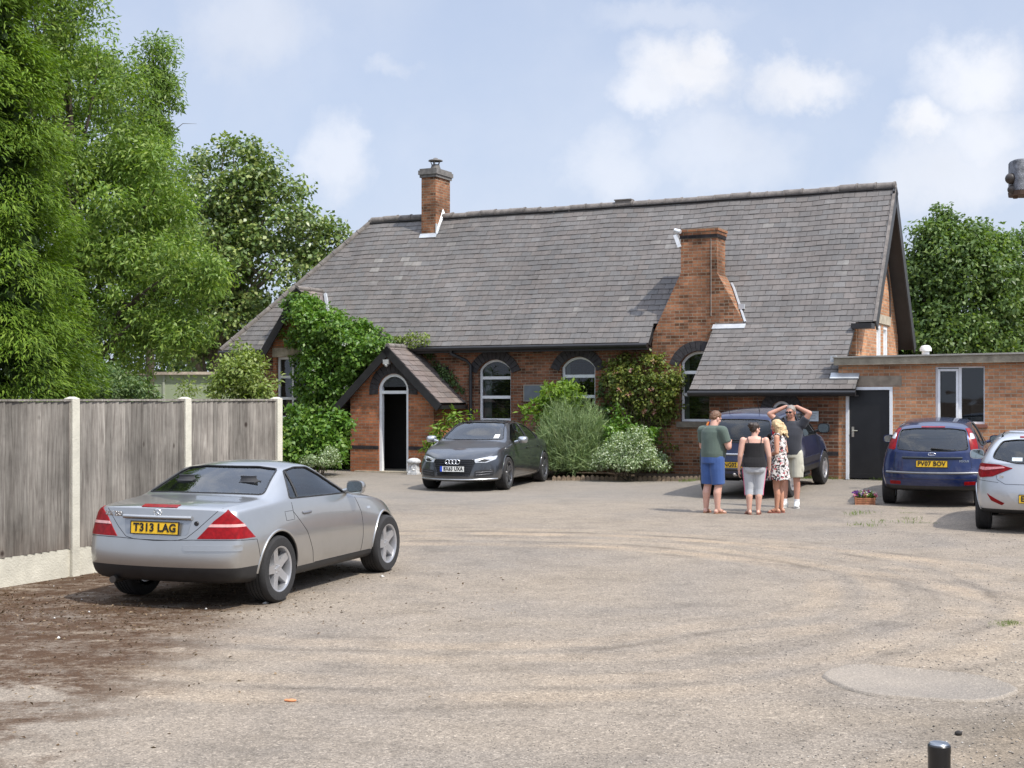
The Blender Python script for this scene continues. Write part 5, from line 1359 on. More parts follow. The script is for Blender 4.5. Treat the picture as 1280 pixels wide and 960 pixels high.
# ----------------------------------------------------------------- generic rear-facing hatchback builder
def hatch(root, sp, paint, wb, R_, rim, side_wins, rear_win, front_win, cabin, low, track, rim_mat, spokes=5, style=0, black=None, glass='car_glass_dark'):
    c = Car(sp, root, paint); half = wb/2
    wm = max(v for _, v in sp['wmax'])
    ar_ = [(half, R_, R_+.045, wm-.06), (-half, R_, R_+.045, wm-.06)]
    for w in side_wins: c.window((0, 1, 0), [(x, 0, z) for x, z in w], mt[glass], root, True, depth=(.25, 1), round_=.025)
    c.window((-1, 0, 0), [(0, y, z) for y, z in rear_win], mt['car_glass'], root, depth=(.35, 1), name='rear_window', round_=.05)
    c.window((1, 0, 0), [(0, y, z) for y, z in front_win], mt['car_glass'], root, depth=(.35, 1), name='windscreen', round_=.04)
    c.finish(cabin, ar_, low=low, black=black)
    acc = Multi(); c.arch_lips(ar_, acc, .013); acc.build('arch_lip', paint, root, smooth=60)
    for x_ in (half, -half):
        for sg in (1, -1): make_wheel(root, (x_, sg*track, R_), sg, R_, rim, .21, spokes, mt[rim_mat], style)
    seats(root, (.25, -.62), .36, .52, .62); steering_wheel(root, .62, -.36, .92)
    b = MB(); b.box((.62, -.62, .72), (1.0, .62, .98)); b.build('dashboard', mt['seat'], root)
    return c
def gaps(c, root, sides, rears):
    acc = Multi()
    for p in sides: c.line((0, 1, 0), [(x, 0, z) for x, z in p], .003, acc=acc, mirror=True)
    for p in rears: c.line((-1, 0, 0), [(0, y, z) for y, z in p], .0032, acc=acc)
    acc.build('panel_gap', mt['seam'], root, smooth=60)
def wiper(c, root, y0, y1, z0, z1):
    f_ = c.frame((-1, 0, 0))[1]; b = MB()
    P = [c.hit((-1, 0, 0), Vector((0, y0+(y1-y0)*k/6, 0)).dot(f_), z0+(z1-z0)*k/6, .02) for k in range(7)]; b.tube([p for p in P if p], [.018, .014, .011, .009, .008, .007, .006][:len([p for p in P if p])], 6)
    b.build('rear_wiper', mt['trim'], root, smooth=60)
def rail(c, root, y0, y1, z, r, off, mat, name):
    f_ = c.frame((-1, 0, 0))[1]; P = [c.hit((-1, 0, 0), Vector((0, y_, 0)).dot(f_), z, off) for y_ in np.linspace(y0, y1, 17)]
    b = MB(); b.tube([p for p in P if p], r, 8); return b.build(name, mat, root, smooth=60)
def oval_badge(c, root, z, ry, rz_, mat, inner=None):
    hp_ = c.hit((-1, 0, 0), 0, z, .004); b = MB()
    M_ = Matrix.Translation(hp_) @ Matrix.Rotation(math.pi/2, 4, 'Y')
    vs = []
    for k in range(24):
        a = math.tau*k/24; vs.append(hp_+Vector((-.004, ry*math.cos(a), rz_*math.sin(a))))
    b.tube(vs, .005, 6, closed=True); o = b.build('badge', mat, root, smooth=60)
    if inner:
        b = MB(); b.add([p+Vector((.003, 0, 0)) for p in vs], [tuple(range(24))]); b.build('badge_field', inner, o)
    return hp_, o

# blue five-door hatchback
fwd = (math.sin(math.radians(21)), math.cos(math.radians(21)))
rear_c = Vector((7.33, 23.75)); ctr = rear_c+Vector(fwd)*2.10
(lx, ly, _), rz = place(ctr, fwd)
foc = empty('blue_hatchback', (lx, ly, gz(lx, ly)), rz, 'blue five door hatchback parked by the annexe, yellow rear plate visible', 'car')
paint = M_paint('blue_paint', (.008, .020, .088), .45, .28, .03)
sp = dict(
  xs=[-1.96, -1.88, -1.76, -1.60, -1.42, -1.20, -.80, -.20, .25, .50, .90, 1.20, 1.36, 1.65, 1.90, 2.05, 2.12],
  zb=[(-1.96, .33), (-1.5, .25), (1.0, .20), (2.1, .22)],
  zt=[(-1.96, 1.00), (-1.88, 1.14), (-1.76, 1.31), (-1.60, 1.425), (-1.42, 1.465), (-1.2, 1.485), (-.8, 1.50), (-.2, 1.50), (.25, 1.475), (.5, 1.40), (.9, 1.18), (1.2, 1.02), (1.36, .97), (1.65, .90), (1.9, .81), (2.12, .68)],
  zbelt=[(-1.96, .96), (-1.6, 1.0), (-1.0, .985), (.8, .94), (1.3, .90), (1.8, .79), (2.12, .62)],
  wmax=[(-1.96, .83), (-1.7, .875), (-1.2, .90), (.9, .90), (1.5, .88), (2.12, .76)],
  wbelt=[(-1.96, .76), (-1.6, .81), (-1.0, .835), (.8, .835), (1.4, .79), (2.12, .62)],
  wtop=[(-1.96, .68), (-1.88, .655), (-1.76, .635), (-1.6, .615), (-1.2, .60), (.25, .60), (.5, .61), (.9, .66), (1.2, .70), (1.6, .66), (2.12, .5)],
  edge=[(-1.96, .03), (-1.5, .045), (.3, .05), (1.2, .03), (2.1, .05)],
  rear=[(.2, .05), (.34, -.06), (.46, -.11), (.60, -.12), (.66, -.08), (.85, -.05), (1.0, 0)], rbow=.22, rbl=.35,
  front=[(.15, 0), (.3, .1), (.5, .1), (.8, 0)], fbow=.35, crease={4: .35, 1: .4}, sill=.94)
c = hatch(foc, sp, paint, 2.64, .318, .215,
  [[(-.15, .99), (-.15, 1.40), (.2, 1.38), (.48, 1.28), (.85, 1.06), (.92, .96)], [(-.24, .995), (-.24, 1.405), (-.7, 1.405), (-1.05, 1.37), (-1.12, 1.04)], [(-1.2, 1.06), (-1.15, 1.35), (-1.40, 1.28), (-1.48, 1.16)]],
  [(-.60, 1.03), (-.555, 1.355), (-.3, 1.385), (.3, 1.385), (.555, 1.355), (.60, 1.03), (.3, 1.005), (-.3, 1.005)], [(-.64, 1.02), (-.5, 1.41), (.5, 1.41), (.64, 1.02)],
  [(-1.66, .62, .60), (-1.74, 1.0, .60), (-1.62, 1.30, .545), (-1.42, 1.41, .54), (-.8, 1.45, .54), (.22, 1.425, .54), (.48, 1.34, .55), (.9, 1.10, .64), (1.05, .95, .66), (1.05, .62, .66)],
  (.40,), .78, 'alloy', 5, 0, black=lambda p: p.z < .40 and p.x < -1.3)
for sg in (1, -1):
    dd = (-.80, .60*sg, 0)
    tl_, = c.patch('tail_light', dd, [(-1.86, .655*sg, 1.02), (-1.80, .80*sg, 1.03), (-1.70, .78*sg, 1.18), (-1.58, .69*sg, 1.38), (-1.66, .605*sg, 1.38), (-1.8, .63*sg, 1.18)], mt['red_lens'], off=.008, cell=.04, skirt=.012, round_=.02)
    c.patch('reverse_lens', dd, [(-1.80, .668*sg, 1.20), (-1.72, .755*sg, 1.21), (-1.64, .71*sg, 1.30), (-1.70, .635*sg, 1.30)], mt['clear_lens'], tl_, off=.012, cell=.04, skirt=.004, round_=.015)
    c.patch('reflector', dd, [(-2.06, .60*sg, .42), (-1.95, .76*sg, .42), (-1.95, .76*sg, .48), (-2.06, .60*sg, .48)], mt['red_lens'], off=.006, cell=.06, skirt=.008, round_=.01)
rail(c, foc, -.50, .50, .885, .022, .012, M_plain('tailgate_grip', (.045, .05, .055), .3, .5), 'tailgate_handle')
rail(c, foc, -.78, .78, .625, .020, .012, M_plain('grey_strip', (.2, .2, .205), .4, .5), 'bumper_strip')
number_plate(foc, (c.hit((-1, 0, 0), 0, .79, .02).x-.01, 0, .79), -1, 'PV07 BOV', mt['plate_y'], .52, .111, -.05)
c.patch('plate_recess', (-1, 0, 0), [(0, -.31, .72), (0, -.36, .87), (0, .36, .87), (0, .31, .72)], M_paint('blue_recess', (.006, .016, .07), .4, .35), off=.004, cell=.08, skirt=0, round_=.03)
hp_, bo = oval_badge(c, foc, .955, .065, .026, mt['chrome'], M_plain('badge_blue', (.012, .04, .2), .3))
me = text_mesh('Ford', .022, .001); me.transform(Matrix.Translation(hp_+Vector((-.006, 0, 0))) @ RT); me.materials.append(mt['chrome']); link('lettering', me, bo)
rear_text(c, foc, 'FOCUS', -.53, .83, .035)
wiper(c, foc, .02, -.40, 1.045, 1.02)
c.patch('brake_light', (-1, 0, 0), [(0, -.2, 1.398), (0, .2, 1.398), (0, .2, 1.415), (0, -.2, 1.415)], mt['red_lens'], off=.006, cell=.1, skirt=.008)
gaps(c, foc, [[(-.2, .97), (-.2, .3)], [(.95, .93), (.98, .6), (.92, .3)], [(-1.14, 1.0), (-1.15, .8), (-1.0, .55), (-.98, .3)]], [[(-.62, .98), (-.66, .72), (-.6, .65), (.6, .65), (.66, .72), (.62, .98)], [(-.80, .52), (.80, .52)]])
for sg in (1, -1):
    for x_ in (-.05, -.98):
        f_ = c.frame((0, sg, 0))[1]; P = [c.hit((0, sg, 0), Vector((q_x, 0, 0)).dot(f_), .88, .02) for q_x in np.linspace(x_-.1, x_+.1, 6)]
        b = MB(); b.tube(P, .014, 8); b.build('door_handle', paint, foc, smooth=60)
mirror_pair(foc, .72, .88, 1.02, (.15, .11, .08), paint)

# white-silver newer hatchback at the frame's edge
fwd = (math.sin(math.radians(22)), math.cos(math.radians(22)))
rear_c = Vector((7.38, 19.05)); ctr = rear_c+Vector(fwd)*2.12
(lx, ly, _), rz = place(ctr, fwd)
hyu = empty('silver_hatchback', (lx, ly, gz(lx, ly)), rz, 'pale silver hatchback with swept red tail light in front of the blue hatchback', 'car')
paint = M_paint('pale_silver_paint', (.52, .53, .55), .6, .30, .03)
sp = dict(
  xs=[-1.98, -1.90, -1.78, -1.62, -1.42, -1.15, -.75, -.20, .25, .50, .90, 1.20, 1.36, 1.65, 1.90, 2.05, 2.10],
  zb=[(-1.98, .30), (-1.5, .24), (1.0, .20), (2.1, .22)],
  zt=[(-1.98, 1.02), (-1.90, 1.12), (-1.78, 1.25), (-1.62, 1.365), (-1.42, 1.42), (-1.15, 1.45), (-.75, 1.47), (-.2, 1.47), (.25, 1.44), (.5, 1.365), (.9, 1.16), (1.2, 1.01), (1.36, .97), (1.65, .90), (1.9, .80), (2.10, .68)],
  zbelt=[(-1.98, .97), (-1.6, 1.02), (-1.0, .995), (.8, .93), (1.3, .89), (1.8, .78), (2.1, .62)],
  wmax=[(-1.98, .80), (-1.7, .86), (-1.2, .89), (.9, .885), (1.5, .87), (2.1, .75)],
  wbelt=[(-1.98, .735), (-1.6, .79), (-1.0, .82), (.8, .825), (1.4, .78), (2.1, .62)],
  wtop=[(-1.98, .64), (-1.9, .62), (-1.78, .60), (-1.62, .58), (-1.2, .575), (.25, .58), (.5, .59), (.9, .65), (1.2, .69), (1.6, .65), (2.1, .5)],
  edge=[(-1.98, .04), (-1.5, .06), (.3, .06), (1.2, .03), (2.1, .05)],
  rear=[(.2, .06), (.32, -.04), (.46, -.12), (.60, -.13), (.72, -.09), (.9, -.04), (1.05, 0)], rbow=.27, rbl=.36,
  front=[(.15, 0), (.3, .1), (.5, .1), (.8, 0)], fbow=.35, crease={4: .3, 1: .4}, sill=.94)
c = hatch(hyu, sp, paint, 2.65, .315, .21,
  [[(-.15, 1.0), (-.15, 1.36), (.2, 1.35), (.48, 1.25), (.85, 1.04), (.92, .96)], [(-.24, 1.005), (-.24, 1.37), (-.7, 1.365), (-1.0, 1.31), (-1.2, 1.18), (-1.15, 1.07)]],
  [(-.62, 1.06), (-.60, 1.14), (-.50, 1.30), (-.3, 1.325), (.3, 1.325), (.50, 1.30), (.60, 1.14), (.62, 1.06), (.3, .995), (-.3, .995)], [(-.62, 1.02), (-.48, 1.37), (.48, 1.37), (.62, 1.02)],
  [(-1.66, .62, .60), (-1.76, .98, .60), (-1.64, 1.26, .53), (-1.42, 1.37, .52), (-.8, 1.42, .52), (.22, 1.39, .52), (.48, 1.31, .53), (.9, 1.09, .62), (1.05, .95, .64), (1.05, .62, .64)],
  (.34,), .765, 'alloy', 5, 1, black=lambda p: p.z < .34 and p.x < -1.3)
for sg in (1, -1):
    dd = (-.72, .69*sg, 0)
    tl_, = c.patch('tail_light', dd, [(-2.03, .40*sg, .925), (-1.93, .66*sg, .80), (-1.80, .80*sg, .78), (-1.66, .86*sg, .85), (-1.58, .86*sg, .965), (-1.75, .80*sg, .985), (-1.95, .60*sg, .975)], mt['red_lens'], off=.008, cell=.035, skirt=.012, round_=.02)
    c.patch('lens_band', dd, [(-1.99, .50*sg, .925), (-1.85, .76*sg, .885), (-1.72, .83*sg, .90), (-1.72, .83*sg, .935), (-1.85, .76*sg, .93), (-1.97, .52*sg, .945)], M_plain('pink_lens', (.72, .28, .28), .12, 0, .3, 24, 0, 1), tl_, off=.012, cell=.035, skirt=.004, round_=.01)
    c.patch('fog_reflector', dd, [(-2.09, .55*sg, .43), (-2.0, .74*sg, .53), (-1.97, .78*sg, .56), (-2.02, .74*sg, .46), (-2.08, .60*sg, .40)], mt['red_lens'], off=.006, cell=.04, skirt=.01, round_=.01)
number_plate(hyu, (c.hit((-1, 0, 0), 0, .50, .02).x-.012, 0, .50), -1, 'EA14 YUH', mt['plate_y'], .52, .111, -.03)
c.patch('plate_recess', (-1, 0, 0), [(0, -.30, .435), (0, -.42, .575), (0, .42, .575), (0, .30, .435)], M_paint('silver_recess', (.5, .51, .52), .3, .35), off=.004, cell=.08, skirt=0, round_=.03)
hp_, bo = oval_badge(c, hyu, .855, .07, .036, mt['chrome'])
b = MB()
for y_ in (-.028, .028): b.cone(hp_+Vector((-.004, y_+.010, -.028)), hp_+Vector((-.004, y_-.010, .028)), .006, .006, 6)
b.cone(hp_+Vector((-.004, -.03, -.006)), hp_+Vector((-.004, .03, .006)), .005, .005, 6); b.build('badge_letter', mt['chrome'], bo)
c.patch('rear_spoiler_lamp', (-1, 0, 0), [(0, -.26, 1.348), (0, .26, 1.348), (0, .26, 1.37), (0, -.26, 1.37)], mt['red_lens'], off=.006, cell=.1, skirt=.008)
rear_text(c, hyu, 'i30', .50, .80, .035)
gaps(c, hyu, [[(-.2, .97), (-.2, .3)], [(.95, .93), (.98, .6), (.92, .3)], [(-1.14, 1.0), (-1.15, .8), (-1.0, .55), (-.98, .3)], [(-1.95, .72), (-1.6, .77)]], [[(-.60, .95), (-.56, .76), (-.45, .70), (.45, .70), (.56, .76), (.60, .95)]])
wiper(c, hyu, .0, -.36, 1.03, 1.02)
c.patch('sticker', (-1, 0, 0), [(0, .22, 1.03), (0, .36, 1.03), (0, .36, 1.08), (0, .22, 1.08)], M_plain('sticker', (.55, .62, .66), .6), off=-.004, cell=.2, skirt=0)
mirror_pair(hyu, .72, .87, 1.02, (.15, .11, .08), paint)
rail(c, hyu, -.40, .40, 1.415, .03, .0, paint, 'spoiler')

# dark navy off-roader standing by the side room
ang = math.radians(27); fwd = (math.sin(ang), math.cos(ang))
rear_c = Vector((4.24, 25.65)); ctr = rear_c+Vector(fwd)*2.0
(lx, ly, _), rz = place(ctr, fwd)
suv = empty('navy_off_roader', (lx, ly, gz(lx, ly)), rz, 'tall navy blue off roader the four people stand behind', 'car')
paint = M_paint('navy_paint', (.008, .016, .062), .35, .30, .03)
sp = dict(
  xs=[-1.92, -1.86, -1.78, -1.66, -1.50, -1.2, -.80, -.20, .25, .45, .75, 1.02, 1.14, 1.40, 1.75, 1.95, 2.05],
  zb=[(-1.92, .42), (-1.5, .36), (1.0, .34), (2.05, .38)],
  zt=[(-1.92, 1.12), (-1.86, 1.30), (-1.78, 1.50), (-1.66, 1.60), (-1.5, 1.635), (-1.2, 1.65), (-.8, 1.665), (-.2, 1.665), (.25, 1.64), (.45, 1.58), (.75, 1.36), (1.02, 1.15), (1.14, 1.09), (1.4, 1.05), (1.75, .99), (1.95, .92), (2.05, .82)],
  zbelt=[(-1.92, 1.06), (-1.6, 1.08), (.8, 1.04), (1.2, 1.01), (1.7, .94), (2.05, .78)],
  wmax=[(-1.92, .80), (-1.7, .85), (-1.2, .875), (.9, .875), (1.5, .87), (2.05, .76)],
  wbelt=[(-1.92, .755), (-1.6, .80), (-1.0, .815), (.8, .815), (1.4, .78), (2.05, .66)],
  wtop=[(-1.92, .71), (-1.86, .68), (-1.78, .655), (-1.66, .64), (-1.2, .635), (.25, .63), (.45, .635), (.75, .67), (1.02, .70), (1.6, .67), (2.05, .55)],
  edge=[(-1.92, .03), (-1.5, .045), (.3, .05), (1.2, .03), (2.05, .05)],
  rear=[(.3, .04), (.42, -.06), (.55, -.10), (.66, -.10), (.74, -.04), (.9, -.02), (1.1, 0)], rbow=.20, rbl=.3,
  front=[(.3, 0), (.5, .1), (.7, .1), (.95, 0)], fbow=.3, crease={4: .4, 1: .4}, sill=.95)
c = hatch(suv, sp, paint, 2.46, .345, .215,
  [[(-.18, 1.09), (-.18, 1.53), (.2, 1.52), (.42, 1.45), (.78, 1.18), (.84, 1.07)], [(-.28, 1.09), (-.28, 1.54), (-.7, 1.54), (-.98, 1.52), (-1.02, 1.10)], [(-1.12, 1.11), (-1.08, 1.52), (-1.45, 1.48), (-1.62, 1.14)]],
  [(-.63, 1.11), (-.575, 1.49), (-.3, 1.515), (.3, 1.515), (.575, 1.49), (.63, 1.11), (.3, 1.09), (-.3, 1.09)], [(-.66, 1.12), (-.55, 1.55), (.55, 1.55), (.66, 1.12)],
  [(-1.66, .75, .62), (-1.74, 1.08, .62), (-1.66, 1.45, .56), (-1.5, 1.57, .555), (-.8, 1.61, .56), (.22, 1.58, .56), (.44, 1.50, .57), (.78, 1.24, .65), (.92, 1.08, .66), (.92, .75, .66)],
  (.50,), .765, 'alloy', 5, 0, black=lambda p: p.z < .50)
for sg in (1, -1):
    dd = (-.80, .60*sg, 0)
    tl_, = c.patch('tail_light', dd, [(-1.90, .725*sg, 1.00), (-1.80, .82*sg, 1.00), (-1.72, .80*sg, 1.15), (-1.66, .70*sg, 1.46), (-1.75, .625*sg, 1.46), (-1.85, .69*sg, 1.15)], mt['red_lens'], off=.008, cell=.04, skirt=.012, round_=.02)
    c.patch('indicator_lens', dd, [(-1.79, .66*sg, 1.33), (-1.71, .745*sg, 1.33), (-1.665, .70*sg, 1.455), (-1.745, .628*sg, 1.455)], mt['amber_lens'], tl_, off=.012, cell=.04, skirt=.004, round_=.012)
    c.patch('reflector', dd, [(-2.0, .55*sg, .60), (-1.9, .76*sg, .60), (-1.9, .76*sg, .67), (-2.0, .55*sg, .67)], mt['red_lens'], off=.006, cell=.06, skirt=.008, round_=.01)
    c.patch('side_moulding', (0, sg, 0), [(-.92, 0, .56), (.82, 0, .56), (.82, 0, .68), (-.92, 0, .68)], M_plain('navy_moulding', (.018, .02, .03), .5), off=.014, cell=.1, skirt=.016, round_=.02)
    c.patch('indicator', (0, sg, 0), [(1.70, 0, .80), (1.82, 0, .80), (1.82, 0, .88), (1.70, 0, .88)], mt['amber_lens'], off=.005, cell=.06, skirt=.008, round_=.015)
number_plate(suv, (c.hit((-1, 0, 0), 0, .70, .02).x-.008, 0, .665), -1, 'NG02 EOU', mt['plate_y'], .52, .111, .0)
rail(c, suv, -.76, .76, .585, .03, .01, M_plain('bumper_black', (.022, .022, .026), .6), 'bumper_strip')
rail(c, suv, -.22, .22, .86, .022, .01, M_plain('chrome_grip', (.5, .51, .53), .2, .8), 'tailgate_handle')
wiper(c, suv, .35, -.1, 1.13, 1.13); 
b = MB(); b.cone((-1.45, .3, 1.63), (-1.60, .3, 2.0), .006, .004, 6); b.build('aerial', mt['trim'], suv)
b = MB(); b.cone((-1.45, -.3, 1.63), (-1.62, -.3, 1.93), .006, .004, 6); b.build('aerial', mt['trim'], suv)
b = MB(); b.cone((-1.92, 0, .46), (-2.12, 0, .48), .02, .02, 8); b.ell((-2.13, 0, .50), (.03, .03, .03), 10, 8); b.build('tow_ball', M_plain('tow_grey', (.3, .28, .27), .4, .6), suv, smooth=60)
gaps(c, suv, [[(-.23, 1.07), (-.23, .45)], [(.88, 1.03), (.9, .7), (.84, .45)], [(-1.06, 1.07), (-1.08, .8), (-.92, .55), (-.92, .45)]], [[(-.64, 1.08), (-.66, .80), (-.6, .74), (.6, .74), (.66, .80), (.64, 1.08)]])
mirror_pair(suv, .66, .87, 1.20, (.13, .125, .10), mt['trim'])
# ---- let cars stand level with the ground under their four wheels
def settle(root, wb, tr):
    M_ = Matrix.Rotation(root.rotation_euler.z, 3, 'Z'); o = Vector(root.location)
    g_ = lambda x, y: (lambda p: gz(p.x, p.y))(o+M_ @ Vector((x, y, 0)))
    f, r = (g_(wb/2, tr)+g_(wb/2, -tr))/2, (g_(-wb/2, tr)+g_(-wb/2, -tr))/2
    l, q = (g_(wb/2, tr)+g_(-wb/2, tr))/2, (g_(wb/2, -tr)+g_(-wb/2, -tr))/2
    root.location.z = (f+r)/2
    root.rotation_mode = 'ZYX' if False else 'XYZ'
    root.rotation_euler = (math.atan2(l-q, 2*tr), -math.atan2(f-r, wb), root.rotation_euler.z)
for r_, w_, t_ in ((audi, 2.91, .8), (foc, 2.64, .78), (hyu, 2.65, .76), (suv, 2.46, .765)): settle(r_, w_, t_)

# ================================================================= fence
frz = math.atan2(FD.y, FD.x)
m, n = newmat('weathered_boards'); co = n.coord(); rnd = n.geo('Random Per Island')
mp_ = n.n('ShaderNodeMapping', Vector=co); mp_.inputs['Scale'].default_value = (9, 9, .5); n.set(mp_, 'Location', n.n('ShaderNodeCombineXYZ', Z=n.math('MULTIPLY', rnd, 7.0)))
grain = n.noise(mp_.outputs[0], 4.0, 7, .65, .6)
cw = n.ramp(grain, [(.28, (.105, .090, .078)), (.48, (.215, .194, .170)), (.62, (.285, .262, .230)), (.8, (.42, .39, .345))])
cw = n.mix(1.0, cw, n.ramp(rnd, [(0, .62), (.5, 1.0), (1, 1.22)]), 'MULTIPLY')
cw = n.mix(1.0, cw, n.ramp(n.noise(co, 1.3, 5, .65), [(.3, .62), (.7, 1.25)]), 'MULTIPLY')
kn = n.n('ShaderNodeTexVoronoi', Vector=n.vmath('MULTIPLY', co, (1, 1, .8)), Scale=4.2)
kd = kn.outputs[0]
cw = n.mix(n.math('MULTIPLY', n.mr(kd, .17, .06), n.math('GREATER_THAN', n.n('ShaderNodeSeparateColor', Color=kn.outputs['Color']).outputs[0], .45)), cw, (.04, .03, .025))
szz = n.n('ShaderNodeSeparateXYZ', Vector=co)
cw = n.mix(n.math('MULTIPLY', n.mr(n.math('ADD', szz.outputs[2], n.math('MULTIPLY', n.noise(co, 3, 5), .8)), 1.05, .45), .5), cw, n.mix(1.0, cw, (.95, .78, .68), 'MULTIPLY'))
b_ = n.bsdf(Base__Color=cw, Roughness=.88, Normal=n.bump(grain, .006)); n.set(b_, 'Specular IOR Level', .2)
M_boards = m
fence = empty('wooden_fence', (FP1.x, FP1.y, 0), frz, 'weathered grey board fence with pale concrete posts behind the silver coupe', 'fence')
rr = random.Random(12)
for k in range(-1, 3):
    x = FENCE_SP*k; b = MB()
    b.box((x-.055, -.06, -.2), (x+.055, .06, 1.918))
    b.add([(x-.055, -.06, 1.918), (x+.055, -.06, 1.918), (x+.055, .06, 1.918), (x-.055, .06, 1.918), (x-.02, -.02, 1.938), (x+.02, -.02, 1.938), (x+.02, .02, 1.938), (x-.02, .02, 1.938)], [(0, 1, 5, 4), (1, 2, 6, 5), (2, 3, 7, 6), (3, 0, 4, 7), (4, 5, 6, 7)])
    b.build('post', mt['concrete'], fence)
for k in range(-1, 2):
    x0, x1 = FENCE_SP*k+.058, FENCE_SP*(k+1)-.058
    b = MB(); b.box((x0, -.025, -.1), (x1, .025, .30)); b.build('gravel_board', mt['concrete'], fence)
    b = MB(); x = x0+.002; nB = 17; wB = (x1-x0)/nB
    for i in range(nB):
        lean = rr.uniform(-.012, .012); top = 1.885+rr.uniform(-.006, .004); y0 = -.012+rr.uniform(-.005, .005)
        xa, xb = x0+i*wB, x0+(i+1)*wB+.012
        b.add([(xa, y0-.002, .302), (xb, y0-.022, .302), (xb+lean, y0-.022, top), (xa+lean, y0-.004, top), (xa, y0+.006, .302), (xb, y0-.005, .302), (xb+lean, y0-.005, top), (xa+lean, y0+.006, top)],
              [(0, 1, 2, 3), (5, 4, 7, 6), (0, 4, 5, 1), (1, 5, 6, 2), (2, 6, 7, 3), (3, 7, 4, 0)])
    for z in (.45, 1.1, 1.75): b.box((x0+.002, .004, z-.035), (x1-.002, .035, z+.035))
    for z0, z1, y in ((.302, 1.885, 0),):
        b.box((x0, -.033, z0), (x0+.02, -.026, z1)); b.box((x1-.02, -.034, z0), (x1, -.027, z1))
    pn = b.build('panel', M_boards, fence, fixn=False)
    b = MB(); b.box((x0, -.045, 1.890), (x1, .03, 1.912)); b.build('capping_rail', M_boards, pn)

# ================================================================= small things
# black bollard near the viewer
bx, by = (1174-640)*4.5/F, 4.5
e = empty('bollard', (bx, by, 0), 0, 'black round metal bollard with flat shiny top at the bottom edge', 'bollard')
b = MB(); b.lathe([(.036, 0), (.0365, .745), (.0375, .748), (.0375, .772), (.034, .776), (0, .776)], 28); b.build('shaft', M_plain('bollard_black', (.012, .012, .013), .3, 0, .2, 8), e, smooth=30)
b = MB(); b.lathe([(0, .7765), (.033, .7765), (.03, .781), (0, .782)], 24); b.build('cap', M_plain('bollard_cap', (.28, .30, .33), .35, .7, .2, 9), e, smooth=40)
b = MB(); b.lathe([(0, 0), (.009, .002), (.011, .008), (.006, .014), (0, .015)], 14, Matrix.Translation((.006, -.036, .690)) @ Matrix.Rotation(math.pi/2, 4, 'X')); b.build('lock', mt['chrome'], e, smooth=50)
b = MB(); b.lathe([(0, .0), (.075, 0), (.075, .01), (.038, .012)], 24); b.build('base_plate', mt['steel'], e, smooth=30)
# lamp head on a post beyond the right edge
LY = 4.2
lx0, lx1 = (1263.5-640)*LY/F, (1300-640)*LY/F; lz1, lz0 = H+(498-201)*LY/F, H+(498-245)*LY/F
e = empty('post_lamp', (lx1+.12, LY, 0), 0, 'weathered grey lamp head with two round brown knobs by the upper right edge', 'lamp')
ox = -(lx1+.12)
hood_m = M_plain('galvanised_hood', (.15, .155, .17), .6, .3, .7, 60, .003)
b = MB(); prf = []
for k in range(13):
    a = math.pi*k/12; prf.append((-.045*math.cos(a), .045*math.sin(a)))
vs = [(lx0+ox+.002*0, y, z) for z in (lz0, lz1-.002) for y, _ in prf]
b.v = []; nn = 13; cxh = (lx0+lx1)/2+ox; hw = (lx1-lx0)/2
ringp = [(cxh+hw*math.copysign(abs(math.cos(a))**.5, math.cos(a)), .045*math.copysign(abs(math.sin(a))**.6, math.sin(a))) for a in np.linspace(0, math.tau, 28, endpoint=False)]
for z in (lz0+.014, lz1-.006): b.v += [(x, y, z) for x, y in ringp]
b.v += [(cxh+(x-cxh)*.92, y*.92, lz1) for x, y in ringp]
b.f = [(r*28+i, r*28+(i+1) % 28, (r+1)*28+(i+1) % 28, (r+1)*28+i) for r in range(2) for i in range(28)]+[tuple(range(56, 84))]; b.m = [0]*len(b.f)
b.build('hood', hood_m, e, smooth=35)
b = MB()
for z, q in ((lz0+.013, 1.03), (lz0, 1.0)): b.v += [(cxh+(x-cxh)*q, y*q, z) for x, y in ringp]
b.f = [(i, (i+1) % 28, 28+(i+1) % 28, 28+i) for i in range(28)]+[tuple(range(28)), tuple(range(28, 56))]; b.m = [0]*len(b.f)
b.cone((lx0+ox+.014, 0, lz0-.008), (lx0+ox+.014, 0, lz0+.004), .007, .009, 10)
b.build('rusty_rim', M_plain('rust', (.075, .045, .03), .8, 0, .5, 40), e, smooth=35)
for dz_, r_ in ((.052, .0175), (.018, .0145)):
    b = MB(); b.ell((lx0+ox-.004+(.004 if r_ < .015 else 0), -.012, lz0+dz_), (r_, r_, r_), 16, 10); b.build('knob', M_plain('knob_brown', (.045, .036, .03), .5, 0, .4, 40), e, smooth=80)
b = MB(); b.tube([(0, 0, 0), (0, 0, lz0+.06), (lx1+ox-.01, 0, lz0+.06)], .012, 10); b.build('post', mt['steel'], e, smooth=40)

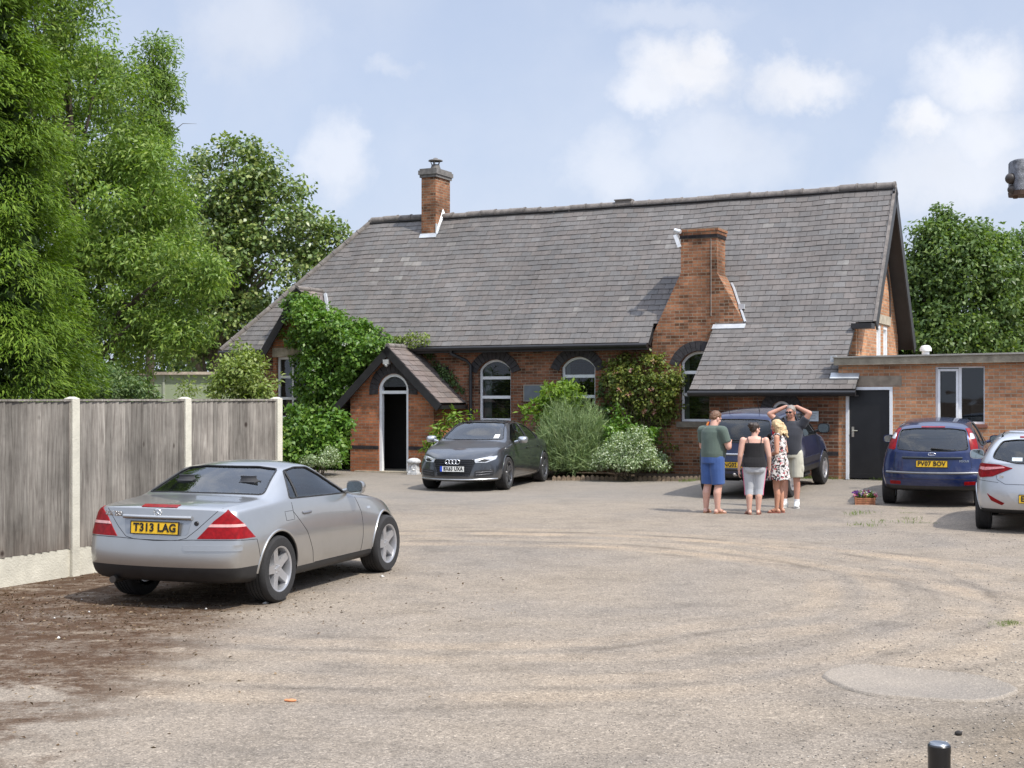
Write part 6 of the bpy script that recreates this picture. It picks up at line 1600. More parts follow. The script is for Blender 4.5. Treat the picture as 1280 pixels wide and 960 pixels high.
# carved stone ornament by the porch door
p = G(517.5, 593); e = empty('stone_ornament', (p.x, p.y, 0), -.35, 'weathered white carved stone ornament with domed top beside porch door', 'ornament')
st_m = M_plain('pale_carved_stone', (.56, .56, .56), .9, 0, .45, 16, .01)
b = MB(); b.box((-.13, -.13, 0), (.13, .13, .05)); b.prism([(-.11, -.11), (.11, -.11), (.11, .11), (-.11, .11)], lambda x, y: Vector((x, y, .051)), lambda x, y: Vector((x*.92, y*.92, .27)))
b.build('pedestal', st_m, e)
b = MB(); b.lathe([(.0, .265), (.10, .265), (.165, .285), (.18, .32), (.165, .36), (.12, .395), (.06, .412), (0, .417)], 24); b.build('dome', st_m, e, smooth=60)
b = MB(); M_ = Matrix.Rotation(.5, 3, 'Y')
b.ell((0, -.105, .19), (.028, .02, .075), 12, 8, M_); b.ell((-.05, -.105, .245), (.03, .018, .02), 10, 8); b.ell((.05, -.105, .245), (.03, .018, .02), 10, 8); b.ell((.03, -.108, .12), (.035, .016, .022), 10, 8)
b.build('carving', M_plain('bright_carving', (.78, .78, .77), .85, 0, .2, 20), e, smooth=60)

# planter with flowers by the blue hatchback
p = G(1081, 631); e = empty('flower_planter', (p.x, p.y, 0), -.2, 'low woven planter of purple pink and white flowers beside the blue hatchback', 'planter')
pw, pd, ph = .17, .11, .135
b = MB()
for k in range(4):
    z = .004+k*.033; ex = .004*k
    b.box((-pw-ex, -pd-ex, z), (pw+ex, -pd-ex+.016, z+.029)); b.box((-pw-ex, pd+ex-.016, z), (pw+ex, pd+ex, z+.029))
    b.box((-pw-ex, -pd-ex+.017, z), (-pw-ex+.016, pd+ex-.017, z+.029)); b.box((pw+ex-.016, -pd-ex+.017, z), (pw+ex, pd+ex-.017, z+.029))
for sx_ in (-1, 1):
    for sy_ in (-1, 1): b.box((sx_*pw*.96-.012, sy_*pd*1.18-.008, 0), (sx_*pw*.96+.012, sy_*pd*1.18+.008, ph+.008))
b.build('basket', M_plain('terracotta_basket', (.36, .15, .075), .85, 0, .4, 18, .006), e)
b = MB(); b.box((-pw+.015, -pd+.015, .01), (pw-.015, pd-.015, ph-.012)); b.build('compost', M_plain('compost', (.03, .02, .015), .95), e)

# pale green shed behind the fence
SY = 38.0
e = empty('green_shed', ((205-640)*SY/F, SY, 0), BRZ*.2, 'pale green flat roofed shed behind the fence and bushes', 'shed')
b = MB(); b.box((-2.3, 0, -.1), (1.9, 2.6, 2.58)); b.build('wall', M_plain('pale_green_board', (.33, .385, .25), .6, 0, .14, 1.4), e)
b = MB(); b.box((-2.4, -.12, 2.582), (2.0, 2.7, 2.66)); b.build('roof', M_plain('flaking_roof', (.5, .42, .34), .8, 0, .5, 5), e)
b = MB(); b.box((-.03, -.03, 0), (.03, -.001, 2.57)); b.box((-2.3, -.03, 0), (-2.22, -.001, 2.57)); b.build('post_strip', M_plain('pale_strip', (.40, .43, .34), .6), e)
# ================================================================= people
def skinmat(name, col):
    m, n = newmat(name); co = n.coord()
    c = n.mix(n.noise(co, 9, 4), tuple(x*.88 for x in col), tuple(min(1, x*1.1) for x in col))
    c = n.mix(n.math('MULTIPLY', n.noise(co, 4, 3), .35), c, (.50, .20, .14))
    b = n.bsdf(Base__Color=c, Roughness=.5); n.set(b, 'Subsurface Weight', .12); n.set(b, 'Subsurface Radius', (.02, .008, .004)); n.set(b, 'Subsurface Scale', .5); return m
def cloth(name, col, var=.15, scale=5, bump=.004):
    m, n = newmat(name); co = n.coord()
    wr = n.noise(co, 7, 4, .6, 1.2)
    c = n.mix(1.0, col, n.ramp(n.noise(co, scale, 5), [(.25, 1-var), (.75, 1+var)]), 'MULTIPLY')
    c = n.mix(1.0, c, n.ramp(n.noise(co, 260, 2), [(.3, .92), (.7, 1.08)]), 'MULTIPLY')
    b = n.bsdf(Base__Color=c, Roughness=.9, Normal=n.bump(wr, bump)); n.set(b, 'Specular IOR Level', .15); n.set(b, 'Sheen Weight', .15); return m
class Fig:
    def __init__(self): self.b = MB()
    def limb(self, pts, rs, sq=1.0, side=None, n=14, flat=False):
        for i in range(len(pts)-1):
            self.b.cone(pts[i], pts[i+1], rs[i], rs[i+1], n, True, side=side, sq=sq)
        for i, (p, r) in enumerate(zip(pts, rs)):
            if flat and i in (0, len(pts)-1) and (flat == 'both' or i == len(pts)-1): continue
            self.b.ell(p, (r, r, r), 14, 10)
        return self
    def ell(self, c, r, M_=None): self.b.ell(c, r, 18, 12, M_); return self
    def ring_stack(self, rows, n=24):
        """rows: (z, cx, cy, rx, ry) bottom to top, closed"""
        vs = []
        for z, cx, cy, rx, ry in rows:
            for k in range(n):
                a = math.tau*k/n; vs.append((cx+rx*math.cos(a), cy+ry*math.sin(a), z))
        m_ = len(rows); fs = [(i*n+k, i*n+(k+1) % n, (i+1)*n+(k+1) % n, (i+1)*n+k) for i in range(m_-1) for k in range(n)]
        fs += [tuple(range(n))[::-1], tuple(range((m_-1)*n, m_*n))]
        self.b.add(vs, fs); return self
    def done(self, name, mat, parent, vox=.009, it=4, cut=None):
        me = self.b.mesh(name); bm = bmesh.new(); bm.from_mesh(me); bmesh.ops.remove_doubles(bm, verts=bm.verts, dist=1e-6); bmesh.ops.recalc_face_normals(bm, faces=bm.faces); bm.to_mesh(me); bm.free()
        out = evaluated(me, [('REMESH', dict(mode='VOXEL', voxel_size=vox)), ('SMOOTH', dict(factor=.5, iterations=it))])
        if cut:
            bm = bmesh.new(); bm.from_mesh(out)
            for co_, no_ in cut:
                bmesh.ops.bisect_plane(bm, geom=bm.verts[:]+bm.edges[:]+bm.faces[:], plane_co=co_, plane_no=no_, clear_outer=True)
            bm.to_mesh(out); bm.free()
        out.materials.clear(); out.materials.append(mat); shade(out, 180)
        return link(name, out, parent)
def hand(F_, wrist, d, palmn, curl=.35, s=1.0, thumbside=1):
    """d: direction of the hand, palmn: palm normal"""
    d = Vector(d).normalized(); pn = Vector(palmn); pn = (pn-d*pn.dot(d)).normalized(); sd = d.cross(pn)*thumbside
    w = Vector(wrist); c = w+d*.048*s
    M_ = Matrix((sd, d, pn)).transposed()
    F_.ell(c, (.040*s, .052*s, .017*s), M_)
    for k, (o, L) in enumerate(((.028, .068), (.010, .077), (-.009, .071), (-.027, .056))):
        a = w+d*.085*s+sd*o*s; b_ = a+(d*math.cos(curl*.5)+pn*math.sin(curl*.5))*L*.5*s; e_ = b_+(d*math.cos(curl*1.6)+pn*math.sin(curl*1.6))*L*.5*s
        F_.limb([a-d*.02*s, a, b_, e_], [.0095*s, .0095*s, .009*s, .0075*s], n=8)
    a = w+d*.028*s+sd*.030*s; b_ = a+(sd*.75+d*.65+pn*.25).normalized()*.036*s; e_ = b_+(sd*.25+d*.9+pn*.35).normalized()*.03*s
    F_.limb([a, b_, e_], [.012*s, .0105*s, .0085*s], n=8)
def head(F_, c, s, yaw, pitch):
    """c: head centre; face towards local +y turned by yaw (about z) and pitch"""
    R_ = Matrix.Rotation(yaw, 3, 'Z') @ Matrix.Rotation(pitch, 3, 'X'); P = lambda x, y, z: Vector(c)+R_ @ Vector((x*s, y*s, z*s))
    F_.ell(P(0, -.008, .022), (.074*s, .092*s, .088*s), R_)
    F_.ell(P(0, .022, -.045), (.057*s, .066*s, .070*s), R_)
    F_.ell(P(0, .055, -.082), (.030*s, .028*s, .024*s), R_)
    F_.ell(P(0, .092, -.025), (.013*s, .020*s, .022*s), R_); F_.ell(P(0, .082, .005), (.010*s, .014*s, .026*s), R_)
    for sg in (1, -1):
        F_.ell(P(sg*.077, -.008, -.02), (.012*s, .022*s, .034*s), R_)
        F_.ell(P(sg*.030, .076, .022), (.024*s, .014*s, .009*s), R_); F_.ell(P(sg*.038, .058, -.032), (.026*s, .024*s, .022*s), R_)
    F_.ell(P(0, .080, -.060), (.022*s, .012*s, .006*s), R_)
    return P, R_
def face_bits(P, R_, s, root, lips=(.36, .12, .10)):
    b = MB()
    for sg in (1, -1): b.ell(P(sg*.030, .078, .004), (.011*s, .008*s, .007*s), 10, 8, R_)
    b.build('eyes', M_plain('eye_dark', (.04, .03, .025), .2), root, smooth=80)
    b = MB(); b.ell(P(0, .090, -.061), (.020*s, .006*s, .0065*s), 10, 8, R_); b.build('lips', M_plain('lips', lips, .5), root, smooth=80)
def foot(F_, ankle, fd, s=1.0):
    a = Vector(ankle); d = Vector((fd[0], fd[1], 0)).normalized(); sd = Vector((d.y, -d.x, 0))
    gz_ = 0.012
    F_.ell(Vector((a.x, a.y, .038))-d*.03*s, (.034*s, .040*s, .036*s))
    F_.limb([Vector((a.x, a.y, a.z)), Vector((a.x, a.y, .045))+d*.05*s, Vector((a.x, a.y, .028))+d*.125*s], [.036*s, .034*s, .022*s])
    for k in range(5):
        o = sd*(.030-.015*k)*s; F_.limb([Vector((a.x, a.y, .024))+d*.10*s+o, Vector((a.x, a.y, .020))+d*(.155-.008*abs(k-1.2))*s+o], [.013*s, .0105*s], n=8)
def sole(root, ankle, fd, mat, s=1.0, strap=True):
    a = Vector(ankle); d = Vector((fd[0], fd[1], 0)).normalized(); sd = Vector((d.y, -d.x, 0)); b = MB()
    ol = [(-.075, 0), (-.06, .032), (0, .034), (.08, .046), (.14, .040), (.172, .012), (.172, -.012), (.14, -.040), (.08, -.046), (0, -.034), (-.06, -.032)]
    f0 = lambda x, y, z: Vector((a.x, a.y, z))+d*x*s+sd*y*s
    b.prism(roundpoly(ol, .02, 2), lambda x, y: f0(x, y, .001), lambda x, y: f0(x, y, .014))
    if strap:
        for sg in (1, -1): b.tube([f0(.125, .002, .040), f0(.085, sg*.030, .055), f0(.04, sg*.043, .02)], .006, 6)
    return b.build('sandal', mat, root, smooth=35)
def hair_shell(P, R_, s, root, mat, rows, cut, name='hair', extra=None, vox=.010):
    F_ = Fig(); 
    for c_, r in rows: F_.ell(P(*c_), tuple(x*s for x in r), R_)
    if extra: extra(F_)
    me = F_.b.mesh(name); bm = bmesh.new(); bm.from_mesh(me); bmesh.ops.recalc_face_normals(bm, faces=bm.faces); bm.to_mesh(me); bm.free()
    tex = bpy.data.textures.new('hair_noise', 'CLOUDS'); tex.noise_scale = .03
    out = evaluated(me, [('REMESH', dict(mode='VOXEL', voxel_size=vox)), ('SMOOTH', dict(factor=.5, iterations=3)), ('DISPLACE', dict(texture=tex, strength=.020, mid_level=.5))])
    bm = bmesh.new(); bm.from_mesh(out)
    for co_, no_ in cut:
        bmesh.ops.bisect_plane(bm, geom=bm.verts[:]+bm.edges[:]+bm.faces[:], plane_co=P(*co_), plane_no=R_ @ Vector(no_), clear_outer=True)
        bmesh.ops.holes_fill(bm, edges=[e for e in bm.edges if e.is_boundary], sides=0)
    bm.to_mesh(out); bm.free(); out.materials.clear(); out.materials.append(mat); shade(out, 50)
    return link(name, out, root)
def hairmat(name, a, b_):
    m, n = newmat(name); co = n.coord(); mp = n.n('ShaderNodeMapping', Vector=co); mp.inputs['Scale'].default_value = (60, 60, 7)
    nz = n.noise(mp.outputs[0], 2.0, 4); b = n.bsdf(Base__Color=n.ramp(nz, [(.3, a), (.7, b_)]), Roughness=.5, Normal=n.bump(nz, .004)); return m

SK1, SK2, SK3, SK4 = skinmat('skin_pale', (.60, .36, .28)), skinmat('skin_light', (.62, .38, .29)), skinmat('skin_tanned', (.52, .27, .17)), skinmat('skin_ruddy', (.50, .27, .19))

# --- heavy man in green tee and blue shorts, looking down at what he holds
p = G(891, 641.5); r1 = empty('person', (p.x, p.y, 0), math.radians(-48), 'heavy man in a grey green t-shirt and long blue shorts looking down at his hands', 'person')
B = Fig()
hc = (0.0, .08, 1.588); P_, R_ = head(B, hc, 1.03, math.radians(-12), math.radians(-20))
B.limb([(0, .01, 1.40), (0, .045, 1.53)], [.075, .066])
B.ring_stack([(.86, 0, .0, .17, .15), (.98, 0, .015, .19, .175), (1.10, 0, .03, .195, .185), (1.25, 0, .015, .19, .16), (1.38, 0, .0, .19, .12), (1.44, 0, 0, .12, .09)])
arms = {1: [(.215, -.005, 1.375), (.285, .06, 1.115), (.13, .285, 1.15)], -1: [(-.215, -.005, 1.375), (-.285, .07, 1.115), (-.08, .30, 1.17)]}
for sg, a in arms.items():
    B.limb(a, [.066, .052, .034]); d = Vector(a[2])-Vector(a[1]); hand(B, a[2], (d.normalized()+Vector((-sg*.5, .3, .25))), (-sg*.7, -.2, .7), .9, 1.0, sg)
legs = {1: [(.095, 0, .88), (.105, .02, .47), (.115, -.015, .08)], -1: [(-.095, 0, .88), (-.105, .0, .47), (-.12, -.03, .08)]}
fdir = {1: (.25, 1), -1: (-.3, 1)}
for sg, a in legs.items():
    a = [Vector(q) for q in a]; mid = a[1]*.68+a[2]*.32+Vector((0, -.022, 0))
    B.limb([a[0], a[1]], [.105, .068]); B.limb([a[1], mid, a[2]], [.064, .068, .042]); foot(B, a[2], fdir[sg], 1.05)
B.done('body', SK1, r1, .008); face_bits(P_, R_, 1.03, r1)
T_ = Fig(); T_.ring_stack([(.93, 0, .015, .207, .19), (1.0, 0, .02, .218, .202), (1.10, 0, .035, .222, .21), (1.25, 0, .018, .218, .182), (1.36, 0, .0, .222, .145), (1.43, 0, .0, .16, .115), (1.468, 0, .012, .088, .085)])
for sg, a in arms.items():
    a = [Vector(q) for q in a]; e_ = a[0].lerp(a[1], .72); T_.limb([a[0]-Vector((sg*.06, 0, -.01)), a[0], e_], [.085, .090, .078], flat=True)
T_.done('t_shirt', cloth('green_tee', (.095, .125, .105), .12), r1, .010, 5)
T_ = Fig(); T_.ring_stack([(.84, 0, .0, .19, .175), (.93, 0, .012, .205, .188), (.99, 0, .016, .206, .19)])
for sg, a in legs.items():
    k_ = Vector(a[0]).lerp(Vector(a[1]), .96); T_.limb([Vector(a[0])+Vector((0, 0, .03)), Vector(a[0])-Vector((0, 0, .12)), k_], [.125, .128, .112], flat=True)
T_.done('shorts', cloth('blue_shorts', (.055, .105, .27), .2), r1, .010, 4)
hair_shell(P_, R_, 1.03, r1, hairmat('hair_auburn', (.075, .035, .018), (.20, .10, .05)), [((0, -.014, .034), (.083, .100, .092)), ((0, -.055, .0), (.072, .060, .070))],
           [((0, .045, .045), (0, .75, -.66)), ((0, 0, -.055), (0, -.15, -1))])
b = MB(); b.box((-.035, .385, 1.16), (.03, .395, 1.27), 0, Matrix.Identity(4)); ph_ = b.build('phone', M_plain('phone_black', (.02, .02, .022), .2), None, None)
ph_.data.transform(Matrix.Translation(Vector(r1.location)) @ Matrix.Rotation(r1.rotation_euler.z, 4, 'Z')); tag(ph_, 'dark phone held in the hands of the heavy man in the green t-shirt', 'phone')
for sg in (1, -1): sole(r1, legs[sg][2], fdir[sg], M_plain('tan_sandal', (.30, .15, .08), .7), 1.05)

# --- woman in black camisole and grey capri leggings, back to the viewer
p = G(943, 643); r2 = empty('person', (p.x, p.y, 0), math.radians(-6), 'woman seen from behind in a black strappy top and pale grey cropped leggings', 'person')
B = Fig(); k = 1.53/1.70
def Z(*q): return tuple(x*k for x in q)
hc = (.012, .02, 1.412); P2, R2 = head(B, hc, .93, math.radians(-52), math.radians(-10))
B.limb([(0, -.005, 1.24), (.006, .008, 1.36)], [.058, .047])
B.ring_stack([(.74, 0, .0, .17, .13), (.83, 0, -.005, .192, .145), (.95, 0, .0, .165, .12), (1.05, 0, .005, .158, .118), (1.16, 0, .01, .165, .12), (1.25, 0, .0, .155, .085), (1.29, 0, 0, .09, .06)])
arms = {1: [(.185, -.01, 1.225), (.235, -.035, .965), (.245, .035, .74)], -1: [(-.185, -.01, 1.225), (-.235, -.035, .965), (-.25, .02, .74)]}
for sg, a in arms.items(): B.limb([a[0], Vector(a[0]).lerp(Vector(a[1]), .5), a[1], a[2]], [.056, .054, .042, .027]); hand(B, a[2], (.05*sg, .12, -1), (-sg, .1, 0), .5, .92, -sg if False else 1)
legs = {1: [(.085, 0, .76), (.075, .01, .42), (.062, -.02, .075)], -1: [(-.085, 0, .76), (-.085, .01, .42), (-.085, -.02, .075)]}
fdir = {1: (.2, 1), -1: (-.35, 1)}
for sg, a in legs.items():
    a = [Vector(q) for q in a]; mid = a[1]*.66+a[2]*.34+Vector((0, -.018, 0)); B.limb([a[0], a[1]], [.10, .062]); B.limb([a[1], mid, a[2]], [.058, .058, .036]); foot(B, a[2], fdir[sg], .92)
B.done('body', SK2, r2, .008); face_bits(P2, R2, .93, r2)
T_ = Fig(); T_.ring_stack([(.79, 0, -.006, .212, .182), (.86, 0, -.004, .205, .168), (.95, 0, .0, .180, .136), (1.05, 0, .005, .174, .134), (1.14, 0, .012, .178, .138), (1.185, 0, .012, .178, .132)])
T_.done('camisole', cloth('black_top', (.018, .017, .018), .25), r2, .008, 2)
b = Multi()
for sg in (1, -1): b.tube([(sg*.10, -.118, 1.175), (sg*.112, -.096, 1.235), (sg*.113, -.02, 1.285), (sg*.105, .085, 1.22), (sg*.09, .13, 1.17)], .007, 6)
b.build('strap', M_plain('black_strap', (.02, .019, .02), .8), r2, smooth=60)
T_ = Fig(); T_.ring_stack([(.70, 0, -.005, .178, .145), (.80, 0, -.008, .196, .16), (.85, 0, -.003, .18, .138)])
for sg in (1, -1): T_.ell((sg*.075, -.055, .77), (.10, .10, .11))
for sg, a in legs.items():
    a = [Vector(q) for q in a]; T_.limb([a[0]+Vector((0, 0, .0)), a[1], a[1].lerp(a[2], .30)], [.110, .074, .071], flat=True)
lg = T_.done('leggings', cloth('grey_leggings', (.42, .43, .45), .12), r2, .009, 4)
b = Multi()
for sg in (1, -1):
    a = [Vector(q) for q in legs[sg]]; b.tube([Vector((sg*.196, -.01, .80)), a[0].lerp(a[1], .35)+Vector((sg*.098, -.01, 0)), a[1]+Vector((sg*.074, -.01, 0)), a[1].lerp(a[2], .29)+Vector((sg*.071, -.012, 0))], .007, 6)
b.build('side_stripe', M_plain('pink_stripe', (.62, .12, .22), .8), lg, smooth=60)
hm = hairmat('hair_dark', (.012, .008, .006), (.05, .03, .02))
hair_shell(P2, R2, .93, r2, hm, [((0, -.012, .032), (.082, .099, .090)), ((0, -.05, -.01), (.070, .055, .065)), ((.0, -.112, .05), (.056, .05, .054))], [((0, .050, .05), (0, .8, -.6)), ((0, 0, -.070), (0, .1, -1))])
for sg in (1, -1): sole(r2, legs[sg][2], fdir[sg], M_plain('brown_sandal', (.22, .09, .06), .7), .92)

# --- blonde woman in a patterned dress, turned to the left
p = G(974, 641); r3 = empty('person', (p.x, p.y, 0), math.radians(62), 'blonde woman in a knee length patterned dress with her hands at her waist', 'person')
B = Fig(); hc = (-.01, .045, 1.455); P3, R3 = head(B, hc, .93, math.radians(8), math.radians(-14))
B.limb([(0, -.005, 1.28), (0, .015, 1.39)], [.053, .045])
B.ring_stack([(.80, 0, .0, .155, .12), (.88, 0, -.005, .17, .135), (1.02, 0, .0, .128, .10), (1.10, 0, .005, .132, .105), (1.20, 0, .012, .15, .115), (1.285, 0, .0, .15, .08), (1.325, 0, 0, .085, .055)])
arms = {1: [(.175, -.01, 1.265), (.225, -.05, 1.02), (.10, .15, .955)], -1: [(-.175, -.01, 1.265), (-.225, -.03, 1.02), (-.06, .17, .98)]}
for sg, a in arms.items(): B.limb([a[0], Vector(a[0]).lerp(Vector(a[1]), .5), a[1], a[2]], [.048, .044, .036, .024]); d = Vector(a[2])-Vector(a[1]); hand(B, a[2], d+Vector((-sg*.08, -.02, 0)), (0, -1, .1), .6, .9, sg)
legs = {1: [(.08, 0, .80), (.07, .02, .44), (.06, -.02, .075)], -1: [(-.08, 0, .80), (-.07, .03, .44), (-.075, .02, .075)]}
fdir = {1: (.15, 1), -1: (-.15, 1)}
for sg, a in legs.items():
    a = [Vector(q) for q in a]; mid = a[1]*.66+a[2]*.34+Vector((0, -.018, 0)); B.limb([a[0], a[1]], [.085, .056]); B.limb([a[1], mid, a[2]], [.052, .053, .033]); foot(B, a[2], fdir[sg], .92)
B.done('body', SK3, r3, .008); face_bits(P3, R3, .93, r3)
m, n = newmat('patterned_dress'); co = n.coord(); vo = n.n('ShaderNodeTexVoronoi', Vector=n.vmath('ADD', co, n.vmath('MULTIPLY', n.noise(co, 20, 3, color=True), (.05, .05, .05))), Scale=42.0)
q = n.n('ShaderNodeSeparateColor', Color=vo.outputs['Color']).outputs[0]
cc = n.ramp(q, [(0, (.03, .03, .035)), (.33, (.60, .57, .54)), (.62, (.68, .65, .62)), (.70, (.42, .12, .13)), (.80, (.22, .16, .13)), (.9, (.62, .60, .58))], 'CONSTANT')
bb_ = n.bsdf(Base__Color=cc, Roughness=.85, Normal=n.bump(n.noise(co, 9, 4, .6, 1), .004)); n.set(bb_, 'Specular IOR Level', .15)
T_ = Fig(); rows = [(.56, 0, .0, .225, .185), (.70, 0, .0, .205, .165), (.86, 0, -.003, .187, .15), (1.0, 0, .0, .146, .117), (1.10, 0, .008, .15, .124), (1.20, 0, .014, .168, .134), (1.27, 0, .0, .155, .10), (1.30, 0, 0, .11, .075)]
n_ = 48; vs = []
for i, (z, cx, cy, rx, ry) in enumerate(rows):
    for k_ in range(n_):
        a = math.tau*k_/n_; fl = 1+(.07*math.sin(7*a+.6) if i < 3 else 0)*(3-i)/3; vs.append((cx+rx*fl*math.cos(a), cy+ry*fl*math.sin(a), z+(.012*math.sin(5*a) if i == 0 else 0)))
b = MB(); b.add(vs, [(i*n_+k_, i*n_+(k_+1) % n_, (i+1)*n_+(k_+1) % n_, (i+1)*n_+k_) for i in range(len(rows)-1) for k_ in range(n_)])
for sg in (1, -1): b.tube([(sg*.09, -.085, 1.27), (sg*.115, -.03, 1.325), (sg*.115, .03, 1.32), (sg*.09, .10, 1.26)], .024, 8)
o = b.build('dress', m, r3, smooth=80)
def waves(F_):
    rr_ = random.Random(4)
    for k_ in range(26):
        a = math.radians(rr_.uniform(105, 435)); q0 = P3(.070*math.sin(a)*1.0, -.03+.075*math.cos(a) if math.cos(a) < .35 else -.0, .02)
        L = rr_.uniform(.17, .26); o_ = R3 @ Vector((math.sin(a)*.03, -.05+math.cos(a)*.02, 0)); pts = [q0+o_*(t*1.4)+Vector((.012*math.sin(t*9+k_), .012*math.cos(t*8+k_), -L*t)) for t in (0, .25, .5, .75, 1)]
        F_.limb(pts, [.030, .030, .027, .022, .012], n=8)
hair_shell(P3, R3, .93, r3, hairmat('hair_blonde', (.34, .22, .10), (.66, .50, .28)), [((0, -.014, .036), (.084, .100, .090)), ((0, -.06, -.04), (.075, .06, .09))], [((0, .062, .03), (0, 1, -.25))], extra=waves)
for sg in (1, -1): sole(r3, legs[sg][2], fdir[sg], M_plain('red_sandal', (.30, .10, .07), .7), .92)
b = MB(); q_ = Vector(arms[1][2]); b.tube([q_+Vector((.03*math.cos(a), .012, .03*math.sin(a))) for a in np.linspace(0, math.tau, 14, endpoint=False)], .004, 6, closed=True); b.build('bracelet', M_plain('bracelet_red', (.5, .08, .08), .4), r3)

# --- man with both hands on his head, facing the viewer
p = G(989, 634.5); r4 = empty('person', (p.x, p.y, 0), math.radians(155), 'man in sunglasses with both hands on his head, dark t-shirt and pale cargo shorts', 'person')
B = Fig(); hc = (.0, .035, 1.683); P4, R4 = head(B, hc, 1.02, math.radians(-12), math.radians(-6))
B.limb([(0, -.005, 1.50), (0, .012, 1.63)], [.066, .058])
B.ring_stack([(.92, 0, .0, .155, .125), (1.02, 0, .01, .16, .135), (1.14, 0, .015, .16, .135), (1.28, 0, .01, .178, .135), (1.42, 0, .0, .19, .115), (1.50, 0, 0, .13, .08)])
arms = {1: [(.195, 0, 1.465), (.37, .06, 1.645), (.10, -.02, 1.775)], -1: [(-.195, 0, 1.465), (-.33, .03, 1.66), (-.09, -.03, 1.775)]}
for sg, a in arms.items(): B.limb([a[0], Vector(a[0]).lerp(Vector(a[1]), .5), a[1], a[2]], [.062, .058, .046, .031]); d = Vector(a[2])-Vector(a[1]); hand(B, a[2], (-sg, -.15, .10), (0, .1, -1), .35, 1.0, -sg)
legs = {1: [(.095, 0, .93), (.11, .02, .50), (.12, -.01, .09)], -1: [(-.095, 0, .93), (-.10, .02, .50), (-.10, .0, .09)]}
fdir = {1: (.3, 1), -1: (-.2, 1)}
for sg, a in legs.items():
    a = [Vector(q) for q in a]; mid = a[1]*.66+a[2]*.34+Vector((0, -.022, 0)); B.limb([a[0], a[1]], [.090, .062]); B.limb([a[1], mid, a[2]], [.058, .060, .038]); foot(B, a[2], fdir[sg], .98)
B.done('body', SK4, r4, .008); face_bits(P4, R4, 1.02, r4)
T_ = Fig(); T_.ring_stack([(.93, 0, .005, .178, .15), (1.02, 0, .012, .181, .157), (1.14, 0, .017, .182, .158), (1.28, 0, .012, .20, .158), (1.40, 0, .0, .212, .14), (1.48, 0, 0, .16, .105), (1.525, 0, .006, .080, .074)])
for sg, a in arms.items():
    a = [Vector(q) for q in a]; T_.limb([a[0]-Vector((sg*.07, 0, .02)), a[0], a[0].lerp(a[1], .62)], [.088, .084, .076], flat=True)
ts = T_.done('t_shirt', cloth('dark_tee', (.045, .047, .056), .15), r4, .010, 5)
b = MB(); b.box((.06, .14, 1.055), (.14, .185, 1.085)); b.build('shirt_label', M_plain('label_white', (.7, .7, .7), .7), ts)
T_ = Fig(); T_.ring_stack([(.88, 0, .0, .172, .146), (.95, 0, .005, .176, .15), (1.0, 0, .006, .172, .148)])
for sg, a in legs.items():
    a = [Vector(q) for q in a]; T_.limb([a[0]+Vector((0, 0, .02)), a[0]-Vector((-sg*.01, 0, .12)), a[0].lerp(a[1], .93)+Vector((sg*.012, 0, 0))], [.112, .114, .108], flat=True); T_.ell(a[0].lerp(a[1], .55)+Vector((sg*.112, 0, 0)), (.02, .06, .075))
T_.done('shorts', cloth('pale_cargo', (.46, .44, .36), .15), r4, .010, 4)
hair_shell(P4, R4, 1.02, r4, hairmat('hair_grey', (.14, .12, .10), (.30, .27, .24)), [((0, -.014, .030), (.080, .097, .090))], [((0, .052, .05), (0, .8, -.6)), ((0, 0, -.035), (0, .1, -1))])
b = MB()
for sg in (1, -1): b.ell(P4(sg*.033, .090, .003), (.030, .010, .019), 14, 8, R4); b.tube([P4(sg*.06, .085, .008), P4(sg*.080, .03, .006), P4(sg*.082, -.02, .0)], .0035, 6)
b.tube([P4(-.01, .098, .008), P4(.01, .098, .008)], .004, 6); b.build('sunglasses', M_plain('shades', (.012, .012, .014), .1), r4, smooth=60)
for sg in (1, -1):
    a = Vector(legs[sg][2]); d = Vector((fdir[sg][0], fdir[sg][1], 0)).normalized(); F_ = Fig()
    F_.ell(Vector((a.x, a.y, .052))-d*.035, (.050, .052, .050)); F_.limb([Vector((a.x, a.y, .085)), Vector((a.x, a.y, .062))+d*.05, Vector((a.x, a.y, .045))+d*.15], [.052, .052, .042]); F_.ell(Vector((a.x, a.y, .04))+d*.165, (.048, .048, .034))
    sh = F_.done('trainer', M_plain('white_trainer', (.72, .72, .70), .6, 0, .12, 12), r4, .009, 3, cut=[((0, 0, .012), (0, 0, -1))])
    sole(r4, a, fdir[sg], M_plain('trainer_sole', (.6, .6, .58), .7), 1.16, False).name = 'trainer_sole'
    b = MB(); b.cone((a.x, a.y, .085), (a.x, a.y, .155), .050, .048, 14); b.build('sock', M_plain('white_sock', (.68, .68, .68), .9), r4, smooth=60)
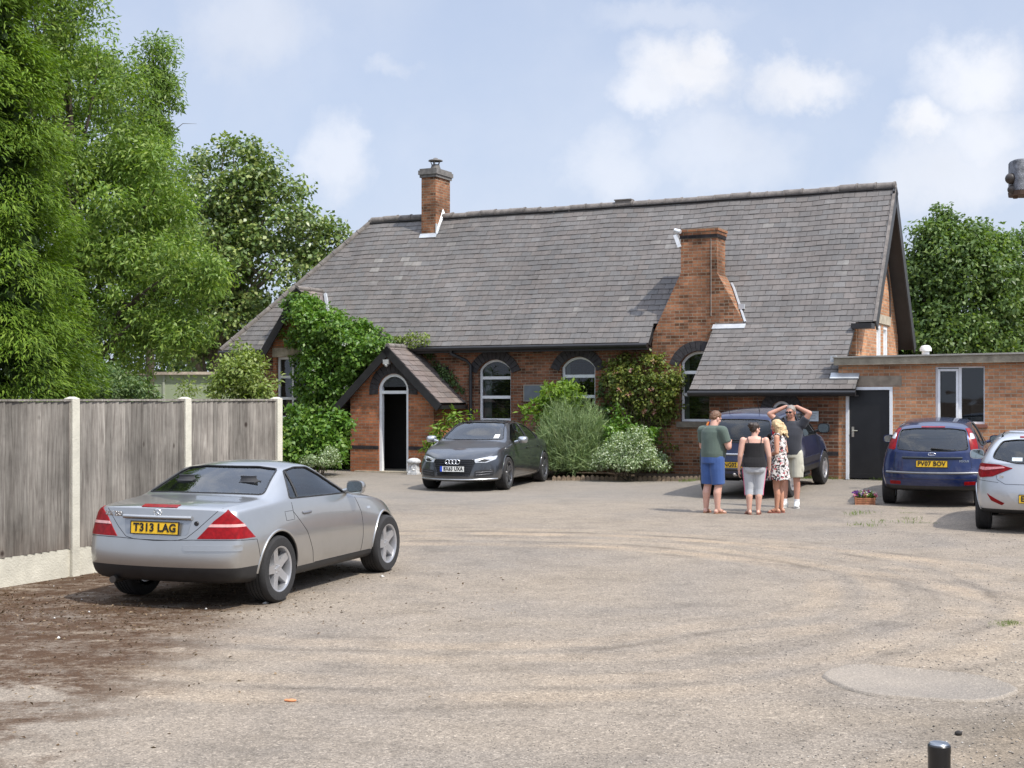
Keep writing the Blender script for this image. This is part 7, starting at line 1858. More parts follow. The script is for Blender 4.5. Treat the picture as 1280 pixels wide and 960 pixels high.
# ================================================================= vegetation
def norm(a): return a/np.maximum(np.linalg.norm(a, axis=1, keepdims=True), 1e-9)
def leaf_mesh(name, P, Nn, A, L, Wd, bend=.15):
    """one folded rhombus per leaf: P base points, Nn normals, A axes, L lengths, Wd widths"""
    n = len(P); A = norm(A-Nn*np.sum(A*Nn, 1, keepdims=True)); S_ = np.cross(Nn, A)
    L = np.broadcast_to(np.asarray(L).reshape(-1, 1), (n, 1)); Wd = np.broadcast_to(np.asarray(Wd).reshape(-1, 1), (n, 1))
    v = np.empty((n, 4, 3)); v[:, 0] = P; mid = P+A*L*.45
    v[:, 1] = mid+S_*Wd*.5+Nn*L*bend*.5; v[:, 3] = mid-S_*Wd*.5+Nn*L*bend*.5; v[:, 2] = P+A*L-Nn*L*bend*.6
    me = bpy.data.meshes.new(name); me.vertices.add(4*n); me.vertices.foreach_set('co', v.reshape(-1))
    me.loops.add(4*n); me.loops.foreach_set('vertex_index', np.arange(4*n, dtype=np.int32))
    me.polygons.add(n); me.polygons.foreach_set('loop_start', np.arange(0, 4*n, 4, dtype=np.int32)); me.polygons.foreach_set('loop_total', np.full(n, 4, dtype=np.int32))
    me.update(calc_edges=True); return me
def foliage(name, C, R, n_per, L, W_, mat, parent, center=None, out=.6, up=.45, rand=.75, droop=.35, squash=.8, seed=0, Lvar=.35, gpow=1.0, edge=False):
    """leaves in balls round cluster centres C (radius R each)"""
    r = np.random.default_rng(seed); C = np.asarray(C, float); K = len(C); R = np.broadcast_to(np.asarray(R, float), (K,))
    idx = np.repeat(np.arange(K), n_per); n = len(idx)
    d = norm(r.normal(size=(n, 3))); rad = r.random(n)**(1/2.2)
    off = d*rad[:, None]*R[idx][:, None]; off[:, 2] *= squash
    P = C[idx]+off
    cen = np.asarray(center, float) if center is not None else C.mean(0)
    o = norm(P-cen); o2 = norm(off)
    Nn = norm(o*out*.5+o2*out*.7+np.array([0, 0, up])+r.normal(size=(n, 3))*rand)
    A = r.normal(size=(n, 3))*.6+o2*.7+np.array([0, 0, -droop])
    me = leaf_mesh(name, P, Nn, A, L*(1+Lvar*(r.random(n)*2-1)), W_*(1+Lvar*(r.random(n)*2-1)))
    me.materials.append(mat); return link(name, me, parent)
def env_points(ells, n, seed, shell=.45, clipf=None):
    """cluster centres in a union of ellipsoids, weighted to the outer shell. ells: (cx,cy,cz,rx,ry,rz,weight)"""
    r = np.random.default_rng(seed); out = []; w = np.array([e[6] for e in ells], float); w /= w.sum()
    while len(out) < n:
        e = ells[r.choice(len(ells), p=w)]; d = r.normal(size=3); d /= np.linalg.norm(d); q = shell+(1-shell)*r.random()**.6
        p = np.array(e[:3])+d*q*np.array(e[3:6])
        if p[2] < .3: continue
        inside = any(np.sum(((p-np.array(f[:3]))/np.array(f[3:6]))**2) < .40 for f in ells if f is not e)
        if inside and r.random() < .75: continue
        if clipf and not clipf(p): continue
        out.append(p)
    return np.array(out)
def limbs(base, top, targets, r0, seed, bark, parent, lean=0.0, name='trunk', nsub=1):
    rr_ = random.Random(seed); b = MB(); base, top = Vector(base), Vector(top)
    tr = []; n = 8
    for i in range(n+1):
        t = i/n; tr.append(base.lerp(top, t)+Vector((rr_.uniform(-.12, .12), rr_.uniform(-.12, .12), 0))*(t*(1 if i else 0)))
    b.tube(tr, [r0*(1.25 if i == 0 else 1)*(1-.82*i/n) for i in range(n+1)], 10)
    for q in targets:
        q = Vector(q); h = max(.2, min(.9, (q.z-base.z)/(top.z-base.z+1e-6)*rr_.uniform(.45, .8))); k = h*n; i = int(k)
        s = tr[i].lerp(tr[min(n, i+1)], k-i); L = (q-s).length; m1 = s.lerp(q, .45)+Vector((rr_.uniform(-.1, .1)*L, rr_.uniform(-.1, .1)*L, .10*L)); rb = r0*(1-.8*h)*.5
        pts = [s*(1-t)**2+m1*2*t*(1-t)+q*t*t for t in (0, .2, .4, .6, .8, 1)]
        b.tube(pts, [rb*(1-.85*t) for t in (0, .2, .4, .6, .8, 1)], 6)
        for _ in range(2):
            t = rr_.uniform(.45, .9); p = pts[int(t*5)]; e = p+Vector((rr_.gauss(0, 1), rr_.gauss(0, 1), rr_.uniform(.1, 1.0)))*min(.5, L*.10)
            b.tube([p, p.lerp(e, .5)+Vector((0, 0, .04*L)), e], [rb*.35, rb*.22, rb*.06], 5)
    return b.build(name, bark, parent, smooth=60)
bark = M_plain('bark', (.085, .068, .05), .95, 0, .4, 8, .03)
bark_pale = M_plain('bark_pale', (.16, .135, .09), .95, 0, .4, 8, .03)
def px_ell(px, py, rpx, rpy, Y, depth=1.0, w=None):
    c = W(px, py, Y); rx, rz = rpx*Y/F, rpy*Y/F; return (c.x, c.y, c.z, rx, rx*depth, rz, w or rpx*rpy)
def tree(name, label, ells, ncl, clr, nper, L, W_, mat, r0, seed, base, trunk_top, nl=22, group=None, cat='tree', shell=.45, barkm=None, **kw):
    base = Vector(base); e = empty(name, base, 0, label, cat, group)
    C = env_points(ells, ncl, seed, shell)-np.array(base); rr_ = np.random.default_rng(seed+1)
    cen = np.average(np.array([q[:3] for q in ells]), axis=0, weights=[q[6] for q in ells])-np.array(base)
    foliage('crown', C, clr*(.7+.6*rr_.random(len(C))), nper, L, W_, mat, e, center=cen, seed=seed, **kw)
    tg = C[rr_.choice(len(C), min(nl, len(C)), replace=False)]
    limbs((0, 0, -.1), Vector(trunk_top)-base, tg, r0, seed, barkm or bark, e)
    return e
LF = {
 'ash': M_leaf('leaf_ash', (0.109, 0.187, 0.035), (0.181, 0.287, 0.051), (0.315, 0.404, 0.088), .38, .45, .4),
 'ash2': M_leaf('leaf_ash_spire', (0.107, 0.181, 0.044), (0.176, 0.275, 0.067), (0.284, 0.370, 0.112), .38, .45, .4),
 'syc': M_leaf('leaf_sycamore', (0.085, 0.139, 0.038), (0.146, 0.222, 0.055), (0.327, 0.365, 0.124), .25, .38, .55),
 'con': M_leaf('leaf_conifer', (0.072, 0.135, 0.014), (0.127, 0.211, 0.020), (0.206, 0.292, 0.040), .33, .6, .25),
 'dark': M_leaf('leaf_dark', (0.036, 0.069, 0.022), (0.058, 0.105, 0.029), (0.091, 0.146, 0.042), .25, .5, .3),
 'right': M_leaf('leaf_right', (0.072, 0.125, 0.035), (0.126, 0.203, 0.054), (0.210, 0.280, 0.078), .33, .45, .4),
 'ivy': M_leaf('leaf_ivy', (0.074, 0.161, 0.025), (0.126, 0.245, 0.037), (0.224, 0.337, 0.064), .33, .42, .4),
 'lime': M_leaf('leaf_lime', (0.118, 0.216, 0.029), (0.185, 0.292, 0.040), (0.265, 0.366, 0.069), .4, .45, .35),
 'shrub': M_leaf('leaf_shrub', (0.133, 0.196, 0.044), (0.219, 0.284, 0.067), (0.329, 0.374, 0.134), .35, .5, .35),
 'broom': M_leaf('leaf_broom', (0.135, 0.201, 0.091), (0.221, 0.302, 0.131), (0.320, 0.390, 0.181), .2, .6, .2),
 'euon': M_leaf('leaf_variegated', (0.115, 0.184, 0.057), (0.287, 0.368, 0.196), (0.632, 0.690, 0.517), .3, .5, .35),
 'rose': M_leaf('leaf_rose', (0.090, 0.133, 0.026), (0.155, 0.203, 0.039), (0.260, 0.258, 0.065), .3, .45, .35),
 'grass': M_leaf('leaf_grass', (0.077, 0.132, 0.022), (0.132, 0.198, 0.039), (0.220, 0.264, 0.088), .35, .5, .3),
 'bush': M_leaf('leaf_bush', (0.055, 0.105, 0.034), (0.100, 0.166, 0.050), (0.200, 0.263, 0.101), .3, .5, .35),
}
# tall conifer beside the fence
cb_ = W(-38, 500, 21.5); cbase = (cb_.x, cb_.y, 0)
e = empty('conifer_tree', cbase, 0, 'bright green conifer with drooping sprays at the far left behind the fence', 'tree')
r = np.random.default_rng(21); n_ = 620; zz = .3+9.4*r.random(n_)**1.12
rad = 1.75*np.clip(1-((zz-1.0)/10.6), .05, 1)**.62*(.72+.42*r.random(n_)); th = r.random(n_)*math.tau
C = np.stack([rad*np.cos(th), rad*np.sin(th), zz], 1); per = 190
idx = np.repeat(np.arange(n_), per); N_ = len(idx); outv = np.stack([np.cos(th), np.sin(th), np.zeros(n_)], 1)[idx]; tang = np.stack([-np.sin(th), np.cos(th), np.zeros(n_)], 1)[idx]
t_ = r.random(N_); wd = (r.random(N_)*2-1)*(.06+.30*np.sin(np.pi*np.clip(t_*.85+.1, 0, 1)))
len_ = (.6+.35*r.random(n_))[idx]
P = C[idx]+outv*((t_-.55)*len_)[:, None]+tang*wd[:, None]; P[:, 2] += -.30*t_**1.8-.55*wd**2+r.normal(size=N_)*.085
A = outv*(.55+.4*r.random(N_))[:, None]+tang*(wd*3.2)[:, None]+np.array([0, 0, -.45])+r.normal(size=P.shape)*.25; Nn = norm(np.array([0, 0, .9])+outv*.45+r.normal(size=P.shape)*.30)
me = leaf_mesh('crown', P, Nn, A, .125*(.6+.8*r.random(N_)), .026*(.7+.6*r.random(N_))); me.materials.append(LF['con']); crown = link('crown', me, e)
# inner sprays coloured dark to paint the shade between the outer plumes
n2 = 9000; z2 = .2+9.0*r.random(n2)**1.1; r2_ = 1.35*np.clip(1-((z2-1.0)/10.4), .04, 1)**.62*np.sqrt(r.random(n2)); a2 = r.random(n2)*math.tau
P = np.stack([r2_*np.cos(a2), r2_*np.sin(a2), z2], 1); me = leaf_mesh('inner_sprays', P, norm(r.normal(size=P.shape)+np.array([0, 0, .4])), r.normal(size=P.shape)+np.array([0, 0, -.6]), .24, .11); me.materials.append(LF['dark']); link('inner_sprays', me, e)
b = MB(); b.tube([(0, 0, -.1), (.03, 0, 3), (0, .03, 6), (0, 0, 9.6)], [.2, .15, .09, .015], 10); b.build('trunk', bark, e, smooth=60)
# ash trees
Y1 = 33.0
tree('ash_tree', 'large feathery pale green ash tree rising above the fence beside the conifer',
     [px_ell(40, 40, 90, 120, Y1, .8), px_ell(95, 150, 95, 110, Y1, .8), px_ell(140, 260, 105, 95, Y1, .8), px_ell(165, 350, 110, 80, Y1, .8), px_ell(130, 420, 95, 60, Y1, .8), px_ell(30, 260, 100, 160, Y1+1, .8), px_ell(225, 335, 50, 32, Y1-1.5, .8), px_ell(205, 415, 55, 36, Y1-1, .8), px_ell(20, -70, 90, 110, Y1, .8), px_ell(62, 0, 45, 45, Y1, .8)],
     640, .52, 185, .135, .046, LF['ash'], .24, 31, (W(110, 500, Y1).x, Y1, 0), W(80, 20, Y1), 34, 'ash trees beyond the fence', droop=.5, up=.35)
Y2 = 36.5
tree('ash_tree', 'slender ash spire with a wispy top standing between the big ash and the dark sycamore',
     [px_ell(192, 75, 13, 38, Y2), px_ell(178, 140, 28, 60, Y2), px_ell(196, 130, 25, 45, Y2), px_ell(186, 220, 42, 70, Y2), px_ell(165, 190, 40, 60, Y2), px_ell(190, 310, 52, 60, Y2), px_ell(205, 60, 10, 16, Y2), px_ell(120, 110, 40, 55, Y2+.5)],
     240, .37, 150, .13, .042, LF['ash2'], .15, 33, (W(185, 500, Y2).x, Y2, 0), W(192, 55, Y2), 20, 'ash trees beyond the fence', droop=.4, up=.35)
Y3 = 46.0
tree('sycamore_tree', 'dark glossy sycamore tree with open limbs behind the left end of the hall',
     [px_ell(290, 235, 55, 62, Y3), px_ell(330, 262, 55, 62, Y3), px_ell(255, 310, 62, 80, Y3), px_ell(372, 290, 50, 40, Y3), px_ell(398, 305, 34, 30, Y3), px_ell(345, 345, 65, 48, Y3), px_ell(235, 400, 58, 55, Y3), px_ell(300, 400, 40, 48, Y3), px_ell(290, 330, 60, 50, Y3)],
     250, .60, 130, .155, .115, LF['syc'], .3, 35, (W(262, 500, Y3).x, Y3, 0), W(285, 245, Y3), 40, None, shell=.55, barkm=bark_pale, squash=.7, up=.55)
# trees behind the annexe
Y4 = 47.0
tree('lime_tree', 'rounded mid green leafy tree rising directly behind the right gable of the hall',
     [px_ell(1185, 325, 48, 48, Y4), px_ell(1160, 385, 40, 65, Y4), px_ell(1215, 370, 62, 75, Y4), px_ell(1178, 285, 14, 24, Y4), px_ell(1205, 295, 13, 22, Y4), px_ell(1232, 300, 16, 22, Y4), px_ell(1155, 310, 14, 26, Y4), px_ell(1225, 325, 30, 32, Y4), px_ell(1190, 430, 70, 60, Y4), px_ell(1120, 420, 40, 50, Y4)],
     330, .56, 130, .16, .10, LF['right'], .25, 41, (W(1190, 500, Y4).x, Y4, 0), W(1190, 310, Y4), 24, 'trees behind the annexe', shell=.55)
tree('lime_tree', 'spreading darker tree at the right edge behind the flat roofed annexe',
     [px_ell(1285, 345, 55, 50, Y4+2), px_ell(1320, 380, 70, 80, Y4+2), px_ell(1262, 400, 45, 60, Y4+1), px_ell(1255, 440, 60, 50, Y4+1), px_ell(1330, 440, 70, 60, Y4+2), px_ell(1300, 300, 14, 24, Y4+2), px_ell(1270, 305, 12, 20, Y4+2)],
     250, .58, 130, .16, .10, LF['right'], .25, 43, (W(1300, 500, Y4+2).x, Y4+2, 0), W(1300, 330, Y4+2), 20, 'trees behind the annexe', shell=.55)
# dark wood edge far behind on the left
r = np.random.default_rng(50); C = np.stack([r.uniform(-34, -11, 420), r.uniform(53, 58, 420), .4+8.5*r.random(420)], 1)
o = foliage('hedgerow', C, 1.0, 44, .34, .22, LF['dark'], None, center=(-22, 60, 2), seed=50, up=.5)
tag(o, 'dark dense tall hedgerow far behind the trees on the left', 'hedge')
r = np.random.default_rng(51); C = np.stack([r.uniform(14, 40, 220), r.uniform(60, 64, 220), .4+4.2*r.random(220)], 1)
o = foliage('hedgerow', C, 1.0, 40, .36, .24, LF['dark'], None, center=(26, 66, 2), seed=51, up=.5)
tag(o, 'dark hedgerow far behind the annexe on the right', 'hedge')

def shrub(name, label, ells, ncl, clr, nper, L, W_, mat, seed, stems=8, cat='shrub', group=None, base=None, stemm=None, shell=.35, **kw):
    cx = np.average([e[0] for e in ells], weights=[e[6] for e in ells]); cy = np.average([e[1] for e in ells], weights=[e[6] for e in ells])
    z0 = gz(cx, cy) if base is None else base
    e = empty(name, (cx, cy, z0), 0, label, cat, group); C = env_points(ells, ncl, seed, shell)-np.array([cx, cy, z0])
    foliage('leaves', C, clr, nper, L, W_, mat, e, center=(0, 0, .3), seed=seed, **kw)
    rr_ = random.Random(seed); b = MB()
    for k in range(stems):
        q = Vector(C[rr_.randrange(len(C))]); s = Vector((rr_.uniform(-.12, .12), rr_.uniform(-.12, .12), -.02)); m_ = s.lerp(q, .5)+Vector((0, 0, .12*q.length))
        b.tube([s*(1-t)**2+m_*2*t*(1-t)+q*t*t for t in (0, .25, .5, .75, 1)], [.016, .014, .011, .008, .004], 5)
    b.build('stems', stemm or bark, e, smooth=60)
    return e
# bushes over the fence
shrub('elder_shrub', 'dark grey green bush showing just above the fence in front of the shed', [px_ell(150, 480, 38, 26, 25), px_ell(118, 490, 26, 20, 25), px_ell(175, 492, 18, 18, 25), px_ell(150, 540, 40, 60, 25)], 110, .26, 60, .10, .035, LF['bush'], 61)
shrub('garden_shrub', 'yellow green leafy shrub beside the gabled bay, behind the end of the fence', [px_ell(300, 470, 32, 30, 30), px_ell(322, 488, 25, 28, 30), px_ell(285, 490, 22, 24, 30), px_ell(310, 540, 38, 55, 30), px_ell(305, 445, 14, 12, 30)], 120, .26, 64, .10, .055, LF['shrub'], 62)
e = shrub('sapling', 'thin pale shoots rising above the fence in front of the green shed', [px_ell(240, 490, 14, 16, 27), px_ell(232, 505, 16, 22, 27), px_ell(238, 540, 20, 40, 27)], 26, .2, 26, .09, .035, LF['shrub'], 63, stems=5)
shrub('laurel_shrub', 'dark bush filling the gap under the ash tree behind the fence', [px_ell(60, 470, 70, 40, 28), px_ell(110, 520, 60, 60, 28)], 90, .35, 50, .14, .06, LF['bush'], 64)

# climber over the gabled bay: region given in photo columns/rows, laid out on the wall plane
def wall_poly_points(poly, n, tmin, tmax, seed, bulge=True):
    r = random.Random(seed); xs = [p[0] for p in poly]; ys = [p[1] for p in poly]; out = []
    def inside(x, y):
        c = False
        for i in range(len(poly)):
            (x1, y1), (x2, y2) = poly[i], poly[i-1]
            if (y1 > y) != (y2 > y) and x < (x2-x1)*(y-y1)/(y2-y1)+x1: c = not c
        return c
    def edge(x, y):
        m_ = 1e9
        for i in range(len(poly)):
            a, b_ = Vector(poly[i]), Vector(poly[i-1]); ab = b_-a; t = max(0, min(1, (Vector((x, y))-a).dot(ab)/max(1e-6, ab.dot(ab)))); m_ = min(m_, (Vector((x, y))-a-ab*t).length)
        return m_
    while len(out) < n:
        x, y = r.uniform(min(xs), max(xs)), r.uniform(min(ys), max(ys))
        if not inside(x, y): continue
        q = min(1, edge(x, y)/18) if bulge else 1; t = tmin-(tmin-tmax)*q*r.uniform(.35, 1)
        s = S(x, t); p = BW(s, t, ZZ(x, y, t)); 
        if p.z < gz(p.x, p.y)+.05: continue
        out.append(p)
    return np.array(out)
ivy = [(360, 372), (376, 360), (396, 380), (424, 392), (452, 402), (478, 418), (502, 430), (486, 446), (462, 470), (436, 505), (438, 588), (380, 588), (348, 590), (346, 545), (368, 520), (374, 480), (368, 445), (356, 415)]
C = wall_poly_points(ivy, 400, -.12, -.95, 71)
o0 = BW(S(410, -.4), -.4, 0)
e = empty('wall_climber', o0, 0, 'dense green climbing plant covering the gabled bay left of the porch', 'climber')
foliage('leaves', C-np.array(o0), .24, 78, .105, .075, LF['ivy'], e, center=(.3, 1.2, 1.5), seed=71, droop=.5, up=.5)
b = MB(); rr_ = random.Random(71)
for k in range(26):
    q = Vector(C[rr_.randrange(len(C))])-o0; s = Vector((q.x*.5+rr_.uniform(-.2, .2), rr_.uniform(0, .3), 0)); s.z = -.02
    b.tube([s, s.lerp(q, .35)+Vector((.1*rr_.uniform(-1, 1), .15, 0)), s.lerp(q, .7), q], [.018, .014, .010, .004], 5)
b.build('stems', bark, e, smooth=60)
r = np.random.default_rng(72); q = C[r.choice(len(C), 26)]-np.array(o0); q[:, 1] -= .22
foliage('blossoms', q, .05, 6, .05, .045, M_leaf('blossom_white', (.6, .6, .55), (.7, .7, .66), (.75, .75, .7), .3), e, seed=73)
# trailing strands along porch roof and down the verge
strand = [(505, 430), (530, 432), (548, 445), (560, 462), (572, 478), (582, 490), (574, 492), (556, 474), (540, 455), (520, 440)]
C2 = wall_poly_points(strand, 46, -.04, -.14, 74)
o1 = BW(S(545, -.1), -.1, 0); e = empty('ivy_strand', o1, 0, 'thin ivy strand trailing down the wall along the right side of the porch roof', 'climber')
foliage('leaves', C2-np.array(o1), .10, 14, .07, .06, LF['bush'], e, center=(0, 1, 2), seed=74)
b = MB(); pth = [BW(S(x, -.05), -.05, ZZ(x, y, -.05))-o1 for x, y in ((582, 592), (586, 520), (580, 488), (560, 465), (540, 446), (510, 434))]; b.tube(pth, .010, 5); b.build('stems', bark, e)
C2 = wall_poly_points([(480, 425), (512, 412), (545, 424), (520, 434), (490, 436)], 22, -.4, -.6, 75)
o1 = BW(S(505, -.5), -.5, 3.2); e2 = empty('ivy_tuft', o1, 0, 'straggling climber shoots over the gutter above the porch ridge', 'climber')
foliage('leaves', C2-np.array(o1), .12, 22, .08, .05, LF['shrub'], e2, center=(0, 1, 0), seed=75)
# shaded bushes at the foot of the climber, left of the porch
shrub('hydrangea_bush', 'leafy green bush at the foot of the climber beside the end of the fence', [px_ell(372, 545, 24, 38, 33.8), px_ell(410, 560, 26, 30, 34.0), px_ell(358, 570, 18, 22, 33.5), px_ell(420, 530, 14, 20, 34.2)], 110, .24, 46, .13, .08, LF['ivy'], 76)
shrub('variegated_plant', 'small pale variegated plant on the ground just left of the porch', [px_ell(398, 578, 22, 9, 33.0), px_ell(412, 572, 12, 12, 33.0)], 40, .12, 46, .06, .03, LF['euon'], 77, stems=4)
# yellow-green plant right of the porch
shrub('buddleia_plant', 'bright yellow green plant with long leaves between the porch and the grey saloon', [px_ell(550, 540, 13, 16, 34.4), px_ell(566, 524, 16, 7, 34.4), px_ell(540, 556, 8, 12, 34.4), px_ell(586, 520, 7, 6, 34.6)], 26, .15, 13, .18, .055, LF['lime'], 78, stems=14, droop=.1)
# planting bed
YB = 32.6
e = shrub('lime_shrub', 'lime green upright shrub standing behind the feathery broom', [px_ell(697, 505, 24, 24, YB+1), px_ell(708, 492, 14, 16, YB+1), px_ell(675, 512, 18, 16, YB+1), px_ell(705, 545, 35, 45, YB+1)], 80, .24, 44, .16, .055, LF['lime'], 81, up=.2, droop=-.2)
# broom: fine upright blades
bx_ = W(714, 590, YB-.1); e = empty('broom_shrub', (bx_.x, bx_.y, .05), 0, 'large feathery grey green broom bush beside the grey saloon', 'shrub')
r = np.random.default_rng(82); n_ = 19000
u_ = r.random(n_); th = r.random(n_)*math.tau; ph = np.arccos(1-r.random(n_)*.98); rad = u_**.5
dirs = np.stack([np.sin(ph)*np.cos(th), np.sin(ph)*np.sin(th), np.cos(ph)], 1)
lump = 1+.10*np.sin(3*th+1)+.08*np.sin(5*ph+2*th)
P = dirs*rad[:, None]*np.array([1.08, .8, 1.55])*lump[:, None]; P[:, 2] += .12
A = norm(dirs*np.array([.75, .75, .6])+np.array([0, 0, .75])+r.normal(size=P.shape)*.22); Nn = norm(r.normal(size=P.shape)+dirs*.6)
me = leaf_mesh('foliage', P, Nn, A, .26*(.5+r.random(n_)), .013*(.7+.6*r.random(n_)), .03); me.materials.append(LF['broom']); link('foliage', me, e)
b = MB(); rr_ = random.Random(82)
for k in range(60):
    d = Vector((rr_.gauss(0, .5), rr_.gauss(0, .4), 1)).normalized(); L = rr_.uniform(.8, 1.6); b.tube([Vector((0, 0, -.05))+d*.0, d*L*.5+Vector((0, 0, .05)), d*L*Vector((1, 1, 1)).x+Vector((d.x*.1, d.y*.1, 0))], [.012, .008, .002], 5)
b.build('stems', bark, e)
# variegated euonymus
shrub('euonymus_shrub', 'low mounded shrub of cream edged variegated leaves at the front of the bed', [px_ell(785, 572, 40, 24, 31.6, .8), px_ell(760, 582, 22, 16, 31.4, .8), px_ell(812, 582, 24, 16, 31.6, .8), px_ell(790, 552, 26, 18, 31.8, .8)], 210, .15, 64, .055, .034, LF['euon'], 83, stems=8, up=.6)
shrub('green_undergrowth', 'bright green leafy growth between the broom and the variegated shrub', [px_ell(766, 548, 14, 20, 32.4), px_ell(785, 540, 16, 10, 32.6), px_ell(812, 548, 14, 12, 32.6), px_ell(772, 525, 8, 14, 32.5)], 50, .18, 34, .12, .05, LF['ivy'], 84, stems=6, droop=0)
# rose on the wall
rose = [(757, 452), (772, 440), (800, 448), (815, 426), (830, 430), (828, 452), (848, 462), (854, 492), (846, 520), (826, 532), (796, 530), (768, 515), (752, 490)]
C = wall_poly_points(rose, 120, -.06, -.42, 85)
o2 = BW(S(805, -.2), -.2, gz(*BW(S(805, -.2), -.2).xy)); e = empty('climbing_rose', o2, 0, 'sparse climbing rose with a few pink blooms on the brick wall between two windows', 'climber')
foliage('leaves', C-np.array(o2), .19, 44, .085, .055, LF['rose'], e, center=(0, 1, 1.6), seed=85, droop=.3)
C3 = wall_poly_points([(770, 520), (846, 520), (850, 596), (800, 596), (780, 560)], 26, -.05, -.3, 86); foliage('lower_leaves', C3-np.array(o2), .15, 15, .075, .045, LF['rose'], e, center=(0, 1, 1.6), seed=86)
b = MB(); rr_ = random.Random(87)
for k in range(34):
    q = Vector(C[rr_.randrange(len(C))])-o2; s = Vector((rr_.uniform(-.35, .45), rr_.uniform(-.1, .1), 0)); b.tube([s, s.lerp(q, .4)+Vector((rr_.uniform(-.25, .25), 0, 0)), s.lerp(q, .75)+Vector((rr_.uniform(-.15, .15), 0, 0)), q], [.012, .010, .007, .003], 5)
b.build('stems', M_plain('rose_stem', (.10, .07, .045), .9), e)
q = C[np.random.default_rng(88).choice(len(C), 9, replace=False)]-np.array(o2); q[:, 1] -= .12
foliage('blossoms', q, .055, 12, .06, .055, M_leaf('blossom_pink', (.55, .25, .2), (.65, .35, .28), (.7, .45, .38), .3), e, seed=88)
C = wall_poly_points([(752, 505), (748, 480), (756, 474), (762, 500), (765, 530), (752, 540)], 16, -.05, -.2, 89); o3 = BW(S(756, -.1), -.1, 0); e = empty('wall_creeper', o3, 0, 'narrow pale green creeper stem on the brick wall beside the rose', 'climber')
foliage('leaves', C-np.array(o3), .11, 16, .10, .09, LF['bush'], e, center=(0, 1, 1.4), seed=89)
b = MB(); b.tube([BW(S(x, -.05), -.05, ZZ(x, y, -.05))-o3 for x, y in ((758, 590), (760, 540), (756, 500), (750, 478))], .010, 5); b.build('stems', bark, e)
# flowers of the planter
pl = bpy.data.objects['flower_planter']; r = np.random.default_rng(91)
C = np.stack([r.uniform(-.17, .17, 26), r.uniform(-.10, .10, 26), r.uniform(.13, .20, 26)], 1); foliage('leaves', C, .05, 14, .05, .03, LF['ivy'], pl, center=(0, 0, .05), seed=91)
for nm, cl_, nb_, sd in (('purple_flowers', (.20, .06, .36), 15, 92), ('pink_flowers', (.66, .20, .30), 10, 93), ('white_flowers', (.72, .66, .70), 9, 94)):
    r = np.random.default_rng(sd); C = np.stack([r.uniform(-.18, .20, nb_), r.uniform(-.12, .10, nb_), r.uniform(.17, .24, nb_)], 1)
    foliage(nm, C, .03, 10, .035, .032, M_leaf('petal_'+nm, tuple(x*.8 for x in cl_), cl_, tuple(min(1, x*1.2) for x in cl_), .3), pl, center=(0, 0, .05), seed=sd)

# ----------------------------------------------------------------- ground cover (uncountable)
def tufts(name, pts, n_per, spread, L, mat, seed):
    r = np.random.default_rng(seed); P = np.repeat(np.array(pts, float), n_per, axis=0); P[:, :2] += r.normal(size=(len(P), 2))*spread
    P[:, 2] = [gz(x, y) for x, y in P[:, :2]]; A = norm(np.stack([r.normal(size=len(P))*.5, r.normal(size=len(P))*.5, np.ones(len(P))], 1)); Nn = norm(np.stack([r.normal(size=len(P)), r.normal(size=len(P)), r.normal(size=len(P))*.3], 1))
    me = leaf_mesh(name, P, Nn, A, L*(.4+r.random(len(P))), L*.10); me.materials.append(mat); return tag(link(name, me), kind='stuff')
rr_ = random.Random(95)
pts = [BW(rr_.uniform(3.2, 4.1), rr_.uniform(-1.75, -1.55)) for _ in range(14)]+[BW(rr_.uniform(-.2, 1.1), rr_.uniform(-1.5, -.2)) for _ in range(26)]+[BW(rr_.uniform(5.0, 8), -1.6) for _ in range(8)]
pts += [G(rr_.uniform(1060, 1150), rr_.uniform(640, 660)) for _ in range(8)]+[G(rr_.uniform(845, 875), rr_.uniform(602, 606)) for _ in range(6)]
tufts('weeds', [tuple(p) for p in pts], 26, .09, .075, LF['grass'], 96)
pts = [G(1262+rr_.uniform(-12, 14), 781+rr_.uniform(-3, 2)) for _ in range(10)]+[G(rr_.uniform(1100, 1170), rr_.uniform(625, 662)) for _ in range(10)]
tufts('moss', [tuple(p) for p in pts], 60, .05, .022, LF['grass'], 97)
# leaf litter by the fence
r = np.random.default_rng(98); n_ = 14000; al = r.uniform(-7.5, 2.0, n_); ds = np.abs(r.normal(0, 1.7, n_))+.05
P = np.stack([FP1.x+FD.x*al+FN.x*ds, FP1.y+FD.y*al+FN.y*ds, np.full(n_, .004)], 1); keep = np.sin(P[:, 0]*2.1+1)+np.sin(P[:, 1]*1.7)+r.normal(size=n_)*.8 > -.5; P = P[keep]; n_ = len(P)
me = leaf_mesh('leaf_litter', P, norm(np.array([0, 0, 1.0])+r.normal(size=(n_, 3))*.45), r.normal(size=(n_, 3)), .032*(.4+r.random(n_)), .014*(.5+r.random(n_)), .25)
me.materials.append(M_leaf('litter', (.05, .03, .015), (.11, .068, .035), (.30, .22, .14), .1, .8, .2)); tag(link('leaf_litter', me), kind='stuff')
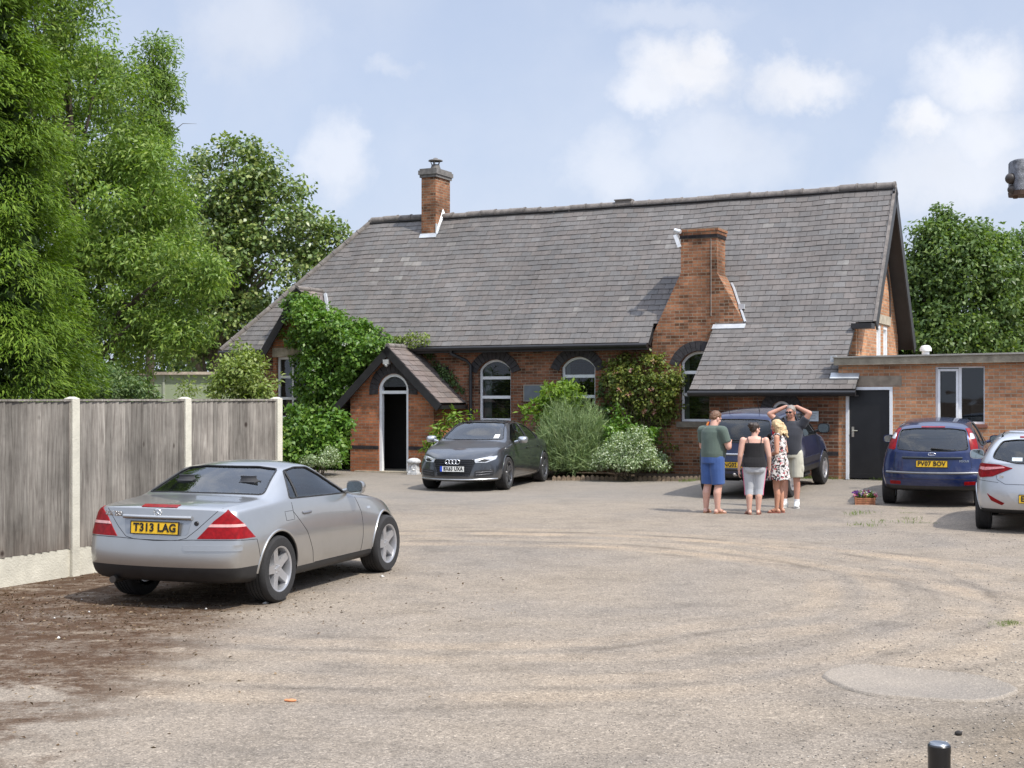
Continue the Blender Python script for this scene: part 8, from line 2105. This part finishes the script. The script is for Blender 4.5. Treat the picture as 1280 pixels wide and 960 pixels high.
# loose stones
def stones(name, P, size, mat, seed):
    r = np.random.default_rng(seed); n = len(P); base = np.array([(1, 0, 0), (-1, 0, 0), (0, 1, 0), (0, -1, 0), (0, 0, 1), (0, 0, -.5)], float); fc = np.array([(0, 2, 4), (2, 1, 4), (1, 3, 4), (3, 0, 4), (2, 0, 5), (1, 2, 5), (3, 1, 5), (0, 3, 5)])
    a = r.random(n)*math.tau; ca, sa = np.cos(a), np.sin(a); sc = size*(.4+1.0*r.random((n, 1))**3)*np.array([1, .8, .6])*(.7+.6*r.random((n, 3)))
    v = base[None]*sc[:, None, :]*(1+.25*r.normal(size=(n, 6, 1))); x = v[..., 0]*ca[:, None]-v[..., 1]*sa[:, None]; y = v[..., 0]*sa[:, None]+v[..., 1]*ca[:, None]
    v = np.stack([x, y, v[..., 2]], -1)+P[:, None, :]; f = (np.arange(n)[:, None, None]*6+fc[None]).reshape(-1)
    me = bpy.data.meshes.new(name); me.vertices.add(6*n); me.vertices.foreach_set('co', v.reshape(-1)); me.loops.add(len(f)); me.loops.foreach_set('vertex_index', f.astype(np.int32))
    k = len(f)//3; me.polygons.add(k); me.polygons.foreach_set('loop_start', np.arange(0, 3*k, 3, dtype=np.int32)); me.polygons.foreach_set('loop_total', np.full(k, 3, dtype=np.int32)); me.update(calc_edges=True); me.materials.append(mat)
    return tag(link(name, me), kind='stuff')
r = np.random.default_rng(99); n_ = 9000; Yd = 6.5+13*r.random(n_)**1.4; P = np.stack([(r.random(n_)*1.25-.62)*Yd*.80, Yd, np.full(n_, .003)], 1)
m, n = newmat('loose_stones'); n.bsdf(Base__Color=n.ramp(n.geo('Random Per Island'), [(0, (.08, .07, .06)), (.5, (.24, .215, .185)), (.85, (.36, .32, .27)), (1, (.55, .52, .47))]), Roughness=.9)
stones('pebbles', P, .0085, m, 99)
r = np.random.default_rng(100); n_ = 26; al = r.uniform(-4, 1.5, n_); ds = r.uniform(.2, 3.2, n_); P = np.stack([FP1.x+FD.x*al+FN.x*ds, FP1.y+FD.y*al+FN.y*ds, np.full(n_, .006)], 1)
stones('white_chippings', P, .020, M_plain('white_chip', (.6, .58, .54), .9, 0, .2, 30), 100)
p = G(364, 877); b = MB(); M_ = Matrix.Translation((p.x, p.y, .008)); b.ell((p.x, p.y, .008), (.035, .018, .010), 10, 6); b.ell((p.x-.03, p.y+.01, .007), (.018, .012, .008), 8, 6)
tag(b.build('orange_peel', M_plain('peel', (.62, .24, .10), .6, 0, .2, 40), None, smooth=60), 'small scrap of orange peel lying on the gravel in the foreground', 'litter')
p = G(1198, 919); b = MB(); b.ell((p.x, p.y, .011), (.022, .019, .015), 12, 8); tag(b.build('dark_pebble', M_plain('dark_pebble', (.02, .016, .014), .8, 0, .4, 40), None, smooth=60), 'round dark pebble lying on the gravel near the black bollard', 'stone')
